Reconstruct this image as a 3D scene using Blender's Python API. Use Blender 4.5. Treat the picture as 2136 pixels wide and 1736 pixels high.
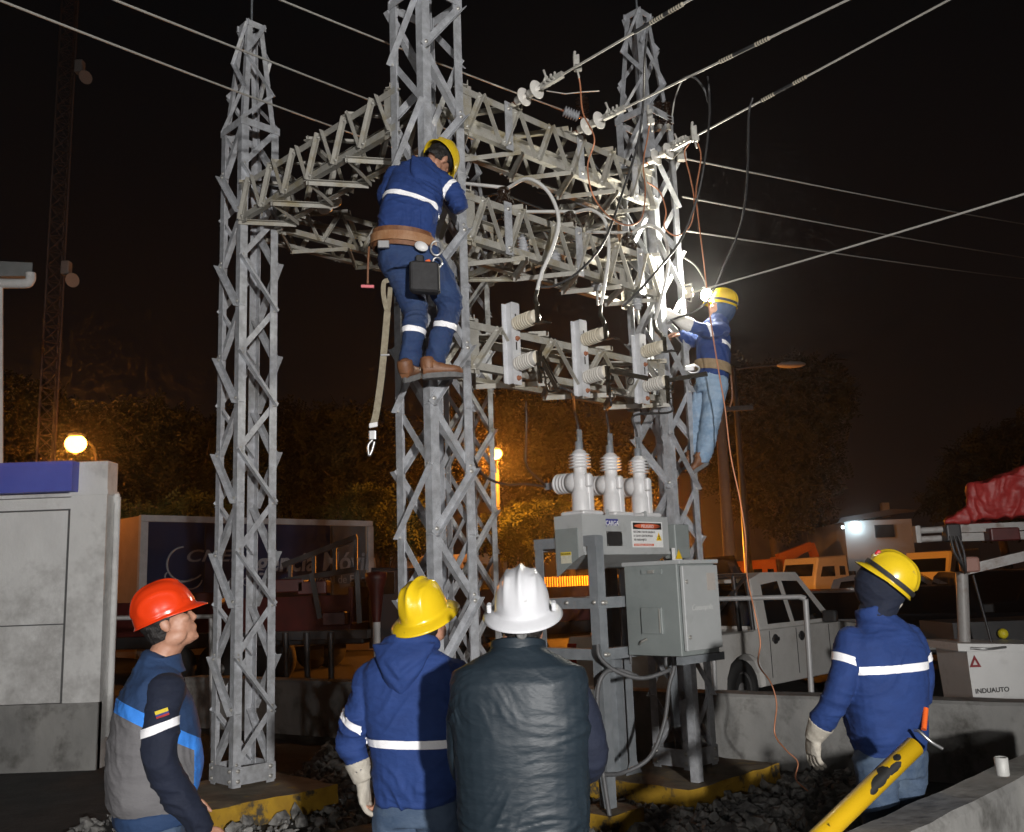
import bpy, bmesh, math, random
import numpy as np
from mathutils import Vector, Matrix, Euler
random.seed(7)
rng = np.random.default_rng(7)
SC = bpy.context.scene
COL = SC.collection
R = math.radians
for o in list(bpy.data.objects):
    bpy.data.objects.remove(o)

# ------------------------------------------------------------------ camera
CAMH = 1.73
FPX, PIT, ROL = 1993.8, 0.1752, 0.0368          # focal length in 2136-px units, pitch up, roll
cam_d = bpy.data.cameras.new('camera')
cam = bpy.data.objects.new('camera', cam_d)
COL.objects.link(cam)
cam_d.sensor_fit = 'HORIZONTAL'
cam_d.sensor_width = 36.0
cam_d.lens = 36.0 * FPX / 2136.0
cam_d.clip_start = 0.05
cam_d.clip_end = 2000.0
cam.matrix_world = Matrix.Translation((0, 0, CAMH)) @ Matrix.Rotation(math.pi / 2 + PIT, 4, 'X') @ Matrix.Rotation(-ROL, 4, 'Z')
SC.camera = cam

# ------------------------------------------------------------------ night sky: faint town glow low down, near black above
world = bpy.data.worlds.new('World')
SC.world = world
world.use_nodes = True
wn, wl = world.node_tree.nodes, world.node_tree.links
wn.clear()
w_out = wn.new('ShaderNodeOutputWorld')
w_bg = wn.new('ShaderNodeBackground')
w_tc = wn.new('ShaderNodeTexCoord')
w_sep = wn.new('ShaderNodeSeparateXYZ')
w_ramp = wn.new('ShaderNodeValToRGB')
w_nz = wn.new('ShaderNodeTexNoise')
w_nz.inputs['Scale'].default_value = 2.2
w_nz.inputs['Detail'].default_value = 4
w_add = wn.new('ShaderNodeMath'); w_add.operation = 'MULTIPLY_ADD'
w_add.inputs[1].default_value = 0.10
wl.new(w_tc.outputs['Generated'], w_sep.inputs[0])
wl.new(w_tc.outputs['Generated'], w_nz.inputs['Vector'])
wl.new(w_nz.outputs['Fac'], w_add.inputs[0])
wl.new(w_sep.outputs['Z'], w_add.inputs[2])
wl.new(w_add.outputs[0], w_ramp.inputs['Fac'])
cr = w_ramp.color_ramp
cr.elements[0].position = 0.0; cr.elements[0].color = (0.0100, 0.0056, 0.0042, 1)
cr.elements[1].position = 0.62; cr.elements[1].color = (0.0015, 0.0016, 0.0019, 1)
e_ = cr.elements.new(0.26); e_.color = (0.0042, 0.0030, 0.0028, 1)
w_bg.inputs['Strength'].default_value = 1.0
wl.new(w_ramp.outputs['Color'], w_bg.inputs['Color'])
wl.new(w_bg.outputs[0], w_out.inputs['Surface'])

# ------------------------------------------------------------------ lights
def lamp(name, kind, loc, energy, color, aim=None, size=None, blend=0.6, radius=0.1):
    d = bpy.data.lights.new(name, kind)
    d.energy = energy
    d.color = color
    if kind == 'SPOT':
        d.spot_size = R(size); d.spot_blend = blend
    if kind in ('SPOT', 'POINT'):
        d.shadow_soft_size = radius
    o = bpy.data.objects.new(name, d)
    COL.objects.link(o)
    o.location = loc
    if aim is not None:
        o.rotation_euler = (Vector(aim) - Vector(loc)).to_track_quat('-Z', 'Y').to_euler()
    return o
# the crew's two floodlights stand behind the photographer (twin highlights on every helmet)
lamp('work_floodlight', 'SPOT', (2.7, -6.4, 2.5), 6400, (1.0, 0.97, 0.94), (-0.4, 7.0, 3.3), 64, 0.9, 0.16)
lamp('work_floodlight', 'SPOT', (-2.2, -6.6, 2.2), 800, (1.0, 0.97, 0.94), (-0.8, 7.0, 3.2), 66, 0.9, 0.16)

SC.render.engine = 'CYCLES'
SC.cycles.use_denoising = True
SC.cycles.use_adaptive_sampling = True
SC.cycles.adaptive_threshold = 0.03
SC.cycles.adaptive_min_samples = 24
SC.cycles.max_bounces = 6
SC.cycles.diffuse_bounces = 3
SC.cycles.sample_clamp_indirect = 4.0
SC.view_settings.view_transform = 'Standard'
SC.view_settings.look = 'None'
SC.view_settings.exposure = 0.0
SC.view_settings.gamma = 1.0
SC.view_settings.use_curve_mapping = False
SC.render.film_transparent = False

# ------------------------------------------------------------------ measuring helpers
def ray(u, v):
    X = (u - 1068.0) / FPX; Y = -(v - 868.0) / FPX
    c, s = math.cos(ROL), math.sin(ROL)
    x, y = c * X + s * Y, -s * X + c * Y
    cp, sp = math.cos(PIT), math.sin(PIT)
    return Vector((x, cp - y * sp, sp + y * cp))
def at(u, v, d):                       # surveyed point: bearing and distance ahead
    r = ray(u, v)
    p = r * (d / r.y)
    return Vector((p.x, p.y, p.z + CAMH))
def on_ground(u, v, z=0.0):
    r = ray(u, v)
    p = r * ((z - CAMH) / r.z)
    return Vector((p.x, p.y, z))

# ------------------------------------------------------------------ materials
MATS = {}
def mat(name, col, rough=0.6, metal=0.0, col2=None, vs=6.0, vlo=0.35, vhi=0.7, bump=0.0, bs=40.0, coat=0.0, emit=None, es=0.0,
        stretch=(1, 1, 1), spec=0.5, trans=0.0, sheen=0.0, dirt=None, ds=2.0, dlo=0.55, dhi=0.7, detail=5, bdist=0.01, rvar=0.0):
    if name in MATS:
        return MATS[name]
    m = bpy.data.materials.new(name)
    m.use_nodes = True
    n, l = m.node_tree.nodes, m.node_tree.links
    b = n['Principled BSDF']
    b.inputs['Base Color'].default_value = (*col, 1)
    b.inputs['Roughness'].default_value = rough
    b.inputs['Metallic'].default_value = metal
    b.inputs['Coat Weight'].default_value = coat
    b.inputs['Specular IOR Level'].default_value = spec
    b.inputs['Transmission Weight'].default_value = trans
    if sheen:
        b.inputs['Sheen Weight'].default_value = sheen
        b.inputs['Sheen Roughness'].default_value = 0.5
    if emit:
        b.inputs['Emission Color'].default_value = (*emit, 1)
        b.inputs['Emission Strength'].default_value = es
    if col2 or bump or dirt:
        g = n.new('ShaderNodeNewGeometry')
        mp = n.new('ShaderNodeMapping')
        mp.inputs['Scale'].default_value = stretch
        l.new(g.outputs['Position'], mp.inputs['Vector'])
    colour = None
    if col2:
        t = n.new('ShaderNodeTexNoise')
        t.inputs['Scale'].default_value = vs; t.inputs['Detail'].default_value = detail
        t.inputs['Roughness'].default_value = 0.6
        l.new(mp.outputs[0], t.inputs['Vector'])
        r = n.new('ShaderNodeValToRGB')
        r.color_ramp.elements[0].position = vlo; r.color_ramp.elements[0].color = (*col, 1)
        r.color_ramp.elements[1].position = vhi; r.color_ramp.elements[1].color = (*col2, 1)
        l.new(t.outputs['Fac'], r.inputs['Fac'])
        colour = r.outputs['Color']
        if rvar:
            mr = n.new('ShaderNodeMapRange')
            mr.inputs['From Min'].default_value = 0.3; mr.inputs['From Max'].default_value = 0.7
            mr.inputs['To Min'].default_value = rough - rvar; mr.inputs['To Max'].default_value = rough + rvar
            l.new(t.outputs['Fac'], mr.inputs['Value'])
            l.new(mr.outputs[0], b.inputs['Roughness'])
    if dirt:
        t2 = n.new('ShaderNodeTexNoise')
        t2.inputs['Scale'].default_value = ds; t2.inputs['Detail'].default_value = 6
        t2.inputs['Roughness'].default_value = 0.7
        l.new(g.outputs['Position'], t2.inputs['Vector'])
        r2 = n.new('ShaderNodeValToRGB')
        r2.color_ramp.elements[0].position = dlo; r2.color_ramp.elements[0].color = (0, 0, 0, 1)
        r2.color_ramp.elements[1].position = dhi; r2.color_ramp.elements[1].color = (1, 1, 1, 1)
        l.new(t2.outputs['Fac'], r2.inputs['Fac'])
        mx = n.new('ShaderNodeMix'); mx.data_type = 'RGBA'
        l.new(r2.outputs['Color'], mx.inputs['Factor'])
        if colour:
            l.new(colour, mx.inputs['A'])
        else:
            mx.inputs['A'].default_value = (*col, 1)
        mx.inputs['B'].default_value = (*dirt, 1)
        colour = mx.outputs['Result']
    if colour:
        l.new(colour, b.inputs['Base Color'])
    if bump:
        t = n.new('ShaderNodeTexNoise')
        t.inputs['Scale'].default_value = bs; t.inputs['Detail'].default_value = 4
        l.new(mp.outputs[0], t.inputs['Vector'])
        bp = n.new('ShaderNodeBump')
        bp.inputs['Strength'].default_value = bump; bp.inputs['Distance'].default_value = bdist
        l.new(t.outputs['Fac'], bp.inputs['Height'])
        l.new(bp.outputs[0], b.inputs['Normal'])
    MATS[name] = m
    return m

STEEL = mat('galvanised_steel', (0.34, 0.35, 0.37), 0.46, 0.25, (0.52, 0.54, 0.57), vs=16, bump=0.15, bs=60, dirt=(0.22, 0.22, 0.21), ds=2.6, dlo=0.54, dhi=0.80, rvar=0.08)
STEEL_OLD = mat('weathered_galvanised_steel', (0.30, 0.29, 0.26), 0.58, 0.15, (0.40, 0.39, 0.35), vs=9, bump=0.2, bs=50, dirt=(0.26, 0.22, 0.13), ds=4.0, dlo=0.50, dhi=0.70)
STEEL_DK = mat('dark_galvanised_steel', (0.20, 0.22, 0.235), 0.5, 0.2, (0.27, 0.29, 0.31), vs=10, bump=0.12, bs=50)
BOLT = mat('bolt_steel', (0.42, 0.41, 0.38), 0.4, 0.5)
RUST = mat('rusty_bolt', (0.22, 0.07, 0.03), 0.8, 0.1, (0.32, 0.13, 0.07), vs=60)

# ------------------------------------------------------------------ object helpers
OFF = {}
def put(o, parent):
    COL.objects.link(o)
    if parent is not None:
        o.parent = parent
        OFF[o] = OFF[parent]
    return o
def tag(o, label=None, cat=None, group=None, kind=None):
    if label: o['label'] = label
    if cat: o['category'] = cat
    if group: o['group'] = group
    if kind: o['kind'] = kind
    return o
def thing(name, label, cat, loc=(0, 0, 0), group=None):
    o = bpy.data.objects.new(name, None)
    o.empty_display_size = 0.1
    COL.objects.link(o)
    o.location = loc
    OFF[o] = Vector(loc)
    return tag(o, label, cat, group)

def frame(d, up=(0, 0, 1)):
    d = Vector(d).normalized()
    u = Vector(up)
    x = u.cross(d)
    if x.length < 1e-5:
        x = Vector((1, 0, 0)).cross(d)
        if x.length < 1e-5:
            x = Vector((0, 1, 0)).cross(d)
    x.normalize()
    return x, d.cross(x).normalized(), d

class MB:
    """collects shapes given in world coordinates; build() links them as one mesh object"""
    def __init__(s):
        s.v = []; s.f = []; s.mi = []; s.cur = 0; s.sm = []
        s.smooth = False
    def add(s, vs, fs, smooth=None):
        b = len(s.v)
        s.v += [tuple(x) for x in vs]
        for q in fs:
            s.f.append(tuple(i + b for i in q)); s.mi.append(s.cur)
            s.sm.append(s.smooth if smooth is None else smooth)
        return s
    def hexa(s, p):                      # 8 corners: 0-3 bottom ccw, 4-7 top ccw
        return s.add(p, [(0, 3, 2, 1), (4, 5, 6, 7), (0, 1, 5, 4), (1, 2, 6, 5), (2, 3, 7, 6), (3, 0, 4, 7)])
    def box(s, c, size, X=(1, 0, 0), Y=(0, 1, 0), Z=(0, 0, 1)):
        c = Vector(c); X = Vector(X).normalized() * size[0] / 2; Y = Vector(Y).normalized() * size[1] / 2; Z = Vector(Z).normalized() * size[2] / 2
        return s.hexa([c - X - Y - Z, c + X - Y - Z, c + X + Y - Z, c - X + Y - Z, c - X - Y + Z, c + X - Y + Z, c + X + Y + Z, c - X + Y + Z])
    def span(s, p0, p1, w, h, up=(0, 0, 1)):   # rectangular bar between two points
        p0 = Vector(p0); p1 = Vector(p1)
        x, y, d = frame(p1 - p0, up)
        return s.box((p0 + p1) / 2, (w, h, (p1 - p0).length), x, y, d)
    def bbox(s, c, size, bev, X=(1, 0, 0), Y=(0, 1, 0), Z=(0, 0, 1)):   # box with bevelled vertical edges and softened rims
        c = Vector(c); X = Vector(X).normalized(); Y = Vector(Y).normalized(); Z = Vector(Z).normalized()
        hx, hy, hz = size[0] / 2, size[1] / 2, size[2] / 2
        def ring(ix, iy, z, b):
            pts = []
            for sx, sy in ((1, 1), (-1, 1), (-1, -1), (1, -1)):
                cx, cy = sx * (ix - b), sy * (iy - b)
                a0 = {(1, 1): 0, (-1, 1): 90, (-1, -1): 180, (1, -1): 270}[(sx, sy)]
                for k in range(4):
                    a = R(a0 + 30 * k)
                    pts.append(c + X * (cx + b * math.cos(a)) + Y * (cy + b * math.sin(a)) + Z * z)
            return pts
        e = bev * 0.5
        rs = [ring(hx - e, hy - e, -hz, bev), ring(hx, hy, -hz + e, bev), ring(hx, hy, hz - e, bev), ring(hx - e, hy - e, hz, bev)]
        n = 16
        vs = sum(rs, [])
        fs = [tuple(reversed(range(n))), tuple(range(3 * n, 4 * n))]
        for k in range(3):
            for i in range(n):
                j = (i + 1) % n
                fs.append((k * n + i, k * n + j, (k + 1) * n + j, (k + 1) * n + i))
        return s.add(vs, fs)
    def loft(s, rings, cap=True, smooth=True, closed=True):
        n = len(rings[0])
        vs = [p for r_ in rings for p in r_]
        fs = []
        for k in range(len(rings) - 1):
            for i in range(n if closed else n - 1):
                j = (i + 1) % n
                fs.append((k * n + i, k * n + j, (k + 1) * n + j, (k + 1) * n + i))
        s.add(vs, fs, smooth)
        if cap and closed:
            s.add(rings[0], [tuple(reversed(range(n)))], False)
            s.add(rings[-1], [tuple(range(n))], False)
        return s
    def tube(s, pts, r, n=8, cap=True):
        pts = [Vector(p) for p in pts]
        rs = r if isinstance(r, (list, tuple)) else [r] * len(pts)
        rings = []; px = None
        for i, p in enumerate(pts):
            d = (pts[min(i + 1, len(pts) - 1)] - pts[max(i - 1, 0)])
            if d.length < 1e-9: d = Vector((0, 0, 1))
            d.normalize()
            if px is None:
                px = frame(d, (0.03, 0.02, 1))[0]
            px = (px - d * px.dot(d))
            if px.length < 1e-6: px = frame(d, (1, 0, 0))[0]
            px.normalize()
            py = d.cross(px)
            rings.append([p + (px * math.cos(2 * math.pi * k / n) + py * math.sin(2 * math.pi * k / n)) * rs[i] for k in range(n)])
        return s.loft(rings, cap)
    def lathe(s, prof, o, axis=(0, 0, 1), n=20, cap=True, sx=1.0):   # prof: (radius, height)
        o = Vector(o)
        x, y, d = frame(axis, (0.01, 1, 0.02))
        rings = [[o + (x * sx * math.cos(2 * math.pi * k / n) + y * math.sin(2 * math.pi * k / n)) * max(r_, 1e-4) + d * h for k in range(n)] for r_, h in prof]
        return s.loft(rings, cap)
    def ball(s, c, r, n=12, m=8, X=(1, 0, 0), Y=(0, 1, 0), Z=(0, 0, 1)):
        c = Vector(c); X = Vector(X); Y = Vector(Y); Z = Vector(Z)
        if not isinstance(r, (list, tuple)): r = (r, r, r)
        rings = []
        for j in range(m + 1):
            t = -math.pi / 2 + math.pi * j / m
            ct, st = max(math.cos(t), 1e-3), math.sin(t)
            rings.append([c + X * (r[0] * ct * math.cos(2 * math.pi * k / n)) + Y * (r[1] * ct * math.sin(2 * math.pi * k / n)) + Z * (r[2] * st) for k in range(n)])
        return s.loft(rings, True)
    def prism(s, poly, o, X, Y, depth):       # polygon (x,y) in plane X,Y, extruded by vector depth
        o = Vector(o); X = Vector(X); Y = Vector(Y); D = Vector(depth)
        n = len(poly)
        a = [o + X * p[0] + Y * p[1] for p in poly]
        b = [p + D for p in a]
        fs = [tuple(reversed(range(n))), tuple(range(n, 2 * n))] + [(i, (i + 1) % n, n + (i + 1) % n, n + i) for i in range(n)]
        return s.add(a + b, fs)
    def mesh(s, name, mats, off=Vector((0, 0, 0))):
        me = bpy.data.meshes.new(name)
        me.from_pydata([(x - off.x, y - off.y, z - off.z) for x, y, z in s.v], [], s.f)
        mats = mats if isinstance(mats, (list, tuple)) else [mats]
        for m_ in mats:
            me.materials.append(m_)
        me.polygons.foreach_set('use_smooth', s.sm)
        if len(mats) > 1:
            me.polygons.foreach_set('material_index', s.mi)
        me.update()
        return me
    def build(s, name, mats, parent=None, label=None, cat=None, group=None, kind=None, loc=None):
        if parent is not None:
            off = OFF[parent]
        elif loc is not None:
            off = Vector(loc)
        else:
            off = Vector((0, 0, 0))
        o = bpy.data.objects.new(name, s.mesh(name, mats, off))
        COL.objects.link(o)
        OFF[o] = off
        if parent is not None:
            o.parent = parent
        else:
            o.location = off
        return tag(o, label, cat, group, kind)

def crom(pts, k=8):                       # Catmull-Rom through points
    pts = [Vector(p) for p in pts]
    P_ = [pts[0] * 2 - pts[1]] + pts + [pts[-1] * 2 - pts[-2]]
    out = []
    for i in range(1, len(P_) - 2):
        a, b, c, d = P_[i - 1], P_[i], P_[i + 1], P_[i + 2]
        for j in range(k):
            t = j / k
            out.append(0.5 * ((2 * b) + (c - a) * t + (2 * a - 5 * b + 4 * c - d) * t * t + (3 * b - a - 3 * c + d) * t ** 3))
    out.append(pts[-1])
    return out
def cable(name, pts, r, m, label, k=8, n=8, cat='cable', group=None, parent=None):
    return MB().tube(crom(pts, k), r, n).build(name, m, parent, label, cat, group)
def sag(a, b, dz, n=24):
    a = Vector(a); b = Vector(b)
    return [a.lerp(b, i / n) + Vector((0, 0, -4 * dz * (i / n) * (1 - i / n))) for i in range(n + 1)]
TXT_OFF = {}
def text(body, o, X, Y, size, m, parent, name='lettering', depth=0.0015, align='LEFT', sx=1.0, shear=0.0, bold=0.0):
    """raised lettering: converted to a mesh lying in plane X,Y at o"""
    cu = bpy.data.curves.new('txt', 'FONT')
    cu.body = body; cu.size = size; cu.align_x = align; cu.extrude = depth; cu.shear = shear
    cu.offset = bold
    t = bpy.data.objects.new('txt', cu)
    COL.objects.link(t)
    dg = bpy.context.evaluated_depsgraph_get()
    me = bpy.data.meshes.new_from_object(t.evaluated_get(dg))
    bpy.data.objects.remove(t)
    X = Vector(X).normalized() * sx; Y = Vector(Y).normalized(); Z = X.cross(Y).normalized()
    M = Matrix((( X.x, Y.x, Z.x, 0), (X.y, Y.y, Z.y, 0), (X.z, Y.z, Z.z, 0), (0, 0, 0, 1)))
    M = Matrix.Translation(Vector(o) - OFF[parent]) @ M
    me.transform(M)
    me.materials.clear(); me.materials.append(m)
    ob = bpy.data.objects.new(name, me)
    return put(ob, parent)
# ================================================================== lattice steel gantry
TH = R(44.78)
E1 = Vector((math.cos(TH), math.sin(TH), 0)); E2 = Vector((-math.sin(TH), math.cos(TH), 0)); UP = Vector((0, 0, 1))
SB, SA_, SBB = 0.38, 2.679, 2.596
C0 = Vector((-0.5455, 6.3006, 0)); R0 = C0 + E1 * SA_; L0 = C0 + E2 * SBB; B0 = R0 + E2 * SBB
ZB = 0.187
def corner(o, c):
    return o + (E1 * SB if c in 'rk' else Vector()) + (E2 * SB if c in 'lk' else Vector())
ANG = {}
def angle_mesh(w, t, m):
    key = (w, t, m.name)
    if key not in ANG:
        b = MB().prism([(0, 0), (w, 0), (w, t), (t, t), (t, w), (0, w)], (0, 0, 0), (1, 0, 0), (0, 1, 0), (0, 0, 1))
        ANG[key] = b.mesh('angle_bar', m)
    return ANG[key]
def angle_bar(name, p0, p1, fx, fy, w, t, m, parent):
    """steel angle from p0 to p1 whose heel runs along the line; flanges along fx and fy"""
    p0 = Vector(p0); p1 = Vector(p1); d = p1 - p0
    fx = Vector(fx); dn = d.normalized()
    fx = (fx - dn * fx.dot(dn)).normalized()
    fy = Vector(fy); fy = (fy - dn * fy.dot(dn) - fx * fy.dot(fx)).normalized()
    o = bpy.data.objects.new(name, angle_mesh(w, t, m))
    p = p0 - OFF[parent]
    M = Matrix(((fx.x, fy.x, d.x, p.x), (fx.y, fy.y, d.y, p.y), (fx.z, fy.z, d.z, p.z), (0, 0, 0, 1)))
    put(o, parent)
    o.matrix_basis = M
    return o
def bolt(mb, p, n, r=0.011, h=0.012):
    mb.lathe([(r * 1.5, -0.001), (r * 1.5, 0.003), (r, 0.0031), (r, h), (r * 0.7, h + 0.001)], p, n, 6)
LEGW, LEGT = 0.072, 0.008
BW, BT = 0.05, 0.005
def face_brace(root, A, Bc, n, za, zb, outside, m, bolts, jit=0.0):
    """diagonal on the face between legs A and Bc (outward normal n): starts on A at za, ends on Bc at zb"""
    f = (Bc - A).normalized()
    a = A + f * 0.030 + UP * za
    b = Bc - f * 0.030 + UP * zb
    d = (b - a).normalized()
    perp = n.cross(d).normalized()
    if perp.z < 0: perp = -perp
    ext = 0.045
    if outside:
        off = n * 0.002
        angle_bar('brace', a - d * ext + off - perp * BW / 2, b + d * ext + off - perp * BW / 2, perp, n, BW, BT, m, root)
        bolt(bolts, a + n * 0.007, n); bolt(bolts, b + n * 0.007, n)
    else:
        off = n * (-LEGT - 0.002)
        angle_bar('brace', a - d * ext * 0.6 + off - perp * BW / 2, b + d * ext * 0.6 + off - perp * BW / 2, perp, -n, BW, BT, m, root)
        bolt(bolts, a + n * 0.001, n, 0.009, 0.009); bolt(bolts, b + n * 0.001, n, 0.009, 0.009)
NODE0, NODE = 2.095, 0.4375
def tower(o, label, slash, m, ztop_flat=6.05, zpk=7.12):
    root = thing('lattice_tower', label, 'tower', o + E1 * SB / 2 + E2 * SB / 2 + UP * ZB, 'lattice towers of the gantry')
    cs = {c: corner(o, c) for c in 'frlk'}
    fl = {'f': (E1, E2), 'r': (-E1, E2), 'l': (E1, -E2), 'k': (-E1, -E2)}
    for c in 'frlk':
        angle_bar('leg', cs[c] + UP * ZB, cs[c] + UP * ztop_flat, fl[c][0], fl[c][1], LEGW, LEGT, m, root)
    bolts = MB()
    faces = [('f', 'r', -E2), ('l', 'f', -E1), ('r', 'k', E1), ('k', 'l', E2)]
    for fi, (a, b, n) in enumerate(faces):
        A, Bc = cs[a], cs[b]
        k = -4
        while True:
            z0 = NODE0 + NODE * 2 * k
            zt = z0 + NODE
            zn = z0 + 2 * NODE
            if z0 > ztop_flat - 0.35: break
            g = 0.02
            if slash:      # outside bar rises from a to b
                if z0 > ZB + 0.1: face_brace(root, A, Bc, n, z0 + g, min(zt - g, ztop_flat - .05), True, m, bolts)
                if zt > ZB and zn < ztop_flat: face_brace(root, A, Bc, n, zn - g, zt + g, False, m, bolts)
            else:          # outside bar falls from a to b
                if zt > ZB + 0.25 and zn < ztop_flat: face_brace(root, A, Bc, n, zn - g, zt + g, True, m, bolts)
                if z0 > ZB + 0.1: face_brace(root, A, Bc, n, z0 + g, zt - g, False, m, bolts)
            k += 1
        # ring plates: base plate, shoulder strap, base gusset
        f = (Bc - A).normalized()
        MB().box((A + Bc) / 2 + UP * (ZB + 0.09) + n * 0.006, (SB + 0.01, 0.008, 0.14), f, n).build('base_plate', m, root)
        for sx in (-1, 1):
            for zz in (0.05, 0.13):
                bolt(bolts, (A + Bc) / 2 + f * sx * 0.15 + UP * (ZB + zz) + n * 0.011, n, 0.013)
        MB().box((A + Bc) / 2 + UP * (ztop_flat - 0.03) + n * 0.006, (SB + 0.01, 0.008, 0.07), f, n).build('strap', m, root)
    # tapered peak
    ctr = o + (E1 + E2) * SB / 2
    tp = {c: ctr + (cs[c] - ctr) * 0.42 + UP * zpk for c in cs}
    bt = {c: ctr + (cs[c] - ctr) * 0.93 + UP * (ztop_flat - 0.1) for c in cs}
    for c in 'frlk':
        angle_bar('peak_leg', bt[c], tp[c], fl[c][0], fl[c][1], 0.05, 0.006, m, root)
    H = zpk - ztop_flat + 0.1
    for fi, (a, b, n) in enumerate(faces):
        for j in range(3):
            t0, t1 = 0.08 + j * 0.30, 0.08 + j * 0.30 + 0.28
            A = bt[a].lerp(tp[a], t0 if j % 2 == 0 else t1); Bc = bt[b].lerp(tp[b], t1 if j % 2 == 0 else t0)
            d = (Bc - A).normalized(); perp = n.cross(d).normalized()
            angle_bar('brace', A - d * 0.02 + n * 0.003, Bc + d * 0.02 + n * 0.003, perp, n, 0.034, 0.005, m, root)
        MB().box((tp[a] + tp[b]) / 2 - UP * 0.02 + n * 0.006, ((tp[a] - tp[b]).length + 0.05, 0.006, 0.06), (tp[b] - tp[a]), n).build('peak_strap', m, root)
    MB().lathe([(0.03, 0), (0.028, 0.02), (0.011, 0.03), (0.010, 1.2), (0.002, 1.3)], ctr + UP * (zpk - 0.03), UP, 8).build('lightning_rod', STEEL_DK, root)
    bolts.build('bolt_heads', BOLT, root, kind='stuff')
    return root
tower(C0, 'nearest galvanised lattice tower, the one the belted worker climbs', True, STEEL, 6.10, 7.2)
tower(L0, 'galvanised lattice tower standing on the left, behind the orange helmet', False, STEEL)
tower(R0, 'galvanised lattice tower beside the recloser, lit by the headlamp', False, STEEL)
tower(B0, 'rear lattice tower mostly hidden behind the nearest tower', True, STEEL)

CW, CT = 0.054, 0.006
def beam(A, Bp, side, zu, zl, label, m, nv, plates=(), slash=1, name='lattice_girder'):
    """box truss from A to Bp (near face line), body lying toward 'side' by SB"""
    A = Vector(A); Bp = Vector(Bp)
    root = thing(name, label, 'girder', (A + Bp) / 2 + side * SB / 2 + UP * zl, 'lattice beams of the gantry')
    d = (Bp - A).normalized(); Ln = (Bp - A).length
    n = -side
    bolts = MB()
    A2, B2 = A + side * SB, Bp + side * SB
    for (p, q, s_) in ((A, Bp, side), (A2, B2, -side)):
        angle_bar('chord', p + UP * zu - d * 0.05, q + UP * zu + d * 0.05, -UP, s_, CW, CT, m, root)
        angle_bar('chord', p + UP * zl - d * 0.05, q + UP * zl + d * 0.05, UP, s_, CW, CT, m, root)
    half = Ln / (2 * nv)
    for (p, nn, far) in ((A, n, 0), (A2, -n, 1)):
        for i in range(nv):
            for j in (0, 1):
                x0 = (2 * i + j) * half
                xb, xt = (x0 + 0.03, x0 + half - 0.03) if j == 0 else (x0 + half - 0.03, x0 + 0.03)
                if j == 1: xb, xt = x0 + half - 0.03, x0 + 0.03
                a = p + d * xb + UP * (zl + 0.03); b = p + d * xt + UP * (zu - 0.03)
                dd = (b - a).normalized(); perp = nn.cross(dd).normalized()
                if j == 1: perp = -perp
                angle_bar('lacing', a - dd * 0.035 + nn * 0.002 - perp * 0.02, b + dd * 0.035 + nn * 0.002 - perp * 0.02, perp, nn, 0.038, 0.005, m, root)
                bolt(bolts, a + nn * 0.007, nn, 0.009); bolt(bolts, b + nn * 0.007, nn, 0.009)
        # end plates
        for xx in (0.04, Ln - 0.04):
            MB().box(p + d * xx + UP * (zu + zl) / 2 - nn * 0.010, (0.10, 0.006, zu - zl + 0.06), d, nn).build('end_plate', m, root)
    # horizontal lacing under and over
    nb = max(3, nv // 2 + 1)
    hb = Ln / (2 * nb)
    for zz, s_ in ((zl, -1), (zu, 1)):
        for i in range(nb):
            for j in (0, 1):
                x0 = (2 * i + j) * hb
                a = A + d * (x0 + 0.02) if j == 0 else A2 + d * (x0 + 0.02)
                b = A2 + d * (x0 + hb - 0.02) if j == 0 else A + d * (x0 + hb - 0.02)
                a = a + UP * (zz + s_ * 0.003); b = b + UP * (zz + s_ * 0.003)
                dd = (b - a).normalized(); perp = UP.cross(dd)
                angle_bar('lacing', a - dd * 0.03 - perp * 0.02, b + dd * 0.03 - perp * 0.02, perp, UP * s_, 0.038, 0.005, m, root)
    for t in plates:
        MB().box(A + d * Ln * t + UP * ((zu + zl) / 2) + n * 0.012, (0.075, 0.008, zu - zl + 0.05), d, n).build('hanger_plate', STEEL, root)
        bolt(bolts, A + d * Ln * t + UP * (zu - 0.03) + n * 0.017, n); bolt(bolts, A + d * Ln * t + UP * (zl + 0.03) + n * 0.017, n)
    bolts.build('bolt_heads', BOLT, root, kind='stuff')
    return root
ZT, ZM, ZL = (5.396, 5.052), (4.564, 4.195), (3.591, 3.245)
CRa, CRb = corner(C0, 'r'), corner(R0, 'f')
beam(CRa, CRb, E2, *ZT, 'topmost lattice beam right of the nearest tower, carrying the dead-end insulators', STEEL_OLD, 6, (0.20, 0.565, 0.88))
beam(CRa, CRb, E2, *ZM, 'middle lattice beam right of the nearest tower, under the brown bell insulators', STEEL_OLD, 6, (0.18, 0.53, 0.88))
beam(CRa, CRb, E2, *ZL, 'lowest lattice beam, carrying the disconnect switches above the recloser', STEEL_OLD, 4)
beam(corner(C0, 'l'), corner(L0, 'f'), E1, *ZT, 'lattice beam from the left tower to the nearest tower', STEEL_OLD, 6)
beam(corner(L0, 'r'), corner(B0, 'f'), E2, *ZT, 'dim lattice beam running back from the left tower behind the climbing worker', STEEL_OLD, 5)
beam(corner(R0, 'l'), corner(B0, 'f'), E1, *ZT, 'rear lattice beam behind the topmost one, toward the hidden tower', STEEL_OLD, 5)
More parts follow.
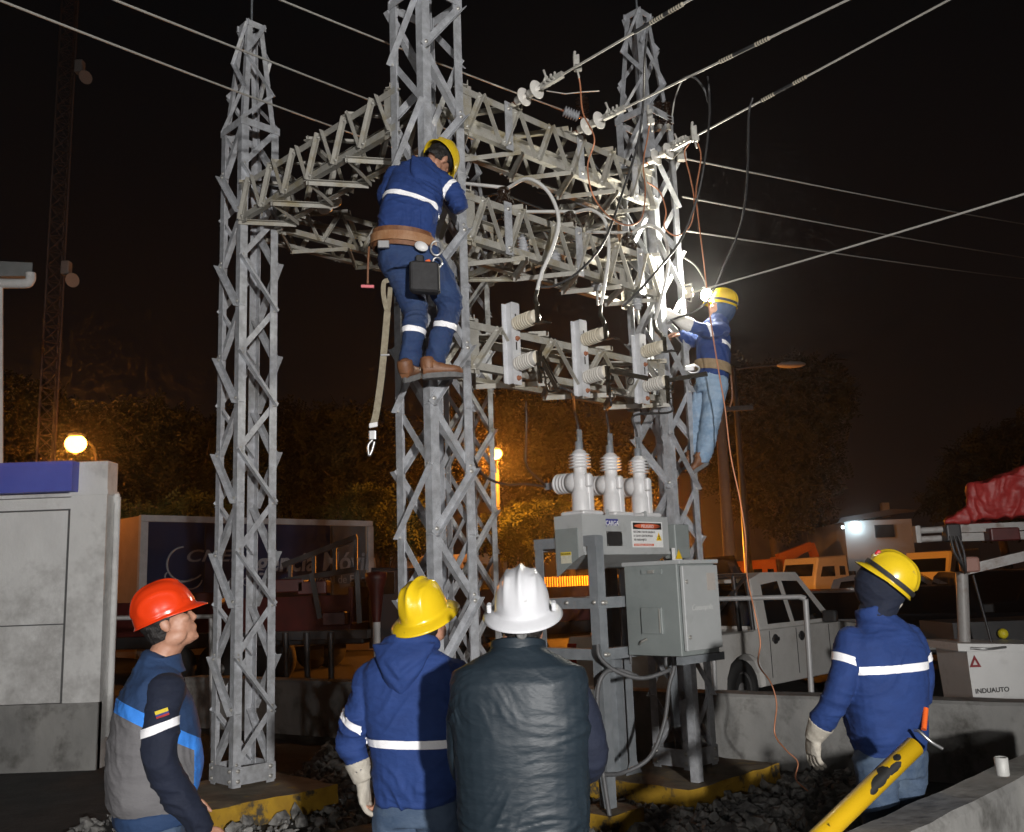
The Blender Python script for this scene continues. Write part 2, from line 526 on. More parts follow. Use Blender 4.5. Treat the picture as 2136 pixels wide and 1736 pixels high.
# ================================================================== ground, plinths, walls
def px(p):
    x, y, z = p[0], p[1], p[2] - CAMH
    c, s = math.cos(PIT), math.sin(PIT)
    d = y * c + z * s; v = -y * s + z * c; u = x
    c, s = math.cos(ROL), math.sin(ROL)
    return (1068 + FPX * (u * c - v * s) / d, 868 - FPX * (u * s + v * c) / d)
def along(A, Bp, u):
    """point on segment A-B that bears on image column u"""
    lo, hi = -0.5, 1.5
    A = Vector(A); Bp = Vector(Bp)
    inc = px(A.lerp(Bp, hi))[0] > px(A.lerp(Bp, lo))[0]
    for _ in range(40):
        m = (lo + hi) / 2
        if (px(A.lerp(Bp, m))[0] < u) == inc: lo = m
        else: hi = m
    return A.lerp(Bp, lo)
EARTH = mat('dark_wet_gravel_bed', (0.020, 0.019, 0.018), 0.9, 0, (0.045, 0.043, 0.040), vs=4, bump=0.8, bs=25, bdist=0.03)
MB().add([(-160, -40, 0), (160, -40, 0), (160, 260, 0), (-160, 260, 0)], [(0, 1, 2, 3)]).build('ground', EARTH, kind='structure')
CONC = mat('stained_concrete', (0.17, 0.17, 0.165), 0.9, 0, (0.30, 0.295, 0.28), vs=2.2, vlo=0.3, vhi=0.72, bump=0.5, bs=18, bdist=0.01, dirt=(0.085, 0.082, 0.075), ds=3.2, dlo=0.50, dhi=0.70, stretch=(1, 1, 0.55))
CONC_TOP = mat('dusty_concrete', (0.11, 0.085, 0.055), 0.95, 0, (0.20, 0.16, 0.11), vs=5, bump=0.6, bs=30, bdist=0.01, dirt=(0.30, 0.20, 0.03), ds=5, dlo=0.58, dhi=0.68)
YPAINT = mat('chipped_yellow_paint', (0.30, 0.17, 0.012), 0.8, 0, (0.44, 0.26, 0.016), vs=6, bump=0.5, bs=20, bdist=0.01, dirt=(0.060, 0.050, 0.035), ds=5.5, dlo=0.52, dhi=0.60)
def rough_block(mb, o, X, Y, lx, ly, z0, z1, seed, amp=0.012, nx=22, ny=16):
    """poured block with uneven edges"""
    def P_(x, y, z):
        n = (vn(x * 5 + seed, y * 5, z * 7) - 0.5) * 2 * amp
        n2 = (vn(x * 5 + seed + 7, y * 5 + 3, z * 7) - 0.5) * 2 * amp
        return Vector(o) + X * (x + n) + Y * (y + n2) + UP * (z + (n if z == z1 else 0))
    rim = [(lx * i / nx, 0) for i in range(nx)] + [(lx, ly * i / ny) for i in range(ny)] + [(lx * (1 - i / nx), ly) for i in range(nx)] + [(0, ly * (1 - i / ny)) for i in range(ny)]
    k = 4
    rings = [[P_(x, y, z0 + (z1 - z0) * j / k) for x, y in rim] for j in range(k + 1)]
    mb.loft(rings, False, False)
    return rings[-1]
def vn(x, y, z):
    return float(_h3(x, y, z))
def _h3(x, y, z):
    from mathutils import noise
    return noise.noise((x, y, z)) * 0.5 + 0.5
def plinth(o, lx, ly, h, label, seed):
    root = thing('concrete_plinth', label, 'plinth', Vector((o.x, o.y, 0)), 'yellow-edged tower plinths')
    mb = MB(); top = rough_block(mb, Vector((o.x, o.y, 0)), E1, E2, lx, ly, -0.02, h, seed)
    mb.build('painted_side', YPAINT, root)
    MB().add(top, [tuple(range(len(top)))]).build('top_slab', CONC_TOP, root)
    return root
plinth(R0 - E1 * 0.61 - E2 * 0.40, 1.30, 1.02, ZB - 0.005, 'yellow-edged concrete plinth under the tower beside the recloser', 1.1)
plinth(L0 - E1 * 0.61 - E2 * 0.56, 1.24, 1.12, ZB - 0.005, 'yellow-edged concrete plinth under the left tower', 5.2)
plinth(C0 - E1 * 0.45 - E2 * 0.45, 1.24, 1.2, ZB - 0.005, 'concrete plinth under the nearest tower, hidden behind the watchers', 9.3)
plinth(B0 - E1 * 0.45 - E2 * 0.45, 1.24, 1.2, ZB - 0.005, 'concrete plinth under the rear tower', 3.7)
def long_wall(name, a, b, th_, h, label, seed, m=CONC, cat='wall', joints=()):
    a = Vector(a); b = Vector(b); d = (b - a).normalized(); n = Vector((-d.y, d.x, 0)); L_ = (b - a).length
    root = thing(name, label, cat, (a + b) / 2)
    mb = MB(); N = int(L_ / 0.12)
    sec = [(0, 0), (0.012, h - 0.03), (0.03, h), (th_ - 0.03, h), (th_ - 0.012, h - 0.03), (th_, 0)]
    rings = []
    for i in range(N + 1):
        x = L_ * i / N
        rings.append([a + d * x + n * (y + (vn(x * 3 + seed, y * 4, z * 4) - 0.5) * 0.012) + UP * (z + ((vn(x * 4, seed, y) - 0.5) * 0.014 if z > 0.1 else 0)) for y, z in sec])
    mb.loft(rings, True, False)
    mb.build('wall_body', m, root)
    for t in joints:
        MB().box(a + d * L_ * t - n * 0.004 + UP * h / 2, (0.016, 0.012, h), d, n).build('expansion_joint', mat('joint_filler', (0.03, 0.03, 0.03), 0.9), root)
    return root
wa, wb = Vector((5.6, 6.92, 0)), Vector((-4.6, 13.5, 0))
long_wall('concrete_barrier', wa + (wa - wb).normalized() * 0.0, wb, -0.22, 0.66, 'low grey concrete wall in front of the white pickup', 2.0, joints=(0.30, 0.62))
long_wall('concrete_barrier', (1.16, 3.75, 0), (3.8, 6.41, 0), 0.26, 0.66, 'low concrete wall in the bottom right corner with a pipe stub', 8.0)
MB().lathe([(0.030, 0), (0.032, 0.005), (0.032, 0.085), (0.026, 0.088), (0.026, 0.04)], at(2092, 1618, 4.95), UP, 18).build('pipe_stub', mat('pale_pvc', (0.5, 0.5, 0.48), 0.5, 0, (0.4, 0.4, 0.38), vs=20), None, 'pale pipe stub standing on the corner wall', 'pipe')
# gravel: heaps of broken stone between the plinths
STONE = mat('broken_stone', (0.09, 0.088, 0.085), 0.85, 0, (0.30, 0.295, 0.28), vs=9, vlo=0.4, vhi=0.62, bump=0.4, bs=60, bdist=0.006)
def gravel():
    ico = []
    t = (1 + 5 ** .5) / 2
    V12 = [(-1, t, 0), (1, t, 0), (-1, -t, 0), (1, -t, 0), (0, -1, t), (0, 1, t), (0, -1, -t), (0, 1, -t), (t, 0, -1), (t, 0, 1), (-t, 0, -1), (-t, 0, 1)]
    F20 = [(0, 11, 5), (0, 5, 1), (0, 1, 7), (0, 7, 10), (0, 10, 11), (1, 5, 9), (5, 11, 4), (11, 10, 2), (10, 7, 6), (7, 1, 8), (3, 9, 4), (3, 4, 2), (3, 2, 6), (3, 6, 8), (3, 8, 9), (4, 9, 5), (2, 4, 11), (6, 2, 10), (8, 6, 7), (9, 8, 1)]
    base = np.array(V12) / 1.902
    zones = [((-2.2, 8.6), (0.9, 12.4), 4200), ((0.7, 6.9), (2.9, 8.7), 3000), ((-1.6, 7.2), (0.6, 8.8), 1500), ((-3.4, 6.4), (-1.5, 8.6), 800), ((0.2, 6.2), (2.2, 7.5), 2200)]
    vs = []; fs = []; k = 0
    for (x0, y0), (x1, y1), n in zones:
        for _ in range(n):
            x = rng.uniform(x0, x1); y = rng.uniform(y0, y1)
            inside = False
            for T_, (oa, ob, la, lb) in ((R0, (.61, .40, 1.30, 1.02)), (L0, (.61, .56, 1.24, 1.12)), (C0, (.45, .45, 1.24, 1.2)), (B0, (.45, .45, 1.24, 1.2))):
                q_ = Vector((x, y, 0)) - (T_ - E1 * oa - E2 * ob)
                if -.03 < q_.dot(E1) < la + .03 and -.03 < q_.dot(E2) < lb + .03: inside = True
            if inside and rng.random() < .97: continue
            s = 0.009 + 0.055 * rng.random() ** 3.2
            M = rng.normal(size=(3, 3)) * 0.22 + np.eye(3)
            q, _r = np.linalg.qr(rng.normal(size=(3, 3)))
            heap = 0.05 * max(0, vn(x * 1.1, y * 1.1, 4.0) - 0.35)
            P_ = (base * (1 + rng.normal(size=(12, 1)) * 0.16)) @ M @ q * s + np.array([x, y, s * 0.35 + heap * rng.random() * 2])
            vs.append(P_); fs += [tuple(i + 12 * k for i in f) for f in F20]; k += 1
    mb = MB(); mb.v = [tuple(p) for p in np.concatenate(vs)]; mb.f = fs; mb.sm = [False] * len(fs); mb.mi = [0] * len(fs)
    mb.build('gravel', STONE, None, 'loose broken grey stone lying between the plinths', 'gravel', None, 'stuff')
gravel()
# ================================================================== people
def _hash(i, j, k):
    h = (i * 374761393 + j * 668265263 + k * 2147483647) & 0x7fffffff
    h = ((h ^ (h >> 13)) * 1274126177) & 0x7fffffff
    return ((h ^ (h >> 16)) & 0xffff) / 65535.0
def vnoise(P):
    P = np.asarray(P, dtype=np.float64)
    I = np.floor(P).astype(np.int64); F = P - I
    F = F * F * F * (F * (F * 6 - 15) + 10)
    out = 0
    for a in (0, 1):
        for b in (0, 1):
            for c in (0, 1):
                w = (F[:, 0] if a else 1 - F[:, 0]) * (F[:, 1] if b else 1 - F[:, 1]) * (F[:, 2] if c else 1 - F[:, 2])
                out = out + w * _hash(I[:, 0] + a, I[:, 1] + b, I[:, 2] + c)
    return out
def folds(P, amp, fx=5.0, fz=16.0, seed=0.0, warp=0.35, tilt=0.3):
    """crumpled cloth: creases that run mostly across, warped so that they never line up"""
    Q = P + seed * 3.17
    w1 = vnoise(Q * 3.1) - 0.5; w2 = vnoise(Q * 4.3 + 9.1) - 0.5
    S = np.stack([Q[:, 0] * fx + w1 * 2.2, Q[:, 1] * fx + w2 * 2.2, (Q[:, 2] + tilt * w1 + 0.12 * Q[:, 0]) * fz + w2 * 1.5], 1)
    a = 1 - np.abs(2 * vnoise(S) - 1)
    b = 1 - np.abs(2 * vnoise(S * 1.9 + 5.5) - 1)
    soft = vnoise(Q * 6.0) - 0.5
    return amp * (1.2 * (a ** 2.2 - 0.35) + 0.5 * (b ** 2 - 0.35) + 1.2 * soft)
DG = None
def remesh(mb, voxel, it=6, fac=0.6):
    me = mb.mesh('tmp', STEEL)
    o = bpy.data.objects.new('tmp', me)
    COL.objects.link(o)
    m1 = o.modifiers.new('r', 'REMESH'); m1.mode = 'VOXEL'; m1.voxel_size = voxel
    m2 = o.modifiers.new('s', 'SMOOTH'); m2.iterations = it; m2.factor = fac
    dg = bpy.context.evaluated_depsgraph_get()
    out = bpy.data.meshes.new_from_object(o.evaluated_get(dg))
    bpy.data.objects.remove(o); bpy.data.meshes.remove(me)
    return out
def coords(me):
    n = len(me.vertices)
    co = np.empty(n * 3); me.vertices.foreach_get('co', co)
    no = np.empty(n * 3); me.vertices.foreach_get('normal', no)
    return co.reshape(-1, 3), no.reshape(-1, 3)
def displace(me, amt):
    co, no = coords(me)
    co = co + no * np.asarray(amt)[:, None]
    me.vertices.foreach_set('co', co.ravel()); me.update()
def skin_obj(name, me, m, parent, label=None, cat=None, group=None):
    me.materials.clear(); me.materials.append(m)
    off = OFF[parent] if parent is not None else Vector((0, 0, 0))
    if off.length: me.transform(Matrix.Translation(-off))
    me.polygons.foreach_set('use_smooth', [True] * len(me.polygons))
    me.name = name
    o = bpy.data.objects.new(name, me)
    COL.objects.link(o)
    OFF[o] = off
    if parent is not None: o.parent = parent
    return tag(o, label, cat, group)
def limb(mb, pts, rs, n=16, k=6, flat=None):
    P_ = crom(pts, k)
    rr = []
    m = len(pts) - 1
    for i in range(len(P_)):
        t = i / k; j = min(int(t), m - 1); f = t - j; f = f * f * (3 - 2 * f)
        rr.append(rs[j] * (1 - f) + rs[j + 1] * f)
    mb.tube(P_, rr, n)
    mb.ball(P_[0], rs[0] * 0.99, n, 8); mb.ball(P_[-1], rs[-1] * 0.99, n, 8)
def torso(mb, rings, X, n=28, ex=2.5):
    """rings: (centre, half width, half depth); X: world right of the body"""
    X = Vector(X).normalized()
    out = []
    for i, (c, a, b) in enumerate(rings):
        d = (Vector(rings[min(i + 1, len(rings) - 1)][0]) - Vector(rings[max(i - 1, 0)][0])).normalized()
        x = (X - d * X.dot(d)).normalized(); y = d.cross(x)
        r_ = []
        for k in range(n):
            t = 2 * math.pi * k / n
            ct, st = math.cos(t), math.sin(t)
            q = (abs(ct) ** ex + abs(st) ** ex) ** (-1 / ex)
            r_.append(Vector(c) + x * a * q * ct + y * b * q * st)
        out.append(r_)
    mb.loft(out, True)
def head(mb, c, fwd, up, s=1.0):
    c = Vector(c); F = Vector(fwd).normalized(); U = Vector(up); U = (U - F * U.dot(F)).normalized(); X = F.cross(U)
    def B(x, y, z, rx, ry, rz, n=16, m=12): mb.ball(c + X * x * s + F * y * s + U * z * s, (rx * s, ry * s, rz * s), n, m, X, F, U)
    B(0, -0.012, 0.035, 0.077, 0.098, 0.092, 20, 16)        # skull
    B(0, 0.030, -0.025, 0.063, 0.064, 0.085, 20, 16)        # face
    B(0, 0.045, -0.088, 0.040, 0.044, 0.034)                # jaw
    B(0, 0.074, -0.100, 0.020, 0.018, 0.018)                # chin
    for sx in (-1, 1):
        B(sx * 0.050, 0.005, -0.070, 0.020, 0.050, 0.034)   # jaw corner
        B(sx * 0.038, 0.066, -0.012, 0.024, 0.024, 0.020)   # cheekbone
        B(sx * 0.030, 0.078, 0.030, 0.028, 0.016, 0.010)    # brow
        B(sx * 0.077, -0.012, -0.008, 0.010, 0.020, 0.034)  # ear
        B(sx * 0.082, -0.020, -0.002, 0.006, 0.016, 0.026)
    mb.loft([[c + X * x * s + F * y * s + U * z * s for x, y, z in r_] for r_ in (
        [(-0.008, 0.080, 0.022), (0.008, 0.080, 0.022), (0.007, 0.096, 0.020), (-0.007, 0.096, 0.020)],
        [(-0.014, 0.080, -0.020), (0.014, 0.080, -0.020), (0.008, 0.116, -0.024), (-0.008, 0.116, -0.024)],
        [(-0.016, 0.078, -0.034), (0.016, 0.078, -0.034), (0.008, 0.106, -0.036), (-0.008, 0.106, -0.036)])], True)
    B(0, 0.088, -0.056, 0.024, 0.012, 0.008)                # lips
    B(0, 0.086, -0.068, 0.022, 0.011, 0.007)
    return c, F, U, X
def hand_shape(mb, w, d, n, side, curl=0.5, s=1.0, spread=0.12, fat=1.0):
    """palm and five unequal fingers; w wrist, d pointing direction, n back-of-hand normal, side +1 when the thumb lies on +cross"""
    w = Vector(w); d = Vector(d).normalized(); n = Vector(n); n = (n - d * n.dot(d)).normalized()
    t = d.cross(n).normalized() * side                       # toward the thumb
    def p(a, b, c): return w + (d * a + t * b + n * c) * s
    torso(mb, [(p(0.0, 0, 0), 0.026 * s * fat, 0.022 * s * fat), (p(0.03, 0.002, 0), 0.036 * s * fat, 0.021 * s * fat), (p(0.065, 0.002, 0), 0.042 * s * fat, 0.018 * s * fat), (p(0.090, 0, 0), 0.041 * s * fat, 0.015 * s * fat)], t, 16, 2.4)
    for i, (b, L_) in enumerate(((0.031, 0.074), (0.0105, 0.084), (-0.0105, 0.077), (-0.031, 0.060))):
        q = p(0.082, b, 0); a = curl * (0.55 + 0.12 * i); dirv = d + t * (0.5 - i / 3.0) * spread * 2
        pts = [q]; rs = [0.0105 * fat]
        ang = 0.0
        for j, fr in enumerate((0.42, 0.32, 0.26)):
            ang += a * (0.8, 1.1, 0.7)[j]
            v = (dirv.normalized() * math.cos(ang) - n * math.sin(ang)).normalized()
            pts.append(pts[-1] + v * L_ * fr * s); rs.append((0.0098, 0.0088, 0.0076)[j] * fat)
        limb(mb, pts, [x * s for x in rs], 10, 4)
    q = p(0.025, 0.026, -0.004)
    v1 = (d * 0.62 + t * 0.75 - n * 0.25).normalized(); v2 = (d * 0.86 + t * 0.35 - n * 0.45 * (0.5 + curl)).normalized()
    limb(mb, [q, q + v1 * 0.036 * s, q + v1 * 0.036 * s + v2 * 0.030 * s, q + v1 * 0.036 * s + v2 * 0.056 * s], [0.015 * s * fat, 0.0122 * s * fat, 0.0108 * s * fat, 0.0085 * s * fat], 10, 4)

SKIN = mat('skin', (0.40, 0.20, 0.13), 0.5, 0, (0.46, 0.25, 0.17), vs=40, bump=0.1, bs=120)
HAIR = mat('black_hair', (0.008, 0.007, 0.007), 0.55, 0, (0.02, 0.017, 0.015), vs=120, bump=0.7, bs=260, stretch=(1, 1, 0.3))
def cloth(name, c, c2=None, rough=0.85, bump=0.55, bs=24, **k):
    return mat(name, c, rough, 0, c2 or tuple(x * 1.25 for x in c), vs=7, bump=bump, bs=24, bdist=0.010, stretch=(1, 1, 1.7), **k)
BLUE = cloth('blue_work_cotton', (0.009, 0.032, 0.140), (0.013, 0.043, 0.178))
NAVY = cloth('navy_cotton', (0.005, 0.009, 0.024))
NAVY2 = cloth('navy_blue_fabric', (0.012, 0.035, 0.095))
GREY = cloth('grey_sweat_fabric', (0.115, 0.112, 0.118), (0.135, 0.132, 0.138))
SKY = cloth('bright_blue_fabric', (0.03, 0.19, 0.62))
DENIM = cloth('denim', (0.034, 0.062, 0.115), (0.07, 0.105, 0.165), bs=300, dirt=(0.10, 0.14, 0.19), ds=5.0, dlo=0.5, dhi=0.75)
DENIM_L = cloth('faded_denim', (0.17, 0.27, 0.40), (0.30, 0.40, 0.52), bs=300)
DENIM_N = cloth('dark_work_denim', (0.012, 0.032, 0.105), (0.022, 0.05, 0.13), bs=300, dirt=(0.03, 0.045, 0.085), ds=5, dlo=0.5, dhi=0.8)
NYLON = mat('charcoal_nylon', (0.013, 0.022, 0.031), 0.50, 0, (0.018, 0.028, 0.038), vs=9, bump=0.3, bs=13, bdist=0.012, stretch=(1, 1, 2.6), spec=0.4)
LEATHER = mat('tan_work_leather', (0.34, 0.31, 0.26), 0.8, 0, (0.46, 0.43, 0.37), vs=25, bump=0.4, bs=80, bdist=0.004)
WHITE_GLOVE = mat('white_leather_glove', (0.66, 0.65, 0.62), 0.75, 0, (0.75, 0.74, 0.71), vs=25, bump=0.3, bs=80, bdist=0.004)
REFL = mat('reflective_tape', (0.90, 0.90, 0.93), 0.35, 0, (0.96, 0.96, 0.98), vs=90, bump=0.1, bs=400, bdist=0.001)
BROWN = mat('brown_leather', (0.13, 0.050, 0.022), 0.55, 0, (0.22, 0.10, 0.045), vs=18, bump=0.25, bs=60, bdist=0.004)
SOLE = mat('grey_rubber_sole', (0.10, 0.10, 0.10), 0.8, 0, (0.15, 0.15, 0.15), vs=30)
BLACK = mat('black_webbing', (0.012, 0.012, 0.013), 0.7, 0, (0.025, 0.025, 0.027), vs=30, bump=0.2, bs=200, bdist=0.002)
CHROME = mat('bright_hardware', (0.42, 0.42, 0.42), 0.35, 0.8)
def hatmat(name, c, dirt=None):
    return mat(name, c, 0.26, 0, tuple(x * 0.9 for x in c), vs=5, coat=0.25, bump=0.03, bs=70, dirt=dirt, ds=24.0, dlo=0.66, dhi=0.70)
HAT_W = hatmat('white_helmet_plastic', (0.66, 0.67, 0.70), (0.48, 0.48, 0.48))
HAT_Y = hatmat('yellow_helmet_plastic', (0.80, 0.55, 0.015), (0.16, 0.11, 0.02))
HAT_Y2 = hatmat('yellow_cap_plastic', (0.76, 0.53, 0.018), (0.45, 0.33, 0.05))
HAT_O = hatmat('orange_helmet_plastic', (0.76, 0.048, 0.008), (0.45, 0.05, 0.02))

def helmet(parent, c, fwd, up, kind, m, s=1.0, strap=None, lining=BLACK):
    """hard hat whose rim plane passes through c"""
    c = Vector(c); F = Vector(fwd).normalized(); U = Vector(up); U = (U - F * U.dot(F)).normalized(); X = F.cross(U)
    NP, NT = 72, 26
    def surf(scale, brimk):
        rings = []
        for j in range(NT + 1):
            t = j / NT
            ring_ = []
            for i in range(NP):
                ph = 2 * math.pi * i / NP
                cp, sp = math.cos(ph), math.sin(ph)          # sp = front
                ax, ay = (0.101, 0.124) if kind == 'full' else (0.114, 0.134)
                if t < 0.78:
                    a = (1 - t / 0.78) * math.pi / 2
                    rr = math.cos(a) ** 0.72; hh = 0.146 * math.sin(a) ** 0.95
                    x, y, z = ax * rr * cp, ay * rr * sp, hh
                    if kind == 'full':
                        g = 0.013 * math.exp(-(x / 0.011) ** 2) * min(1, max(0, (0.135 - abs(y)) / 0.05)) * (z > 0.035)
                        for sx in (-1, 1):
                            g += 0.0075 * math.exp(-((x - sx * (0.046 + 0.12 * abs(y) ** 1.2)) / 0.010) ** 2) * min(1, max(0, (0.12 - abs(y)) / 0.05)) * (z > 0.03) * (z < 0.135)
                    elif kind == 'cap':
                        g = 0.006 * math.exp(-(max(0, abs(x) - 0.022) / 0.007) ** 2) * (y < 0.10) * (z > 0.04)
                        d_ = math.hypot((y + 0.005) / 0.085, (z - 0.048) / 0.05)
                        g += 0.005 * math.exp(-((d_ - 1.0) / 0.13) ** 2) * (abs(x) > 0.05)
                    else:
                        g = 0.009 * math.exp(-(x / 0.014) ** 2) * (z > 0.05)
                        for sx in (-1, 1):
                            g += 0.006 * math.exp(-((x - sx * 0.05) / 0.009) ** 2) * (z > 0.04)
                    nrm = Vector((x / ax ** 2, y / ay ** 2, z / 0.150 ** 2)).normalized()
                    x += nrm.x * g; y += nrm.y * g; z += nrm.z * g
                    x *= scale; y *= scale; z = z * scale
                else:
                    q = (t - 0.78) / 0.22
                    if kind == 'full':
                        w = 0.046 + 0.012 * max(0, sp) ** 2 + 0.006 * max(0, -sp) ** 2
                    else:
                        w = 0.009 + 0.036 * max(0, sp) ** 2.2
                    w *= brimk
                    dz = -0.012 * q - (0.014 if kind == 'full' else 0.016 * max(0, sp)) * q * q
                    ext = w * q
                    x = (ax * scale + ext) * cp; y = (ay * scale + ext) * sp; z = dz - (1 - scale) * 0.02
                ring_.append(c + (X * x + F * y + U * z) * s)
            rings.append(ring_)
        return rings
    mb = MB()
    o_ = surf(1.0, 1.0); i_ = surf(0.965, 1.0)
    mb.loft(o_ + i_[::-1], False)
    h = mb.build('hard_hat', m, parent)
    # inner headband and ratchet
    MB().lathe([(0.094 * s, -0.012 * s), (0.096 * s, 0.022 * s), (0.092 * s, 0.022 * s), (0.090 * s, -0.012 * s)], c - U * 0.008 * s, U, 24, False).build('headband', lining, h)
    if strap:
        rings = []
        for e in (0, 1):
            rings.append([c + (X * 0.121 * math.cos(a) + F * 0.142 * math.sin(a) + U * (0.006 + 0.024 * e)) * s for a in [2 * math.pi * i / 40 for i in range(40)]])
        MB().loft(rings, False).build('lamp_strap', strap, h)
    return h, X, F, U
def band(me_src, off, planes, m, parent, name='reflective_band', lift=0.004, keep=None):
    """reflective tape: the strip of a garment between two planes, raised off the cloth"""
    bm = bmesh.new(); bm.from_mesh(me_src)
    for (p, n) in planes:
        bmesh.ops.bisect_plane(bm, geom=bm.verts[:] + bm.edges[:] + bm.faces[:], plane_co=Vector(p) - off, plane_no=Vector(n), clear_outer=True)
    if keep:
        dl = [v for v in bm.verts if not keep(v.co + off)]
        bmesh.ops.delete(bm, geom=dl, context='VERTS')
    bm.normal_update()
    for v in bm.verts:
        v.co += v.normal * lift
    me = bpy.data.meshes.new(name)
    bm.to_mesh(me); bm.free()
    me.materials.append(m)
    if len(me.polygons): me.polygons.foreach_set('use_smooth', [True] * len(me.polygons))
    o = bpy.data.objects.new(name, me)
    return put(o, parent)
def slab(p, n, hw):
    n = Vector(n).normalized(); p = Vector(p)
    return [(p + n * hw, n), (p - n * hw, -n)]
def boot(parent, heel, toe, up, m=BROWN, s=1.0, name='boot'):
    heel = Vector(heel); toe = Vector(toe); F = (toe - heel).normalized(); U = Vector(up); U = (U - F * U.dot(F)).normalized(); X = F.cross(U)
    L_ = (toe - heel).length
    mb = MB()
    prof = [(-0.02, 0.030, 0.10), (0.02, 0.040, 0.125), (0.22, 0.043, 0.13), (0.38, 0.042, 0.095), (0.6, 0.048, 0.068), (0.8, 0.052, 0.060), (0.95, 0.042, 0.050), (1.03, 0.02, 0.035)]
    rings = []
    for t, hw, h in prof:
        r_ = []
        for k in range(14):
            a = math.pi * 2 * k / 14
            x = hw * math.copysign(abs(math.cos(a)) ** 0.75, math.cos(a)); z = h * (0.5 + 0.5 * math.copysign(abs(math.sin(a)) ** 0.8, math.sin(a)))
            r_.append(heel + F * t * L_ + X * x * s + U * (0.02 + z) * s)
        rings.append(r_)
    mb.loft(rings)
    mb.lathe([(0.048 * s, 0.06 * s), (0.052 * s, 0.10 * s), (0.050 * s, 0.125 * s), (0.046 * s, 0.135 * s)], heel + F * L_ * 0.14, U, 16)
    b = mb.build(name, m, parent)
    so = MB()
    pts = []
    for k in range(20):
        a = 2 * math.pi * k / 20
        y = math.cos(a); x = math.sin(a)
        wid = 0.052 if y > -0.2 else 0.044
        pts.append((x * wid * s * (1 - 0.18 * (1 - abs(y)) * 0.5), L_ * 0.505 + y * L_ * 0.55))
    so.prism(pts, heel - U * 0.004 * s, X, F, U * 0.034 * s)
    so.build('sole', SOLE, b)
    return b
def eyes(parent, hc, F, U, X, s=1.0):
    for sx in (-1, 1):
        e = MB().ball(hc + (X * sx * 0.031 + F * 0.078 + U * 0.012) * s, 0.012 * s, 10, 8).build('eye', mat('eye', (0.03, 0.018, 0.012), 0.2), parent)
def hair_cap(parent, c, F, U, X, lo=-0.055, seed=1.0, s=1.0, back=True):
    mb = MB()
    mb.ball(c + (U * 0.030 - F * 0.014) * s, (0.084 * s, 0.104 * s, 0.098 * s), 28, 20, X, F, U)
    mb.ball(c + (-U * 0.025 - F * 0.048) * s, (0.070 * s, 0.058 * s, 0.065 * s), 24, 18, X, F, U)
    me = remesh(mb, 0.007 * s, 2)
    co, no = coords(me)
    displace(me, (vnoise(co * 90) - 0.5) * 0.008 + (vnoise(co * 38) - 0.5) * 0.008)
    bm = bmesh.new(); bm.from_mesh(me)
    bmesh.ops.bisect_plane(bm, geom=bm.verts[:] + bm.edges[:] + bm.faces[:], plane_co=c + (F * 0.020 + U * 0.02) * s, plane_no=(F * 0.8 - U * 0.55), clear_outer=True)
    bmesh.ops.bisect_plane(bm, geom=bm.verts[:] + bm.edges[:] + bm.faces[:], plane_co=c + U * lo * s, plane_no=-U, clear_outer=True)
    bm.to_mesh(me); bm.free()
    return skin_obj('hair', me, HAIR, parent)

def figure(label, loc, body_fn, vox=0.009):
    """the continuous body mesh of a person: everything else he wears hangs below it"""
    mb = MB(); body_fn(mb)
    me = remesh(mb, vox, 3, 0.5)
    me.transform(Matrix.Translation(-Vector(loc)))
    me.materials.clear(); me.materials.append(SKIN)
    me.polygons.foreach_set('use_smooth', [True] * len(me.polygons))
    me.name = 'person'
    o = bpy.data.objects.new('person', me)
    COL.objects.link(o)
    o.location = loc
    OFF[o] = Vector(loc)
    return tag(o, label, 'person', 'crew at the gantry')
def garment(name, fn, m, parent, vox=0.010, it=5, fold=None):
    mb = MB(); fn(mb)
    me = remesh(mb, vox, it, 0.6)
    if fold is not None:
        co, no = coords(me)
        displace(me, fold(co))
    return skin_obj(name, me, m, parent)

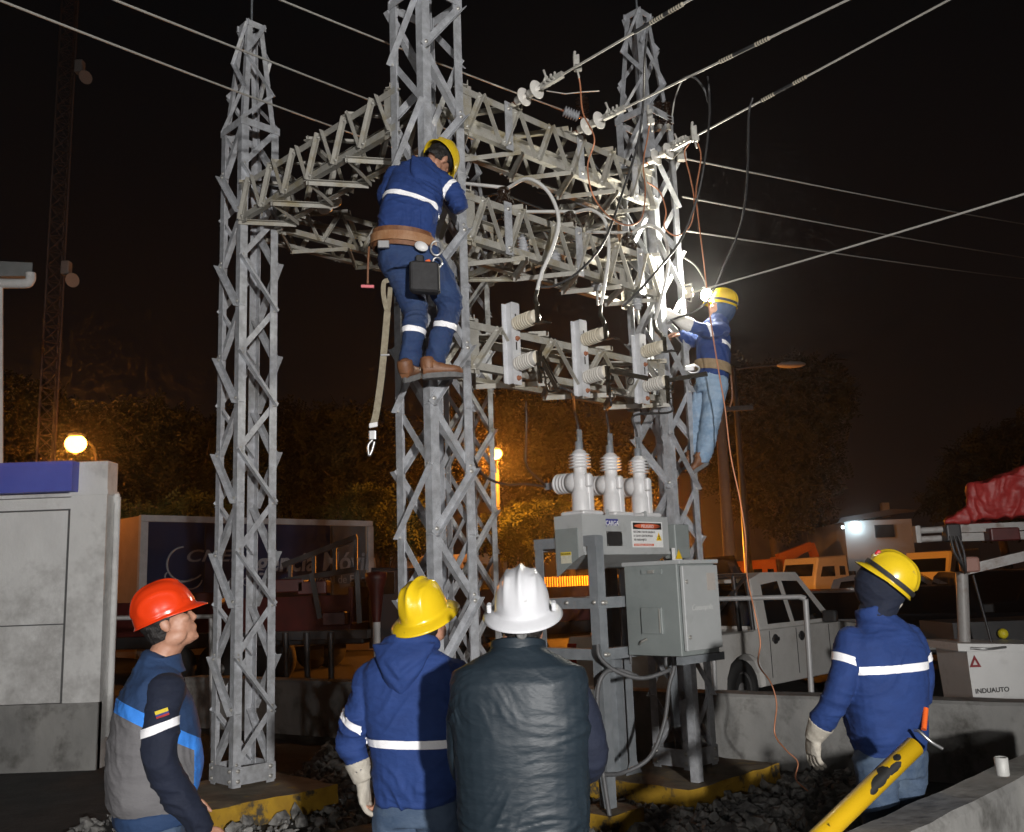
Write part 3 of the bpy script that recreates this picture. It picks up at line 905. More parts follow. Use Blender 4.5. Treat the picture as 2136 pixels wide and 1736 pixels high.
# ------------------------------------------------------------------ standing watcher, white full-brim hat, charcoal jacket
def V(*a): return Vector(a)
def watcher_white():
    d = 3.55
    b = at(1082, 1400, d); cx, cy = b.x, d
    yaw = R(-4)
    F = V(math.sin(-yaw), math.cos(yaw), 0); X = V(F.y, -F.x, 0)
    def q(x, y, z): return V(cx, cy, z) + X * x + F * y if True else None
    def Z(x, y, z): return V(cx, cy, 0) + X * x + F * y + UP * z
    hc = at(1090, 1285, d) + F * 0.02
    hF = (F + UP * 0.36).normalized(); hU = (UP - F * 0.36).normalized()
    arms = {}
    for s in (-1, 1):
        arms[s] = [Z(s * 0.160, 0.01, 1.365), Z(s * 0.212 + .012, 0.02, 1.25), Z(s * 0.218 + .018, 0.04, 1.10), Z(s * 0.15, 0.20, 1.07), Z(s * 0.05, 0.25, 1.12)]
    rings = [(Z(0, 0.02, 0.80), .205, .150), (Z(0, 0.01, 0.92), .232, .165), (Z(0, 0.01, 1.06), .238, .168), (Z(0, 0, 1.20), .246, .165), (Z(0, -0.01, 1.31), .250, .155), (Z(0, -0.01, 1.39), .252, .145), (Z(0, -0.005, 1.430), .238, .128), (Z(0, 0.0, 1.458), .180, .108), (Z(0, 0.005, 1.485), .118, .090), (Z(0, 0.02, 1.515), .082, .078)]
    def body(mb):
        head(mb, hc, hF, hU)
        limb(mb, [Z(0, 0.0, 1.42), Z(0, 0.015, 1.52), hc - UP * 0.07 - F * 0.01], [.075, .062, .06])
        torso(mb, [(c, a * .86, h * .86) for c, a, h in rings[:-2]], X)
        for s in (-1, 1):
            limb(mb, arms[s][:4], [.055, .048, .042, .034])
            hand_shape(mb, arms[s][3], arms[s][4] - arms[s][3], UP, s, 0.8)
            limb(mb, [Z(s * .10, .02, .86), Z(s * .11, .03, .48), Z(s * .115, 0, .09)], [.085, .06, .04])
            limb(mb, [Z(s * .115, -.05, .05), Z(s * .12, .14, .04)], [.04, .035])
    p = figure('man seen from behind in white full-brim helmet and charcoal jacket', V(cx, cy, 0), body)
    def jk(mb):
        torso(mb, rings, X, 36, 2.15)
        for s in (-1, 1): mb.ball(Z(s * .10, -.085, 1.28), (.10, .062, .13), 16, 12, X, F, UP)
    def jfold(co):
        z = co[:, 2]
        rel = (co[:, :2] - np.array([cx, cy])) @ np.array([X.x, X.y])
        low = np.clip((1.08 - z) / 0.25, 0, 1); pit = np.clip(1 - np.abs(z - 1.27) / 0.16, 0, 1) * np.clip((np.abs(rel) - 0.10) / 0.12, 0, 1)
        mid = 0.45
        return (folds(co, 0.0044, 3.2, 13.0, 1.3, tilt=0.7) + folds(co, 0.0022, 6.0, 34.0, 2.3, tilt=0.5)) * (mid + 1.8 * low + 1.7 * pit) - 0.006 * np.clip(np.abs(rel) - 0.215, 0, 0.03) / 0.03 * 0
    vest = garment('jacket', jk, NYLON, p, 0.0055, 9, jfold)
    for s in (-1, 1):
        def sl(mb, s=s): limb(mb, arms[s][:4], [.082, .070, .064, .050])
        garment('sleeve', sl, NAVY if s > 0 else NYLON, p, 0.010, 4, lambda co: folds(co, 0.006, 6, 14, 2.2))
    # stand-up collar
    mb = MB()
    prof = []
    for zz, k in ((1.455, 1.16), (1.49, 1.06), (1.525, 1.03), (1.53, 0.99), (1.50, 0.94)):
        prof.append([Z(0, 0.012, zz) + (X * 0.098 * math.cos(a) + F * 0.090 * math.sin(a)) * k - UP * 0.02 * math.sin(a) for a in [2 * math.pi * i / 32 for i in range(32)]])
    mb.loft(prof, False)
    mb.build('collar', NYLON, p)
    def tr(mb):
        torso(mb, [(Z(0, 0.02, 0.80), .175, .125), (Z(0, 0.02, 0.95), .19, .13), (Z(0, .02, 1.0), .18, .125)], X)
        for s in (-1, 1): limb(mb, [Z(s * .10, .02, .84), Z(s * .11, .03, .48), Z(s * .115, 0, .10)], [.105, .082, .066])
    garment('trousers', tr, DENIM, p, 0.012, 4, lambda co: folds(co, 0.006, 6, 12, 3.3))
    for s in (-1, 1): boot(p, Z(s * .115, -.07, 0), Z(s * .13, .20, 0), UP)
    h, hx, hf, hu = helmet(p, hc + hU * 0.030, hF, hU, 'full', HAT_W, 1.0)
    hair_cap(p, hc, hF, hU, hx, -0.075)
    k = MB().lathe([(0.018, 0), (0.02, 0.006), (0.018, 0.012), (0.008, 0.013), (0.008, 0.010)], hc - hF * 0.112 - hU * 0.022, -hF, 14).build('ratchet_knob', SOLE, h)
    for sx in (-1, 1):
        MB().bbox(hc + hU * 0.052 + hx * sx * 0.117 - hF * 0.045, (0.016, 0.034, 0.03), 0.005, hx, hf, hu).build('slot_cover', HAT_W, h)
    return p
watcher_white()

def band_obj(gar, p, planes, keep=None, name='reflective_band'):
    return band(gar.data, OFF[gar], planes, REFL, p, name, 0.004, keep)

# ------------------------------------------------------------------ yellow full-brim hat, blue hooded sweater
def watcher_yellow():
    d = 4.25
    b = at(862, 1400, d); cx, cy = b.x, d
    yaw = R(10)
    F = V(math.sin(yaw), math.cos(yaw), 0); X = V(F.y, -F.x, 0)
    def Z(x, y, z): return V(cx, cy, 0) + X * x + F * y + UP * z
    hc = at(888, 1292, d)
    hF = (F * 0.88 + UP * 0.42 + X * 0.24).normalized(); hU = UP - hF * UP.dot(hF) - X * 0.03
    armL = [Z(-.160, 0, 1.355), Z(-.226, -.03, 1.22), Z(-.272, -.02, 1.09), Z(-.232, -.01, .955)]
    armR = [Z(.165, 0, 1.355), Z(.222, 0, 1.22), Z(.24, .05, 1.08), Z(.16, .22, 1.05), Z(.06, .27, 1.1)]
    rings = [(Z(0.01, 0.02, .86), .168, .130), (Z(0.01, .01, .93), .182, .145), (Z(0.01, .01, 1.06), .195, .150), (Z(0, 0, 1.20), .210, .148), (Z(0, -.01, 1.31), .218, .138), (Z(0, -.01, 1.385), .212, .122), (Z(0, 0, 1.43), .178, .102), (Z(0, .01, 1.468), .10, .082), (Z(0, .02, 1.50), .075, .07)]
    def body(mb):
        head(mb, hc, hF, hU)
        limb(mb, [Z(0, 0, 1.40), Z(0.01, .015, 1.50), hc - UP * 0.07 - F * 0.01], [.07, .06, .058])
        torso(mb, [(c, a * .86, h * .86) for c, a, h in rings[:-2]], X)
        limb(mb, armL, [.052, .046, .040, .030]); limb(mb, armR[:4], [.052, .046, .040, .032])
        hand_shape(mb, armL[3], V(0.05, 0.1, -1), -X, 1, 0.45); hand_shape(mb, armR[3], armR[4] - armR[3], UP, 1, 0.8)
        for s in (-1, 1):
            limb(mb, [Z(s * .10, .02, .86), Z(s * .11, .03, .48), Z(s * .115, 0, .09)], [.085, .06, .04])
            limb(mb, [Z(s * .115, -.05, .05), Z(s * .12, .14, .04)], [.04, .035])
    p = figure('worker seen from behind in yellow full-brim helmet and blue hooded sweater', V(cx, cy, 0), body)
    def jk(mb):
        torso(mb, rings, X, 32)
        limb(mb, armL[:3] + [armL[2].lerp(armL[3], .60)], [.080, .070, .065, .052]); limb(mb, armR[:4], [.080, .070, .065, .048])
    def jf(co):
        z = co[:, 2]; low = np.clip((1.05 - z) / 0.2, 0, 1)
        rel = (co[:, :2] - np.array([cx, cy])) @ np.array([X.x, X.y])
        sl = np.clip((np.abs(rel) - 0.19) / 0.03, 0, 1)
        return (folds(co, 0.012, 4.0, 9.0, 4.4, tilt=0.5) + folds(co, 0.0045, 6, 22, 3.1)) * (0.45 + 0.7 * low + 0.6 * sl)
    j = garment('hooded_sweater', jk, BLUE, p, 0.0075, 4, jf)
    # hood lying on the back: a pointed pouch with a rolled rim
    mb = MB()
    rr = []
    for t in np.linspace(0, 1, 14):
        zc = 1.515 - 0.235 * t; w = (0.128 * (1 - t) ** 0.75 + 0.012); th_ = 0.050 * math.sin(math.pi * min(1, 0.25 + t * 0.75)) + 0.008
        c = Z(-0.015 - 0.005 * t, -0.075 - 0.052 * math.sin(math.pi * 0.5 * min(1, t * 1.5)), zc)
        rr.append([c + X * w * math.cos(a) + F * (-th_ * math.sin(a) if math.sin(a) > 0 else -0.03 * math.sin(a)) - UP * 0.015 * abs(math.cos(a)) * (1 - t) for a in [2 * math.pi * i / 24 for i in range(24)]])
    mb.loft(rr)
    rim = [Z(0.100 * math.cos(a), -0.015 + 0.080 * math.sin(a), 1.495 + 0.028 * (-math.sin(a))) for a in [math.pi * (0.95 + 1.1 * i / 16) for i in range(17)]]
    mb.tube(rim, 0.028, 12); mb.ball(rim[0], .028); mb.ball(rim[-1], .028)
    me = remesh(mb, 0.006, 4)
    co, no = coords(me)
    rel = (co[:, :2] - np.array([cx, cy])) @ np.array([X.x, X.y])
    vshape = np.sin((co[:, 2] * 1.0 - np.abs(rel + 0.01) * 1.15) * 95 + vnoise(co * 9) * 5)
    displace(me, folds(co, 0.004, 6, 9, 2.1) + 0.003 * vshape * np.clip((1.46 - co[:, 2]) / 0.05, 0, 1))
    skin_obj('hood', me, BLUE, p)
    # bands
    zt = 1.73 - (1525 - 1228) / (FPX / d) * 1.0
    band_obj(j, p, slab(Z(0, 0, 1.098), UP + X * 0.02, .017), lambda v: (v - Z(0, 0, 0)).dot(X) > -0.205)
    band_obj(j, p, slab(armL[1] + UP * -0.055, (armL[1] - armL[2]) + X * .04, .017), lambda v: (v - Z(0, 0, 0)).dot(X) < -0.205, 'sleeve_band')
    def tr(mb):
        torso(mb, [(Z(0, .02, .76), .165, .115), (Z(0, .02, .92), .175, .12), (Z(0, .02, .97), .17, .115)], X)
        for s in (-1, 1): limb(mb, [Z(s * .09, .02, .82), Z(s * .11, .03, .48), Z(s * .115, 0, .10)], [.10, .082, .066])
    garment('jeans', tr, DENIM, p, 0.010, 4, lambda co: folds(co, 0.005, 6, 12, 5.3))
    for s in (-1, 1): boot(p, Z(s * .115, -.07, 0), Z(s * .13, .20, 0), UP)
    def gl(mb):
        hand_shape(mb, armL[3] - (armL[2] - armL[3]).normalized() * .012, V(0.10, 0.10, -1), -X, 1, 0.42, 1.10, 0.1, 1.2)
        ca_ = (armL[2] - armL[3]).normalized(); mb.lathe([(.044, -.02), (.050, .02), (.058, .065), (.053, .066), (.046, .02)], armL[3], ca_, 20)
    garment('work_glove', gl, LEATHER, p, 0.0045, 2, lambda co: folds(co, 0.0016, 20, 30, 1.7))
    h, hx, hf, hu = helmet(p, hc + hU.normalized() * 0.030, hF, hU, 'full', HAT_Y, 1.0)
    hair_cap(p, hc, hf, hu, hx, -0.06)
    return p
watcher_yellow()

# ------------------------------------------------------------------ orange cap helmet, grey and blue sweatshirt, looking up in profile
def watcher_orange():
    d = 4.2
    b = at(335, 1400, d); cx, cy = b.x, d
    yaw = R(62)                                             # faces right and a little away
    F = V(math.sin(yaw), math.cos(yaw), 0); X = V(F.y, -F.x, 0)
    def Z(x, y, z): return V(cx, cy, 0) + X * x + F * y + UP * z
    hc = at(352, 1298, d)
    hD = V(math.sin(R(74)), math.cos(R(74)), 0)
    hF = (hD + UP * 0.42).normalized(); hU = (UP - hD * 0.42).normalized()
    armR = [Z(.150, 0, 1.345), Z(.205, -.02, 1.22), Z(.222, -.015, 1.08), Z(.215, .05, .95), Z(.205, .145, .81)]
    armL = [Z(-.18, 0, 1.375), Z(-.24, 0, 1.22), Z(-.26, .03, 1.08), Z(-.22, .11, .95), Z(-.2, .15, .86)]
    rings = [(Z(0, -.01, .83), .165, .130), (Z(0, -.02, .90), .195, .168), (Z(0, -.015, 1.03), .205, .185), (Z(0, -.015, 1.17), .208, .175), (Z(0, -.02, 1.29), .205, .152), (Z(0, -.02, 1.37), .185, .118), (Z(0, -.015, 1.42), .135, .092), (Z(0, -.005, 1.455), .09, .078), (Z(0, .005, 1.475), .078, .07)]
    def body(mb):
        head(mb, hc, hF, hU)
        limb(mb, [Z(0, -.02, 1.38), Z(0, 0, 1.47), hc - hU * 0.075 - hF * 0.012], [.072, .062, .058])
        torso(mb, [(c, a * .86, h * .86) for c, a, h in rings[:-2]], X)
        limb(mb, armR, [.052, .046, .042, .038, .028]); limb(mb, armL, [.052, .046, .042, .038, .028])
        hand_shape(mb, armR[4], V(0.45, 0.2, -1), X, -1, 0.5); hand_shape(mb, armL[4], V(0.3, 0.2, -1), -X, 1, 0.5)
        for s in (-1, 1):
            limb(mb, [Z(s * .09, 0, .84), Z(s * .10, .02, .48), Z(s * .105, 0, .09)], [.085, .06, .04])
            limb(mb, [Z(s * .105, -.05, .05), Z(s * .11, .14, .04)], [.04, .035])
    p = figure('man in orange helmet looking up, grey and blue sweatshirt', V(cx, cy, 0), body, 0.0065)
    eyes(p, hc, hF, hU, hF.cross(hU))
    def jk(mb): torso(mb, rings, X, 32)
    def jf(co): return folds(co, 0.010, 4, 8.0, 6.4, tilt=0.6) + folds(co, 0.004, 6, 20, 6.1)
    def tobj(name, m, cuts):
        mb = MB(); jk(mb)
        me = remesh(mb, 0.0075, 4)
        co, no = coords(me); displace(me, jf(co))
        bm = bmesh.new(); bm.from_mesh(me)
        for (pp, nn) in cuts:
            bmesh.ops.bisect_plane(bm, geom=bm.verts[:] + bm.edges[:] + bm.faces[:], plane_co=pp, plane_no=nn, clear_outer=True)
        bm.to_mesh(me); bm.free()
        return skin_obj(name, me, m, p)
    yk = Z(0, -.17, 1.265); ykn = (UP + F * 0.75 + X * 0.0).normalized()       # slanting yoke seam, lower toward the front
    yk = Z(0, -.10, 1.285); ykn = (UP * 1.0 + F * 0.55).normalized()
    tobj('sweatshirt', GREY, [(yk - ykn * 0.05, ykn), (Z(0, .118, 1.1), F)])
    tobj('yoke', NAVY2, [(yk, -ykn)])
    tobj('stripe', SKY, [(yk, ykn), (yk - ykn * 0.05, -ykn), (Z(0, .118, 1.1), F)])
    tobj('front_panel', SKY, [(yk, ykn), (Z(0, .118, 1.1), -F)])
    mb = MB()
    pr_ = []
    for zz, k in ((1.41, 1.22), (1.445, 1.06), (1.48, 0.98), (1.485, 0.93), (1.46, 0.9)):
        pr_.append([Z(0, -.005, zz) + (X * 0.092 * math.cos(a) + F * 0.088 * math.sin(a)) * k + UP * (0.012 * math.sin(a)) for a in [2 * math.pi * i / 32 for i in range(32)]])
    mb.loft(pr_, False).build('collar', NAVY2, p)
    for nm, arm in (('right', armR), ('left', armL)):
        def sl(mb, arm=arm): limb(mb, arm, [.078, .074, .070, .064, .048])
        s_ = garment('sleeve', sl, NAVY, p, 0.008, 4, lambda co: folds(co, 0.009, 6, 12, 7.7))
        if nm == 'right':
            ax = (arm[1] - arm[2]).normalized()
            band_obj(s_, p, slab(arm[1] + ax * 0.00, ax - X * 0.0 - F * 0.28, .016), None, 'sleeve_band')
            # small tricolour flag stitched on the upper sleeve
            c = arm[1] + ax * 0.062 + X * 0.080 - V(0, 0.018, 0)
            view = V(-c.x, -c.y, 0).normalized(); side = UP.cross(view).normalized()
            sideT = (side + UP * 0.28).normalized(); upT = view.cross(sideT)
            fl = MB().box(c + upT * 0.008, (0.05, 0.005, 0.014), sideT, view, upT).build('flag_patch', mat('flag_yellow', (0.62, 0.48, 0.03), 0.8, 0, (0.55, 0.42, 0.03), vs=60), p)
            MB().box(c - upT * 0.003, (0.05, 0.005, 0.0075), sideT, view, upT).build('flag_stripe', mat('flag_blue', (0.02, 0.03, 0.16), 0.8, 0, (0.03, 0.04, 0.2), vs=60), fl)
            MB().box(c - upT * 0.0105, (0.05, 0.005, 0.0075), sideT, view, upT).build('flag_stripe', mat('flag_red', (0.30, 0.015, 0.015), 0.8, 0, (0.36, 0.02, 0.02), vs=60), fl)
    def tr(mb):
        torso(mb, [(Z(0, -.01, .74), .165, .135), (Z(0, -.01, .88), .18, .15), (Z(0, -.01, .93), .17, .14)], X)
        for s in (-1, 1): limb(mb, [Z(s * .085, 0, .82), Z(s * .10, .02, .48), Z(s * .105, 0, .10)], [.105, .082, .066])
    garment('jeans', tr, DENIM, p, 0.010, 4, lambda co: folds(co, 0.006, 6, 12, 8.3))
    def hem(mb): torso(mb, [(Z(0, -.01, .815), .185, .152), (Z(0, -.012, .85), .192, .160), (Z(0, -.015, .88), .188, .156)], X)
    garment('hem_band', hem, NAVY2, p, 0.008, 2, lambda co: folds(co, 0.004, 8, 10, 9.1))
    for s in (-1, 1): boot(p, Z(s * .105, -.07, 0), Z(s * .115, .20, 0), UP)
    h, hx, hf, hu = helmet(p, hc + hU * 0.034, hF, hU, 'cap', HAT_O, 1.0)
    hair_cap(p, hc, hf, hu, hx, -0.062)
    return p
watcher_orange()

# ------------------------------------------------------------------ yellow cap helmet, blue sweater, walking toward the wall
def watcher_right():
    d = 4.95
    b = at(1842, 1400, d); cx, cy = b.x, d
    yaw = R(-16)
    F = V(math.sin(yaw), math.cos(yaw), 0); X = V(F.y, -F.x, 0)
    def Z(x, y, z): return V(cx, cy, 0) + X * x + F * y + UP * z
    hc = at(1842, 1222, d)
    hD = V(math.sin(R(-70)), math.cos(R(-70)), 0)
    hX_ = V(hD.y, -hD.x, 0)
    hF = (hD + UP * 0.92).normalized(); hU = (UP - hD * 0.92 + hX_ * 0.06)
    armL = [Z(-.168, 0, 1.385), Z(-.235, -.02, 1.25), Z(-.285, -.005, 1.13), Z(-.325, .05, 1.03), Z(-.36, .10, .94)]
    armR = [Z(.168, 0, 1.385), Z(.225, .02, 1.25), Z(.24, .06, 1.12), Z(.215, .13, 1.02), Z(.20, .18, .93)]
    rings = [(Z(0, 0.02, .86), .168, .135), (Z(0, .01, .92), .185, .150), (Z(0, .01, 1.05), .205, .160), (Z(0, 0, 1.20), .218, .155), (Z(0, -.01, 1.32), .22, .142), (Z(0, -.01, 1.40), .195, .118), (Z(0, 0, 1.455), .13, .092), (Z(-.01, .01, 1.50), .085, .08), (Z(-.015, .02, 1.55), .078, .076)]
    def body(mb):
        head(mb, hc, hF, hU)
        limb(mb, [Z(0, 0, 1.42), Z(-.01, .015, 1.52), hc - UP * 0.07 - hD * 0.01], [.07, .06, .058])
        torso(mb, [(c, a * .86, h * .86) for c, a, h in rings[:-2]], X)
        for arm, s in ((armL, -1), (armR, 1)):
            limb(mb, arm, [.052, .046, .040, .036, .028])
            hand_shape(mb, arm[4], V(-0.12, 0.15, -1), X * s, -s, 0.5)
        for s in (-1, 1):
            limb(mb, [Z(s * .09, .01, .86), Z(s * .11, .03 + .06 * s, .48), Z(s * .115, -.06 + .1 * s, .09)], [.085, .06, .04])
            limb(mb, [Z(s * .115, -.10 + .1 * s, .05), Z(s * .12, .09 + .1 * s, .04)], [.04, .035])
    p = figure('worker in yellow cap helmet with blue balaclava, right of the white pickup', V(cx, cy, 0), body)
    def jk(mb):
        torso(mb, rings, X, 32)
        limb(mb, armL[:4] + [armL[3].lerp(armL[4], .3)], [.080, .070, .066, .062, .056]); limb(mb, armR[:4] + [armR[3].lerp(armR[4], .3)], [.080, .070, .066, .062, .056])
    def jf(co):
        z = co[:, 2]; low = np.clip((1.12 - z) / 0.2, 0, 1)
        return (folds(co, 0.012, 4.0, 9.0, 11.4, tilt=0.45) + folds(co, 0.0045, 6, 22, 5.1)) * (0.5 + 0.7 * low)
    j = garment('sweater', jk, BLUE, p, 0.008, 4, jf)
    def bal(mb):
        mb.ball(hc + hD * 0.012 + UP * .0, (.098, .128, .138), 24, 18, hX_, hD, UP)
        limb(mb, [hc - UP * .06 - hD * .01, Z(-.012, .018, 1.50)], [.080, .086])
    garment('balaclava', bal, NAVY, p, 0.007, 3, lambda co: folds(co, 0.003, 8, 18, 3.9))
    band_obj(j, p, slab(Z(0, 0, 1.262), UP + X * -0.02, .019), lambda v: abs((v - Z(0, 0, 0)).dot(X)) < 0.205)
    for arm, s in ((armL, -1), (armR, 1)):
        ax = (arm[0] - arm[2]).normalized()
        band_obj(j, p, slab(arm[1] + ax * 0.055, ax, .019), lambda v, s=s: (v - Z(0, 0, 0)).dot(X) * s > 0.213, 'sleeve_band')
    def tr(mb):
        torso(mb, [(Z(0, .015, .74), .165, .125), (Z(0, .01, .92), .172, .13), (Z(0, .01, .97), .16, .12)], X)
        for s in (-1, 1): limb(mb, [Z(s * .088, .01, .82), Z(s * .11, .03 + .06 * s, .48), Z(s * .115, -.06 + .1 * s, .10)], [.105, .084, .068])
    garment('jeans', tr, DENIM, p, 0.010, 4, lambda co: folds(co, 0.007, 6, 11, 12.3))
    for s in (-1, 1): boot(p, Z(s * .115, -.13 + .1 * s, 0), Z(s * .13, .14 + .1 * s, 0), UP)
    for arm, s in ((armL, -1), (armR, 1)):
        def gl(mb, arm=arm, s=s):
            hand_shape(mb, arm[4] + V(0, 0, .012), V(-0.10, 0.12, -1), X * s, -s, 0.4, 1.12, 0.30, 1.2)
            ca_ = (arm[3] - arm[4]).normalized(); mb.lathe([(.040, -.02), (.052, .02), (.066, .075), (.060, .076), (.046, .02)], arm[4], ca_, 20)
        garment('work_glove', gl, LEATHER, p, 0.0045, 2, lambda co: folds(co, 0.0016, 20, 30, 4.7))
    h, hx, hf, hu = helmet(p, hc + hU.normalized() * 0.036, hF, hU, 'ridged', HAT_Y2, 1.0, BLACK)
    MB().bbox(hc + hu * 0.115 + hf * 0.115, (0.05, 0.03, 0.032), 0.008, hx, hf, hu).build('head_torch', mat('red_plastic', (0.55, 0.02, 0.03), 0.3), h)
    MB().lathe([(0.02, 0), (0.022, 0.008), (0.018, 0.014), (0.006, 0.015)], hc - hf * 0.112 - hu * 0.03, -hf, 14).build('ratchet_knob', LEATHER, h)
    return p
watcher_right()
# ================================================================== switchgear and line hardware on the gantry
PORC_W = mat('white_porcelain', (0.62, 0.60, 0.55), 0.3, 0, (0.70, 0.68, 0.64), vs=20, coat=0.3)
PORC_C = mat('cream_porcelain', (0.60, 0.54, 0.42), 0.35, 0, (0.66, 0.62, 0.52), vs=20, coat=0.2)
PORC_B = mat('brown_glazed_porcelain', (0.012, 0.006, 0.004), 0.14, 0, (0.02, 0.010, 0.006), vs=20, coat=0.6)
POLY_G = mat('grey_polymer', (0.30, 0.31, 0.33), 0.5, 0, (0.36, 0.37, 0.39), vs=20)
ALU = mat('aluminium_conductor', (0.42, 0.41, 0.37), 0.45, 0.3, (0.52, 0.51, 0.47), vs=60, bump=0.3, bs=300, bdist=0.002)
RUBBER = mat('black_cable_jacket', (0.020, 0.020, 0.021), 0.5, 0, (0.035, 0.035, 0.036), vs=12)
GREYCABLE = mat('grey_cable_jacket', (0.085, 0.088, 0.09), 0.5, 0, (0.12, 0.12, 0.125), vs=12)
WHITECABLE = mat('pale_cable_jacket', (0.50, 0.50, 0.49), 0.45, 0, (0.60, 0.60, 0.58), vs=8)
COPPER = mat('copper_wire', (0.55, 0.22, 0.11), 0.4, 0.35, (0.42, 0.19, 0.11), vs=12)
TARRED = mat('tarred_metal', (0.016, 0.014, 0.011), 0.35, 0.3, (0.04, 0.033, 0.022), vs=25, bump=0.3, bs=80, bdist=0.004)
GALV = mat('bright_galvanised_plate', (0.52, 0.53, 0.55), 0.42, 0.2, (0.62, 0.63, 0.65), vs=12, bump=0.1, bs=60, bdist=0.003)
ORD = ['left', 'middle', 'right']
CRm0, CRm1 = CRa + E2 * SB * 0.45, CRb + E2 * SB * 0.45
# brown bell insulators standing on the middle girder, white leads tied on top
white_paths = []
for i, u in enumerate((1050, 1189, 1311)):
    b = along(CRm0 + UP * 4.75, CRm1 + UP * 4.75, u); b = Vector((b.x, b.y, ZM[0]))
    root = thing('pin_insulator', ('brown bell insulator on the middle girder, nearest the climbing worker', 'brown bell insulator on the middle girder, second of three', 'brown bell insulator on the middle girder, closest to the right tower')[i], 'insulator', b, 'brown bell insulators on the middle girder')
    z0 = 0.085
    MB().lathe([(0.011, -0.03), (0.011, z0 + 0.05)], b, UP, 10).build('steel_pin', CHROME if False else BOLT, root)
    MB().lathe([(0.020, -0.004), (0.024, 0.0), (0.024, 0.012), (0.012, 0.014)], b, UP, 8).build('pin_nut', BOLT, root)
    MB().lathe([(0.030, z0 + 0.02), (0.034, z0), (0.042, z0 + 0.004), (0.045, z0 + 0.02), (0.058, z0 + 0.018), (0.062, z0 + 0.0), (0.082, z0 - 0.004), (0.086, z0 + 0.010), (0.080, z0 + 0.035), (0.066, z0 + 0.062), (0.048, z0 + 0.088), (0.046, z0 + 0.104), (0.056, z0 + 0.112), (0.056, z0 + 0.124), (0.042, z0 + 0.134), (0.045, z0 + 0.148), (0.030, z0 + 0.156), (0.001, z0 + 0.158)], b, UP, 28).build('porcelain_bell', PORC_B, root)
    white_paths.append((b, z0 + 0.150))
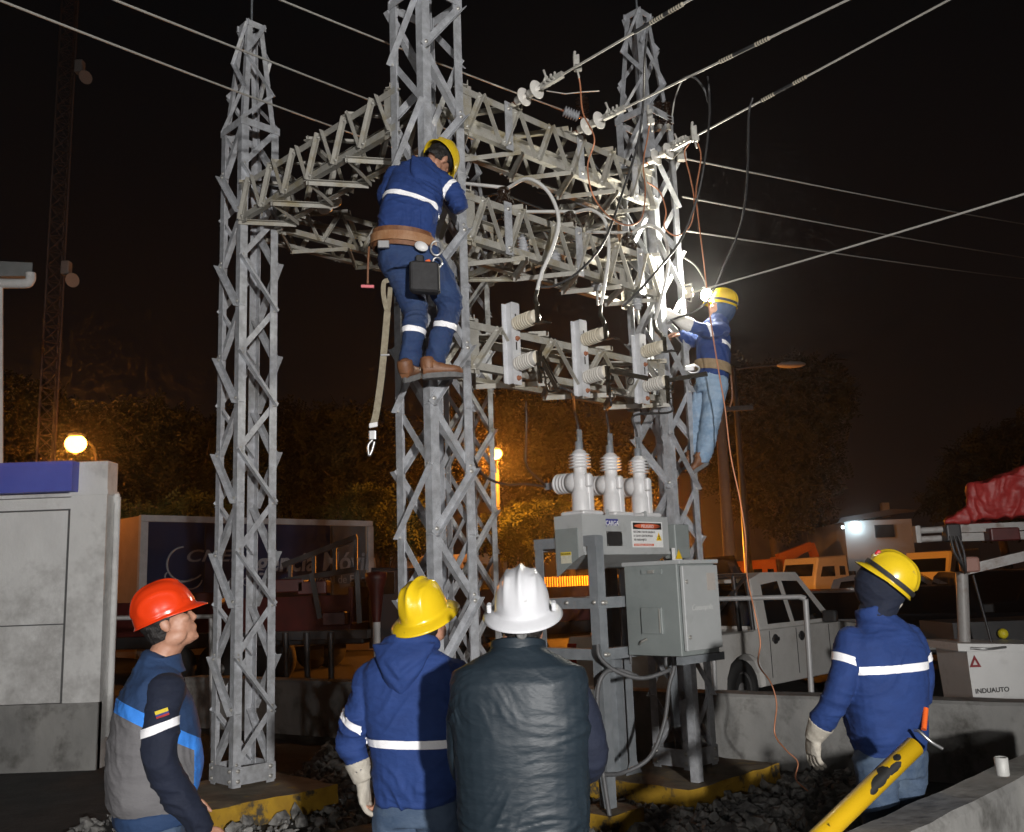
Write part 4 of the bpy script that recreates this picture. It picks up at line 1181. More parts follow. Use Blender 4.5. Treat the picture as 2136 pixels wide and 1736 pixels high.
# disconnect switches on the lowest girder
SW = []
Nf = -E2
for i, (u, vt, vb) in enumerate(((1064, 636, 806), (1207, 672, 831), (1332, 700, 846))):
    base = along(CRa + UP * 3.42, CRb + UP * 3.42, u)
    zt = [z for z in np.linspace(3.0, 4.2, 600) if px((base.x, base.y, z))[1] <= vt][0]; zb_ = [z for z in np.linspace(2.8, 4.0, 600) if px((base.x, base.y, z))[1] <= vb][0]
    p0 = Vector((base.x, base.y, (zt + zb_) / 2)) + Nf * 0.065
    root = thing('disconnect_switch', ('disconnect switch nearest the climber, its black blade hanging down', 'disconnect switch in the middle, blade slanting right and down', 'disconnect switch by the right tower, blade sticking out level')[i], 'switch', Vector((base.x, base.y, zb_)), 'disconnect switches on the lowest girder')
    H = zt - zb_
    ch = MB()
    ch.box(p0, (0.075, 0.006, H), E1, Nf)
    ch.box(p0 - E1 * 0.0405 - Nf * 0.027, (0.006, 0.060, H - 0.01), E1, Nf)
    ch.box(p0 - E1 * 0.062 - Nf * 0.0545, (0.040, 0.006, H - 0.02), E1, Nf)
    ch.box(p0 + E1 * 0.0405 - Nf * 0.027, (0.006, 0.060, H - 0.01), E1, Nf)
    ch.build('mounting_channel', GALV, root)
    for zz in (0.40, 0.02):
        MB().box(p0 + UP * (H * (zz - 0.0) * 0.9) + Nf * 0.0045 - UP * 0.03, (0.010, 0.004, 0.06), E1, Nf).build('slot', TARRED, root)
    for zz in (-0.42, 0.06):
        bl = MB(); bolt(bl, p0 + UP * H * zz + Nf * 0.006 + E1 * 0.008, Nf, 0.014, 0.02); bl.build('rusty_bolt', RUST, root)
    ends = []
    for k, zz in enumerate((0.235, -0.255)):
        o = p0 + UP * H * zz + Nf * 0.004
        prof = [(0.030, 0), (0.050, 0.004), (0.052, 0.02)]
        for j in range(6):
            h = 0.030 + j * 0.0222
            prof += [(0.036, h), (0.037, h + 0.006), (0.0565, h + 0.008), (0.0565, h + 0.017), (0.036, h + 0.019)]
        prof += [(0.050, 0.166), (0.052, 0.172), (0.052, 0.205), (0.046, 0.209), (0.001, 0.210)]
        ax = (Nf + UP * 0.05).normalized()
        mi_ = MB(); mi_.lathe(prof, o, ax, 26); mi_.sm = [False] * len(mi_.sm); ins = mi_.build('post_insulator', PORC_C if k == 0 else PORC_W, root)
        MB().lathe([(0.051, 0.2095), (0.047, 0.214), (0.001, 0.215)], o, ax, 22).build('end_cap', PORC_C, ins)
        ends.append(o + ax * 0.222)
    up_, lo_ = ends
    # fixed jaw on the upper post with lug, hinge on the lower
    jb = MB(); jb.box(up_ + UP * 0.01, (0.035, 0.016, 0.13), E1, Nf); jb.box(up_ + Nf * 0.03 - UP * 0.055, (0.05, 0.10, 0.006), E1, Nf); jb.tube([up_ + Nf * 0.01 - UP * 0.05, up_ + Nf * 0.09 - UP * 0.062 + E1 * 0.05], 0.005, 6)
    jb.build('fixed_contact', TARRED, root)
    hb = MB(); hb.box(lo_ - UP * 0.01, (0.045, 0.022, 0.10), E1, Nf); hb.bbox(lo_ + Nf * 0.02 - UP * 0.06, (0.05, 0.05, 0.04), 0.008, E1, Nf)
    hb.box(lo_ - UP * 0.12, (0.030, 0.02, 0.14), E1, Nf)
    for q in (0.10, 0.15): hb.tube([lo_ - UP * q, lo_ - UP * q + Vector((1, -.2, 0.05)) * 0.05], 0.006, 6)
    hb.build('hinge', TARRED, root)
    dirs_ = (Vector((0.34, -0.35, -0.86)), Vector((0.80, -0.40, -0.30)), Vector((0.93, -0.35, 0.06)))[i].normalized()
    a = lo_ + Nf * 0.02
    bl = MB()
    side = dirs_.cross(UP).normalized()
    for s_ in (-1, 1):
        bl.span(a + side * 0.013 * s_, a + dirs_ * 0.30 + side * 0.013 * s_, 0.007, 0.032)
    bl.box(a + dirs_ * 0.29, (0.035, 0.035, 0.05), side, dirs_.cross(side), dirs_)
    rp = a + dirs_ * 0.19 + dirs_.cross(side) * 0.045 * (1 if dirs_.cross(side).z < 0 else -1)
    bl.tube([rp + dirs_ * 0.024 * math.cos(t) + dirs_.cross(side) * 0.030 * math.sin(t) for t in [2 * math.pi * q / 16 for q in range(17)]], 0.005, 6)
    if i == 0:
        bl.tube(crom([a, a + Vector((.02, -.03, -.14)), a + Vector((.04, -.05, -.26)), a + dirs_ * 0.31], 6), 0.008, 6)
    bl.build('switch_blade', TARRED, root)
    SW.append((up_, lo_))
# pale leads: over the bell, round in an arc, down to the upper jaw, last stretch taped black
arcs = ([(960, 382, .1), None, (1100, 373, -.14), (1143, 400, -.20), (1165, 455, -.22), (1155, 510, -.22), (1130, 570, -.21), (1119, 612, -.2)],
        [(1048, 442, .18), None, (1232, 438, -.12), (1262, 462, -.18), (1270, 520, -.2), (1262, 590, -.2), (1252, 645, -.2)],
        [(1225, 484, .2), None, (1352, 470, -.10), (1384, 490, -.16), (1394, 545, -.18), (1380, 620, -.18), (1364, 675, -.18)])
for i in range(3):
    b, hz = white_paths[i]
    top = b + UP * (hz + 0.004)
    pts = []
    for q in arcs[i]:
        if q is None: pts += [top - E1 * 0.02, top + E1 * 0.03 - E2 * 0.01]
        else: pts.append(at(q[0], q[1], b.y + q[2]))
    c = cable('lead_cable', pts, 0.0145, WHITECABLE, ('pale thick lead looping over the bell insulator nearest the climber', 'pale thick lead looping over the second bell insulator', 'pale thick lead looping over the bell insulator by the right tower')[i], 10, 10, 'cable', 'pale leads to the disconnect switches')
    end = pts[-1]; tgt = SW[i][0] + UP * 0.04
    MB().tube(crom([end + (pts[-2] - end) * 0.1, end.lerp(tgt, 0.35) + Vector((-.012, 0, 0)), end.lerp(tgt, 0.7), tgt - UP * .05], 6), [0.016] * 6 + [0.019] * 7 + [0.014] * 6, 10).build('taped_end', TARRED, c)

# ---------------------------------------------------------------- recloser
P1 = Vector((0.583, 7.12, 0)); P4 = P1 + E2 * 0.63; P2 = on_ground(1330, 1613, ZB); P2.z = 0; P5 = P1 + E1 * 0.90 + E2 * 0.63
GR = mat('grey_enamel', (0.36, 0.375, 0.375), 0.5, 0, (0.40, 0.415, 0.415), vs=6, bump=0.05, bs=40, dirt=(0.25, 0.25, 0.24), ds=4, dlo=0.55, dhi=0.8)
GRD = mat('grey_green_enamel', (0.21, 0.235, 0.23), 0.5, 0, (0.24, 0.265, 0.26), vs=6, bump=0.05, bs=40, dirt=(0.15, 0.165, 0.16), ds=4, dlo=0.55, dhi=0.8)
EPOXY = mat('pale_grey_epoxy', (0.58, 0.58, 0.585), 0.42, 0, (0.64, 0.64, 0.645), vs=8, bump=0.05, bs=30, dirt=(0.38, 0.36, 0.33), ds=6, dlo=0.6, dhi=0.8)
rec = thing('recloser', 'grey three-pole recloser with white bushings and a PELIGRO sign', 'recloser', Vector((0.95, 7.3, 1.9)))
TK = P1 + E2 * 0.115 - E1 * 0.01
TW, TDp, TZ0, TZ1 = 1.07, 0.285, 1.935, 2.238
tb = MB()
tb.prism([(0, TZ0), (TDp, TZ0 - 0.10), (TDp, TZ1), (0, TZ1)], TK, E2, UP, E1 * TW)
tb.build('tank', GR, rec)
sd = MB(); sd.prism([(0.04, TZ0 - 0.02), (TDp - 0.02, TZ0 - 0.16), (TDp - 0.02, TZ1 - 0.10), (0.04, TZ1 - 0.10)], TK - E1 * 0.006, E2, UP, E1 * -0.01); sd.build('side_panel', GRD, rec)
MB().box(TK + E1 * TW / 2 - E2 * 0.004 + UP * (TZ0 + 0.012), (TW, 0.012, 0.024), E1, E2).build('lower_lip', GR, rec)
for t in (0.30, 0.745):
    MB().prism([(-0.016, 0), (0.016, 0), (0.016, 0.035), (0.008, 0.045), (-0.008, 0.045), (-0.016, 0.035)], TK + E1 * TW * t + E2 * 0.012 + UP * TZ1, E1, UP, E2 * 0.008).build('lifting_lug', GR, rec)
tops = []
for i, t in enumerate((0.15, 0.50, 0.84)):
    c = TK + E1 * TW * t + E2 * 0.135
    m_ = MB(); m_.bbox(c + UP * (TZ1 + 0.016), (0.245, 0.245, 0.034), 0.02, E1, E2); pole = m_.build('pole_module', EPOXY, rec)
    m_ = MB(); m_.lathe([(0.080, 0.03), (0.078, 0.05), (0.076, 0.17), (0.070, 0.185), (0.066, 0.20), (0.066, 0.235), (0.070, 0.26), (0.068, 0.30), (0.056, 0.325), (0.052, 0.335), (0.052, 0.37)], c + UP * TZ1, UP, 28)
    m_.build('module_body', EPOXY, pole)
    # square column with rounded head on the front right of the module
    cc = c + E1 * 0.030 - E2 * 0.052
    m_ = MB(); m_.bbox(cc + UP * (TZ1 + 0.165), (0.070, 0.064, 0.30), 0.022, E1, E2); m_.build('side_column', EPOXY, pole)
    m_ = MB(); m_.bbox(cc + UP * (TZ1 + 0.270) - E1 * 0.022 - E2 * 0.020, (0.062, 0.060, 0.11), 0.024, E1, E2); m_.build('column_head', EPOXY, pole)
    prof = [(0.050, 0.365)]
    for j in range(5):
        h = 0.372 + j * 0.0245
        r_ = 0.088 if j < 4 else 0.080
        prof += [(0.052, h), (r_, h + 0.002), (r_ + 0.001, h + 0.006), (0.056, h + 0.016)]
    prof += [(0.052, 0.500), (0.034, 0.512), (0.032, 0.515)]
    MB().lathe(prof, c + UP * TZ1, UP, 30).build('upper_bushing', EPOXY, pole)
    tm = MB(); tm.lathe([(0.032, 0.512), (0.032, 0.575), (0.026, 0.580)], c + UP * TZ1, UP, 18); tm.bbox(c + UP * (TZ1 + 0.625) + E1 * 0.012, (0.050, 0.020, 0.105), 0.006, E1, E2); tm.box(c + UP * (TZ1 + 0.64) - E2 * 0.014, (0.04, 0.016, 0.05), E1, E2)
    tm.build('top_terminal', STEEL_DK, pole)
    tops.append(c + UP * (TZ1 + 0.66))
    ax = (E2 + UP * 0.02).normalized(); hb = c + UP * (TZ1 + 0.262)
    prof = [(0.001, -0.055), (0.034, -0.050), (0.062, -0.020), (0.078, 0.005), (0.082, 0.04), (0.078, 0.085)]
    for j in range(4):
        h = 0.09 + j * 0.034
        prof += [(0.066, h), (0.080, h + 0.008), (0.081, h + 0.018), (0.066, h + 0.026)]
    prof += [(0.055, 0.232), (0.028, 0.240), (0.026, 0.27)]
    MB().lathe(prof, hb + E2 * 0.02, ax, 30).build('side_bushing', EPOXY, pole)
    MB().box(hb + E2 * 0.33, (0.020, 0.10, 0.055), E1, E2).build('side_terminal', STEEL_DK, pole)
# nameplates
fn = -E2
def plate(c, w, h, m, parent, name, th_=0.003, X=E1, n=fn):
    return MB().box(Vector(c) + n * th_ / 2, (w, th_, h), X, n).build(name, m, parent)
def tkp(a, b, k=0.0): return TK + E1 * TW * a + UP * (TZ0 + (TZ1 - TZ0) * b) + fn * (0.001 + k)
WHITE = mat('white_enamel_sign', (0.78, 0.78, 0.77), 0.4, 0, (0.72, 0.72, 0.71), vs=10)
BLK = mat('black_print', (0.012, 0.012, 0.012), 0.5)
REDP = mat('red_orange_print', (0.62, 0.11, 0.04), 0.5)
sg = plate(tkp(0.735, 0.52), 0.40, 0.205, WHITE, rec, 'danger_sign')
sg_n = tkp(0.735, 0.52)
plate(sg_n + UP * 0.067, 0.37, 0.052, BLK, sg, 'header_panel', 0.0045)
ov = MB().lathe([(0.021, 0), (0.021, 0.0055), (0.001, 0.0056)], sg_n + UP * 0.067, fn, 36, sx=1.0).build('header_oval', REDP, sg)
for v_ in ov.data.vertices:
    p_ = Vector(v_.co) + OFF[sg] - (sg_n + UP * 0.067); v_.co = Vector(v_.co) + E1 * p_.dot(E1) * 7.0
text('PELIGRO', sg_n + UP * 0.0535 + fn * 0.0057, E1, UP, 0.036, WHITE, sg, 'sign_lettering', 0.0006, 'CENTER', 1.15)
for j, ln in enumerate(('RECONECTADOR SALIDA 5', 'A 13.8 kV CENTROPOLIS', 'VÍA NARANJITO')):
    text(ln, sg_n - E1 * 0.182 + UP * (0.012 - j * 0.031) + fn * 0.0034, E1, UP, 0.023, BLK, sg, 'sign_lettering', 0.0005, 'LEFT', 0.98, 0, 0.0004)
plate(sg_n - UP * 0.083 - E1 * 0.055, 0.255, 0.018, REDP, sg, 'footer_bar', 0.0042)
text('SOLO PERSONAL AUTORIZADO', sg_n - UP * 0.0885 - E1 * 0.175 + fn * 0.0046, E1, UP, 0.0150, WHITE, sg, 'sign_lettering', 0.0004, 'LEFT', 1.05)
YEL = mat('sign_yellow', (0.78, 0.50, 0.01), 0.45)
MB().prism([(-0.036, -0.030), (0.036, -0.030), (0, 0.036)], sg_n + E1 * 0.145 - UP * 0.018 + fn * 0.003, E1, UP, fn * 0.0015).build('hazard_triangle', YEL, sg)
mb = MB()
for a, b in (((0.0, 0.012), (0.002, -0.006)), ((0.002, -0.006), (-0.010, -0.020)), ((0.002, -0.006), (0.012, -0.020)), ((0.0, 0.008), (-0.012, 0.000)), ((0, 0.008), (0.012, 0.003))):
    o_ = sg_n + E1 * 0.145 - UP * 0.018 + fn * 0.0055
    mb.span(o_ + E1 * a[0] + UP * a[1], o_ + E1 * b[0] + UP * b[1], 0.005, 0.001, fn)
mb.build('hazard_figure', BLK, sg)
cg = plate(tkp(0.325, 0.80), 0.145, 0.062, mat('label_blue', (0.045, 0.05, 0.23), 0.5), rec, 'load_label')
text('CARGA', tkp(0.325, 0.80) - UP * 0.018 + fn * 0.0034, E1, UP, 0.05, WHITE, cg, 'label_lettering', 0.0005, 'CENTER', 0.92, 0, 0.0006)
plate(tkp(0.325, 0.80) - UP * 0.026 + fn * 0.0042, 0.146, 0.014, GR, cg, 'torn_edge', 0.001)
np_ = plate(tkp(0.345, 0.40), 0.185, 0.112, mat('black_data_plate', (0.018, 0.018, 0.018), 0.35, 0, (0.04, 0.04, 0.04), vs=30), rec, 'data_plate')
for q in ((-1, -1), (1, -1), (1, 1), (-1, 1)):
    MB().lathe([(0.004, 0), (0.004, 0.003), (0.001, 0.004)], tkp(0.345, 0.40) + E1 * q[0] * 0.085 + UP * q[1] * 0.049 + fn * 0.003, fn, 8).build('rivet', BOLT, np_)
lb_c = TK + E2 * 0.16 + UP * (TZ0 - 0.015) - E1 * 0.0175
lb = plate(lb_c, 0.105, 0.085, mat('label_cream', (0.62, 0.60, 0.48), 0.6, 0, (0.5, 0.47, 0.36), vs=30), rec, 'caution_label', 0.002, -E2, -E1)
plate(lb_c + UP * 0.03 - E1 * 0.0015, 0.105, 0.025, mat('sign_yellow_faded', (0.62, 0.46, 0.05), 0.5), lb, 'caution_header', 0.002, -E2, -E1)
text('PRECAUCION', lb_c + UP * 0.022 - E1 * 0.0045, -E2, UP, 0.018, BLK, lb, 'label_lettering', 0.0004, 'CENTER', 0.85)
# stand
st = thing('recloser_stand', 'galvanised angle frame on which the recloser stands', 'stand', P1)
def post(p, z0, z1, fx, fy): return angle_bar('post', Vector((p.x, p.y, z0)), Vector((p.x, p.y, z1)), fx, fy, 0.085, 0.008, STEEL_DK, st)
post(P1, 0.15, 2.07, E1, E2); post(P4, 0.02, 2.07, E1, -E2); post(P2, ZB, 1.85, -E1, E2); post(P5, ZB, 2.07, -E1, -E2)
def rail(a, b, z, fy, name='rail', w=0.08): return angle_bar(name, Vector((a.x, a.y, z)), Vector((b.x, b.y, z)), -UP, fy, w, 0.007, STEEL_DK, st)
rail(P1 - E1 * 0.008, P4 - E1 * 0.008, 2.075, E1); rail(P1 - E1 * .008, P4 - E1 * .008, 1.62, E1); rail(P1 - E1 * .008, P4 - E1 * .008, 1.25, E1)
R1 = P1 + E1 * 0.90
rail(P1 - E2 * 0.008, R1 - E2 * 0.008, 1.62, E2); rail(P1 - E2 * .008, R1 - E2 * .008, 1.25, E2); rail(P4, P5, 2.06, -E2); rail(P4, P5, 1.62, -E2)
post(R1, 0.6, 1.66, -E1, E2)
bb = MB()
for z in (1.58, 1.21):
    for k in (0.03, 0.055): bolt(bb, P1 - E2 * 0.016 + E1 * k + UP * z, -E2, 0.012, 0.018)
for k in (0.03, 0.30): bolt(bb, P1 - E1 * 0.016 + E2 * k + UP * 1.585, -E1, 0.011, 0.012)
bb.build('bolt_heads', BOLT, st, kind='stuff')
for p in (P2,):
    for sx in (0, 1):
        MB().prism([(0, 0), (0.06, 0), (0, 0.10)], p + UP * ZB - E1 * (0.085 if sx else 0), (E1 if not sx else -E1), UP, E2 * 0.006).build('foot_gusset', STEEL_DK, st)
fp = thing('footing_block', 'small yellow-edged footing under the front post of the recloser stand', 'footing', Vector((P1.x, P1.y, 0)))
mb = MB(); tp_ = rough_block(mb, P1 - E1 * 0.16 - E2 * 0.14, E1, E2, 0.38, 0.36, -0.02, 0.148, 4.4, 0.010, 10, 10); mb.build('painted_side', YPAINT, fp); MB().add(tp_, [tuple(range(len(tp_)))]).build('top_slab', CONC_TOP, fp)
# leads from switches down to the recloser
for i in range(3):
    lo_ = SW[i][1]; tp = tops[i]
    if i == 0: pts = [lo_ + Vector((.13, -.12, -.25)), lo_ + Vector((.22, -.08, -.29)), tp + Vector((-.02, 0, .16)), tp + Vector((0, 0, .05)), tp - UP * .03]
    else: pts = [lo_ - UP * 0.16, lo_ - UP * 0.26 + E1 * .02, tp + UP * 0.20 + Vector((-.01, 0, 0)), tp + UP * .06, tp - UP * .03]
    cable('jumper_cable', pts, 0.0095, RUBBER, ('black jumper from the hanging switch blade down to the left bushing', 'black jumper from the middle switch down to the middle bushing', 'black jumper from the right switch down to the right bushing')[i], 8, 8, 'cable', 'black jumpers to the recloser')
c1 = TK + E1 * TW * 0.15 + E2 * 0.135 + UP * (TZ1 + .262) + E2 * 0.37
cable('side_lead', [at(985, 950, 6.95), at(1003, 985, 7.1), at(1030, 1004, 7.25), at(1062, 1011, 7.35), at(1095, 1010, 7.45), c1], 0.010, RUBBER, 'black lead drooping from the nearest tower to the recloser side terminal')
cable('hanging_lead', [at(1097, 838, 7.45), at(1098, 880, 7.45), at(1097, 930, 7.45), at(1100, 975, 7.48), c1 + UP * .01], 0.008, RUBBER, 'black lead hanging from the lowest girder to the recloser side terminal')
# ---------------------------------------------------------------- control cabinet
K0 = Vector((1.139, 6.95, 0)); KZ0, KZ1 = 1.190, 1.840; KW, KD = 0.472, 0.483
cab = thing('control_cabinet', 'grey control cabinet with closed door, chalked Centropolis, below the recloser', 'cabinet', K0 + UP * KZ0)
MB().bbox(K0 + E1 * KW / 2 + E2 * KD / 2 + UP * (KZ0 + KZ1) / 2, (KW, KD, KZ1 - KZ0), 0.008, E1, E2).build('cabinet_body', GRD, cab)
dr = MB().bbox(K0 + E1 * (KW / 2 + 0.006) - E2 * 0.022 + UP * ((KZ0 + KZ1) / 2 + 0.010), (KW - 0.03, 0.030, KZ1 - KZ0 - 0.05), 0.008, E1, E2).build('cabinet_door', GR, cab)
MB().bbox(K0 + E1 * KW / 2 - E2 * 0.01 + E2 * KD / 2 + UP * (KZ1 + 0.012), (KW + 0.02, KD + 0.05, 0.03), 0.006, E1, E2).build('rain_lid', GR, cab)
for zz in (KZ1 - 0.13, KZ0 + 0.13):
    MB().lathe([(0.014, 0), (0.014, 0.008), (0.006, 0.009), (0.005, 0.005)], K0 + E1 * 0.055 - E2 * 0.037 + UP * zz, fn, 14).build('door_lock', BOLT, dr)
plate(K0 + E1 * 0.365 - E2 * 0.0375 + UP * (KZ1 - 0.135), 0.105, 0.125, mat('weathered_label', (0.44, 0.40, 0.36), 0.7, 0, (0.36, 0.33, 0.31), vs=70), dr, 'door_label')
text('Centropolis', K0 + E1 * 0.10 - E2 * 0.0380 + UP * (KZ0 + 0.315), E1, UP, 0.062, mat('chalk', (0.62, 0.62, 0.60), 0.9), dr, 'chalk_writing', 0.0004, 'LEFT', 0.9, 0.25, -0.0012)
ln = -E1
MB().box(K0 + E2 * 0.22 + ln * 0.007 + UP * (KZ1 - 0.05), (0.18, 0.014, 0.030), -E2, ln).build('side_hasp', GRD, cab)
MB().box(K0 + E2 * 0.22 + ln * 0.018 + UP * (KZ1 - 0.05), (0.05, 0.012, 0.022), -E2, ln).build('hasp_tongue', BOLT, cab)
MB().bbox(K0 + E2 * 0.24 + ln * 0.008 + UP * (KZ0 + 0.25), (0.19, 0.02, 0.19), 0.006, -E2, ln).build('side_cover', GRD, cab)
MB().box(K0 + E2 * 0.165 + ln * 0.020 + UP * (KZ0 + 0.25), (0.008, 0.006, 0.17), -E2, ln).build('cover_handle', BOLT, cab)
MB().tube(crom([K0 + E2 * 0.36 + ln * 0.012 + UP * (KZ0 + 0.08), K0 + E2 * 0.33 + ln * 0.03 + UP * (KZ0 + 0.10), K0 + E2 * 0.29 + ln * 0.014 + UP * (KZ0 + 0.12)], 5), 0.008, 6).build('cable_clamp', BOLT, cab)
MB().box(K0 + E1 * (KW / 2 + .02) + E2 * 0.02 + UP * (KZ0 - 0.03), (KW + 0.06, 0.05, 0.055), E1, E2).build('support_rail', STEEL_DK, cab)
P3 = on_ground(1457, 1634, ZB); P3.z = 0
MB().span(K0 + E1 * .36 + E2 * KD * .9 + UP * (KZ0 - .03), Vector((P3.x + .03, P3.y + .03, KZ0 - .03)), .05, .05).build('support_arm', STEEL_DK, cab)
angle_bar('support_post', Vector((P3.x, P3.y, ZB)), Vector((P3.x, P3.y, KZ0 + 0.05)), E1, E2, 0.07, 0.007, STEEL, cab)
# conduits under the cabinet
kb = K0 + E1 * 0.2 + E2 * 0.25 + UP * (KZ0 + 0.01)
cable('conduit', [kb - E1 * .05, kb - UP * .10 - E1 * .06, at(1395, 1398, 7.13), at(1340, 1415, 7.08), at(1285, 1400, 7.05), at(1252, 1372, 7.03), at(1246, 1345, 7.05)], 0.016, GREYCABLE, 'grey conduit looping from the cabinet up along the stand post')
cable('conduit', [kb + E1 * .03, kb - UP * .12 + E1 * .03, at(1396, 1430, 7.28), at(1385, 1510, 7.28), at(1355, 1580, 7.23), at(1300, 1612, 7.18), at(1250, 1616, 7.03)], 0.016, GREYCABLE, 'grey conduit sweeping down from the cabinet to the ground by the stand')
cable('conduit', [at(1330, 1412, 7.10), at(1290, 1398, 7.07), at(1262, 1404, 7.03), at(1247, 1440, 7.01), at(1248, 1520, 7.01), at(1256, 1600, 6.99), at(1268, 1680, 6.97), at(1272, 1705, 6.96)], 0.017, GREYCABLE, 'grey conduit running down the front post of the stand')
cable('drop_cable', [at(1306, 1225, 7.33), at(1312, 1300, 7.33), at(1316, 1385, 7.33)], 0.009, GREYCABLE, 'thin grey cable hanging behind the cabinet under the recloser')
# second small box on the right tower behind the cabinet, with hazard triangle
bx = thing('switch_box', 'small grey box with a yellow hazard triangle behind the recloser', 'box', at(1414, 1160, 8.08))
MB().bbox(at(1412, 1130, 8.06), (0.20, 0.12, 0.28), 0.01, E1, E2).build('box_body', GRD, bx)
MB().box(at(1412, 1156, 7.975), (0.13, 0.006, 0.10), E1, E2).build('box_sign', WHITE, bx)
MB().prism([(-0.045, -0.035), (0.045, -0.035), (0, 0.04)], at(1416, 1157, 7.965), E1, UP, fn * 0.002).build('hazard_triangle', YEL, bx)

# ---------------------------------------------------------------- strain insulators and line conductors
LINES = []
ends_uv = (((1062, 217), (1440, 0), 1.0), ((1192, 283), (1768, 0), 1.0), ((1338, 312), (1980, 0), 1.0))
for i, (s_, e_, k) in enumerate(ends_uv):
    a = along(CRa + UP * ZT[0], CRb + UP * ZT[0], s_[0]); a = Vector((a.x, a.y, ZT[0] + 0.01)) + fn * 0.02
    # conductor runs square to the girder; find where it crosses the top of the view
    best = None
    for L_ in np.linspace(0.6, 6, 400):
        q = a + fn * L_
        if q.y < 1.5: break
        u = px((q.x, q.y, 5.5))[0]
        r_ = ray(e_[0], e_[1]); t_ = q.y / r_.y; X_ = r_.x * t_
        err = abs(X_ - q.x)
        if best is None or err < best[0]: best = (err, Vector((q.x, q.y, CAMH + r_.z * t_)))
    b = best[1]
    dv = (b - a).normalized()
    far = a + dv * 16.0
    root = thing('strain_insulator', ('white strain insulator string on the top girder, nearest the climber', 'white strain insulator string at the middle of the top girder', 'white strain insulator string at the right tower end of the top girder')[i], 'insulator', a, 'white strain insulators on the top girder')
    MB().tube([a - dv * 0.02, a + dv * 0.07], 0.012, 8).build('clevis', RUST, root)
    MB().span(a - dv * 0.05 - UP * .012, a + dv * 0.04 - UP * .012, 0.05, 0.012).build('anchor_bracket', STEEL_OLD, root)
    for j in (0, 1):
        o = a + dv * (0.06 + j * 0.135)
        MB().lathe([(0.022, 0), (0.032, 0.006), (0.034, 0.05), (0.040, 0.062), (0.069, 0.078), (0.073, 0.088), (0.069, 0.094), (0.062, 0.088), (0.056, 0.098), (0.046, 0.088), (0.040, 0.100), (0.030, 0.090), (0.012, 0.092), (0.012, 0.135)], o, dv, 30).build('disc', PORC_W, root)
    cl0 = a + dv * 0.33
    cm = MB(); cm.span(cl0, cl0 + dv * 0.22, 0.030, 0.045); cm.tube([cl0 + dv * .02 + UP * .02, cl0 + dv * .05 + UP * .06, cl0 + dv * .03 + UP * 0.12], 0.010, 8)
    for q in range(3): cm.tube([cl0 + dv * (.06 + .04 * q) - E1 * .035, cl0 + dv * (.06 + .04 * q) + E1 * .035], 0.011, 8); cm.tube([cl0 + dv * (.06 + .04 * q) - UP * .0, cl0 + dv * (.06 + .04 * q) + UP * .055], 0.010, 8)
    cm.build('dead_end_clamp', ALU, root)
    w = cable('line_conductor', [cl0 + dv * 0.15] + [a.lerp(far, t) for t in (0.1, 0.3, 0.6, 1.0)], 0.0085, ALU, ('overhead conductor running up right from the string nearest the climber', 'middle of the three conductors running up to the right', 'lowest of the three conductors running up to the right')[i], 4, 8, 'conductor', 'overhead conductors to the upper right')
    LINES.append((a, dv, w))
    # splice sleeves wound on the conductor
    sp_u = ((1370, 1410), (1515, 1590), (1602, 1668))[i]
    for j, uu in enumerate(sp_u):
        lo, hi = 0.3, 8.0
        for _ in range(40):
            m = (lo + hi) / 2
            if px(a + dv * m)[0] < uu: lo = m
            else: hi = m
        c = a + dv * lo
        mb = MB(); mb.tube([c + dv * (-0.06 + 0.01 * q) for q in range(13)], [0.017 if q % 2 else 0.012 for q in range(13)], 8)
        mb.build('wound_splice', mat('pale_splice', (0.5, 0.46, 0.36), 0.6, 0, (0.42, 0.38, 0.3), vs=40), w)
    MB().tube([a + dv * (lo + 0.05), a + dv * (lo - 0.35)], 0.014, 8).build('splice_sleeve', RUBBER, w)
# conductors coming from the upper left
for i, (pA, pB, dA, dB) in enumerate((((-120, -46), (900, 335), 4.2, 9.6), ((280, 0), (1000, 295), 5.0, 9.3), ((630, 0), (1172, 229), 6.2, 9.0))):
    A_ = at(*pA, dA); B_ = at(*pB, dB)
    if i: A_ = B_ + (A_ - B_) * 2.2
    MB().tube(sag(A_, B_, 0.03 + 0.02 * i, 20), 0.0075, 8).build('line_conductor', ALU, None, ('lowest overhead conductor from the upper left, passing the left tower', 'second overhead conductor from the upper left', 'conductor from the upper left ending at the grey polymer insulator')[i], 'conductor', 'overhead conductors from the upper left')
pi = thing('polymer_insulator', 'grey ribbed polymer insulator hanging behind the top girder', 'insulator', at(1190, 240, 9.0))
pa, pb = at(1172, 230, 9.0), at(1212, 246, 9.05); ax = (pb - pa).normalized()
prof = []
for j in range(6): prof += [(0.030, j * 0.028), (0.056, j * 0.028 + 0.008), (0.056, j * 0.028 + 0.014), (0.030, j * 0.028 + 0.024)]
MB().lathe(prof, pa + ax * 0.02, ax, 22).build('ribbed_body', POLY_G, pi)
MB().tube([pa - ax * .12, pa + ax * .24], 0.012, 8).build('end_rod', RUST, pi)
po = thing('post_insulator', 'dark post insulator on the rear girder behind the dead-end string', 'insulator', at(1216, 300, 9.08))
MB().lathe([(0.02, -0.3), (0.02, 0.0)] + [x for j in range(5) for x in ((0.032, j * 0.045), (0.07, j * 0.045 + 0.008), (0.07, j * 0.045 + 0.014), (0.035, j * 0.045 + 0.03))] + [(0.03, 0.24), (0.001, 0.25)], at(1216, 245, 9.08), UP, 22).build('shed_stack', PORC_B, po)
MB().tube([at(1140, 190, 9.1), at(1180, 196, 9.08), at(1216, 192, 9.08), at(1250, 190, 9.1)], 0.007, 6).build('tie_wire', ALU, po)
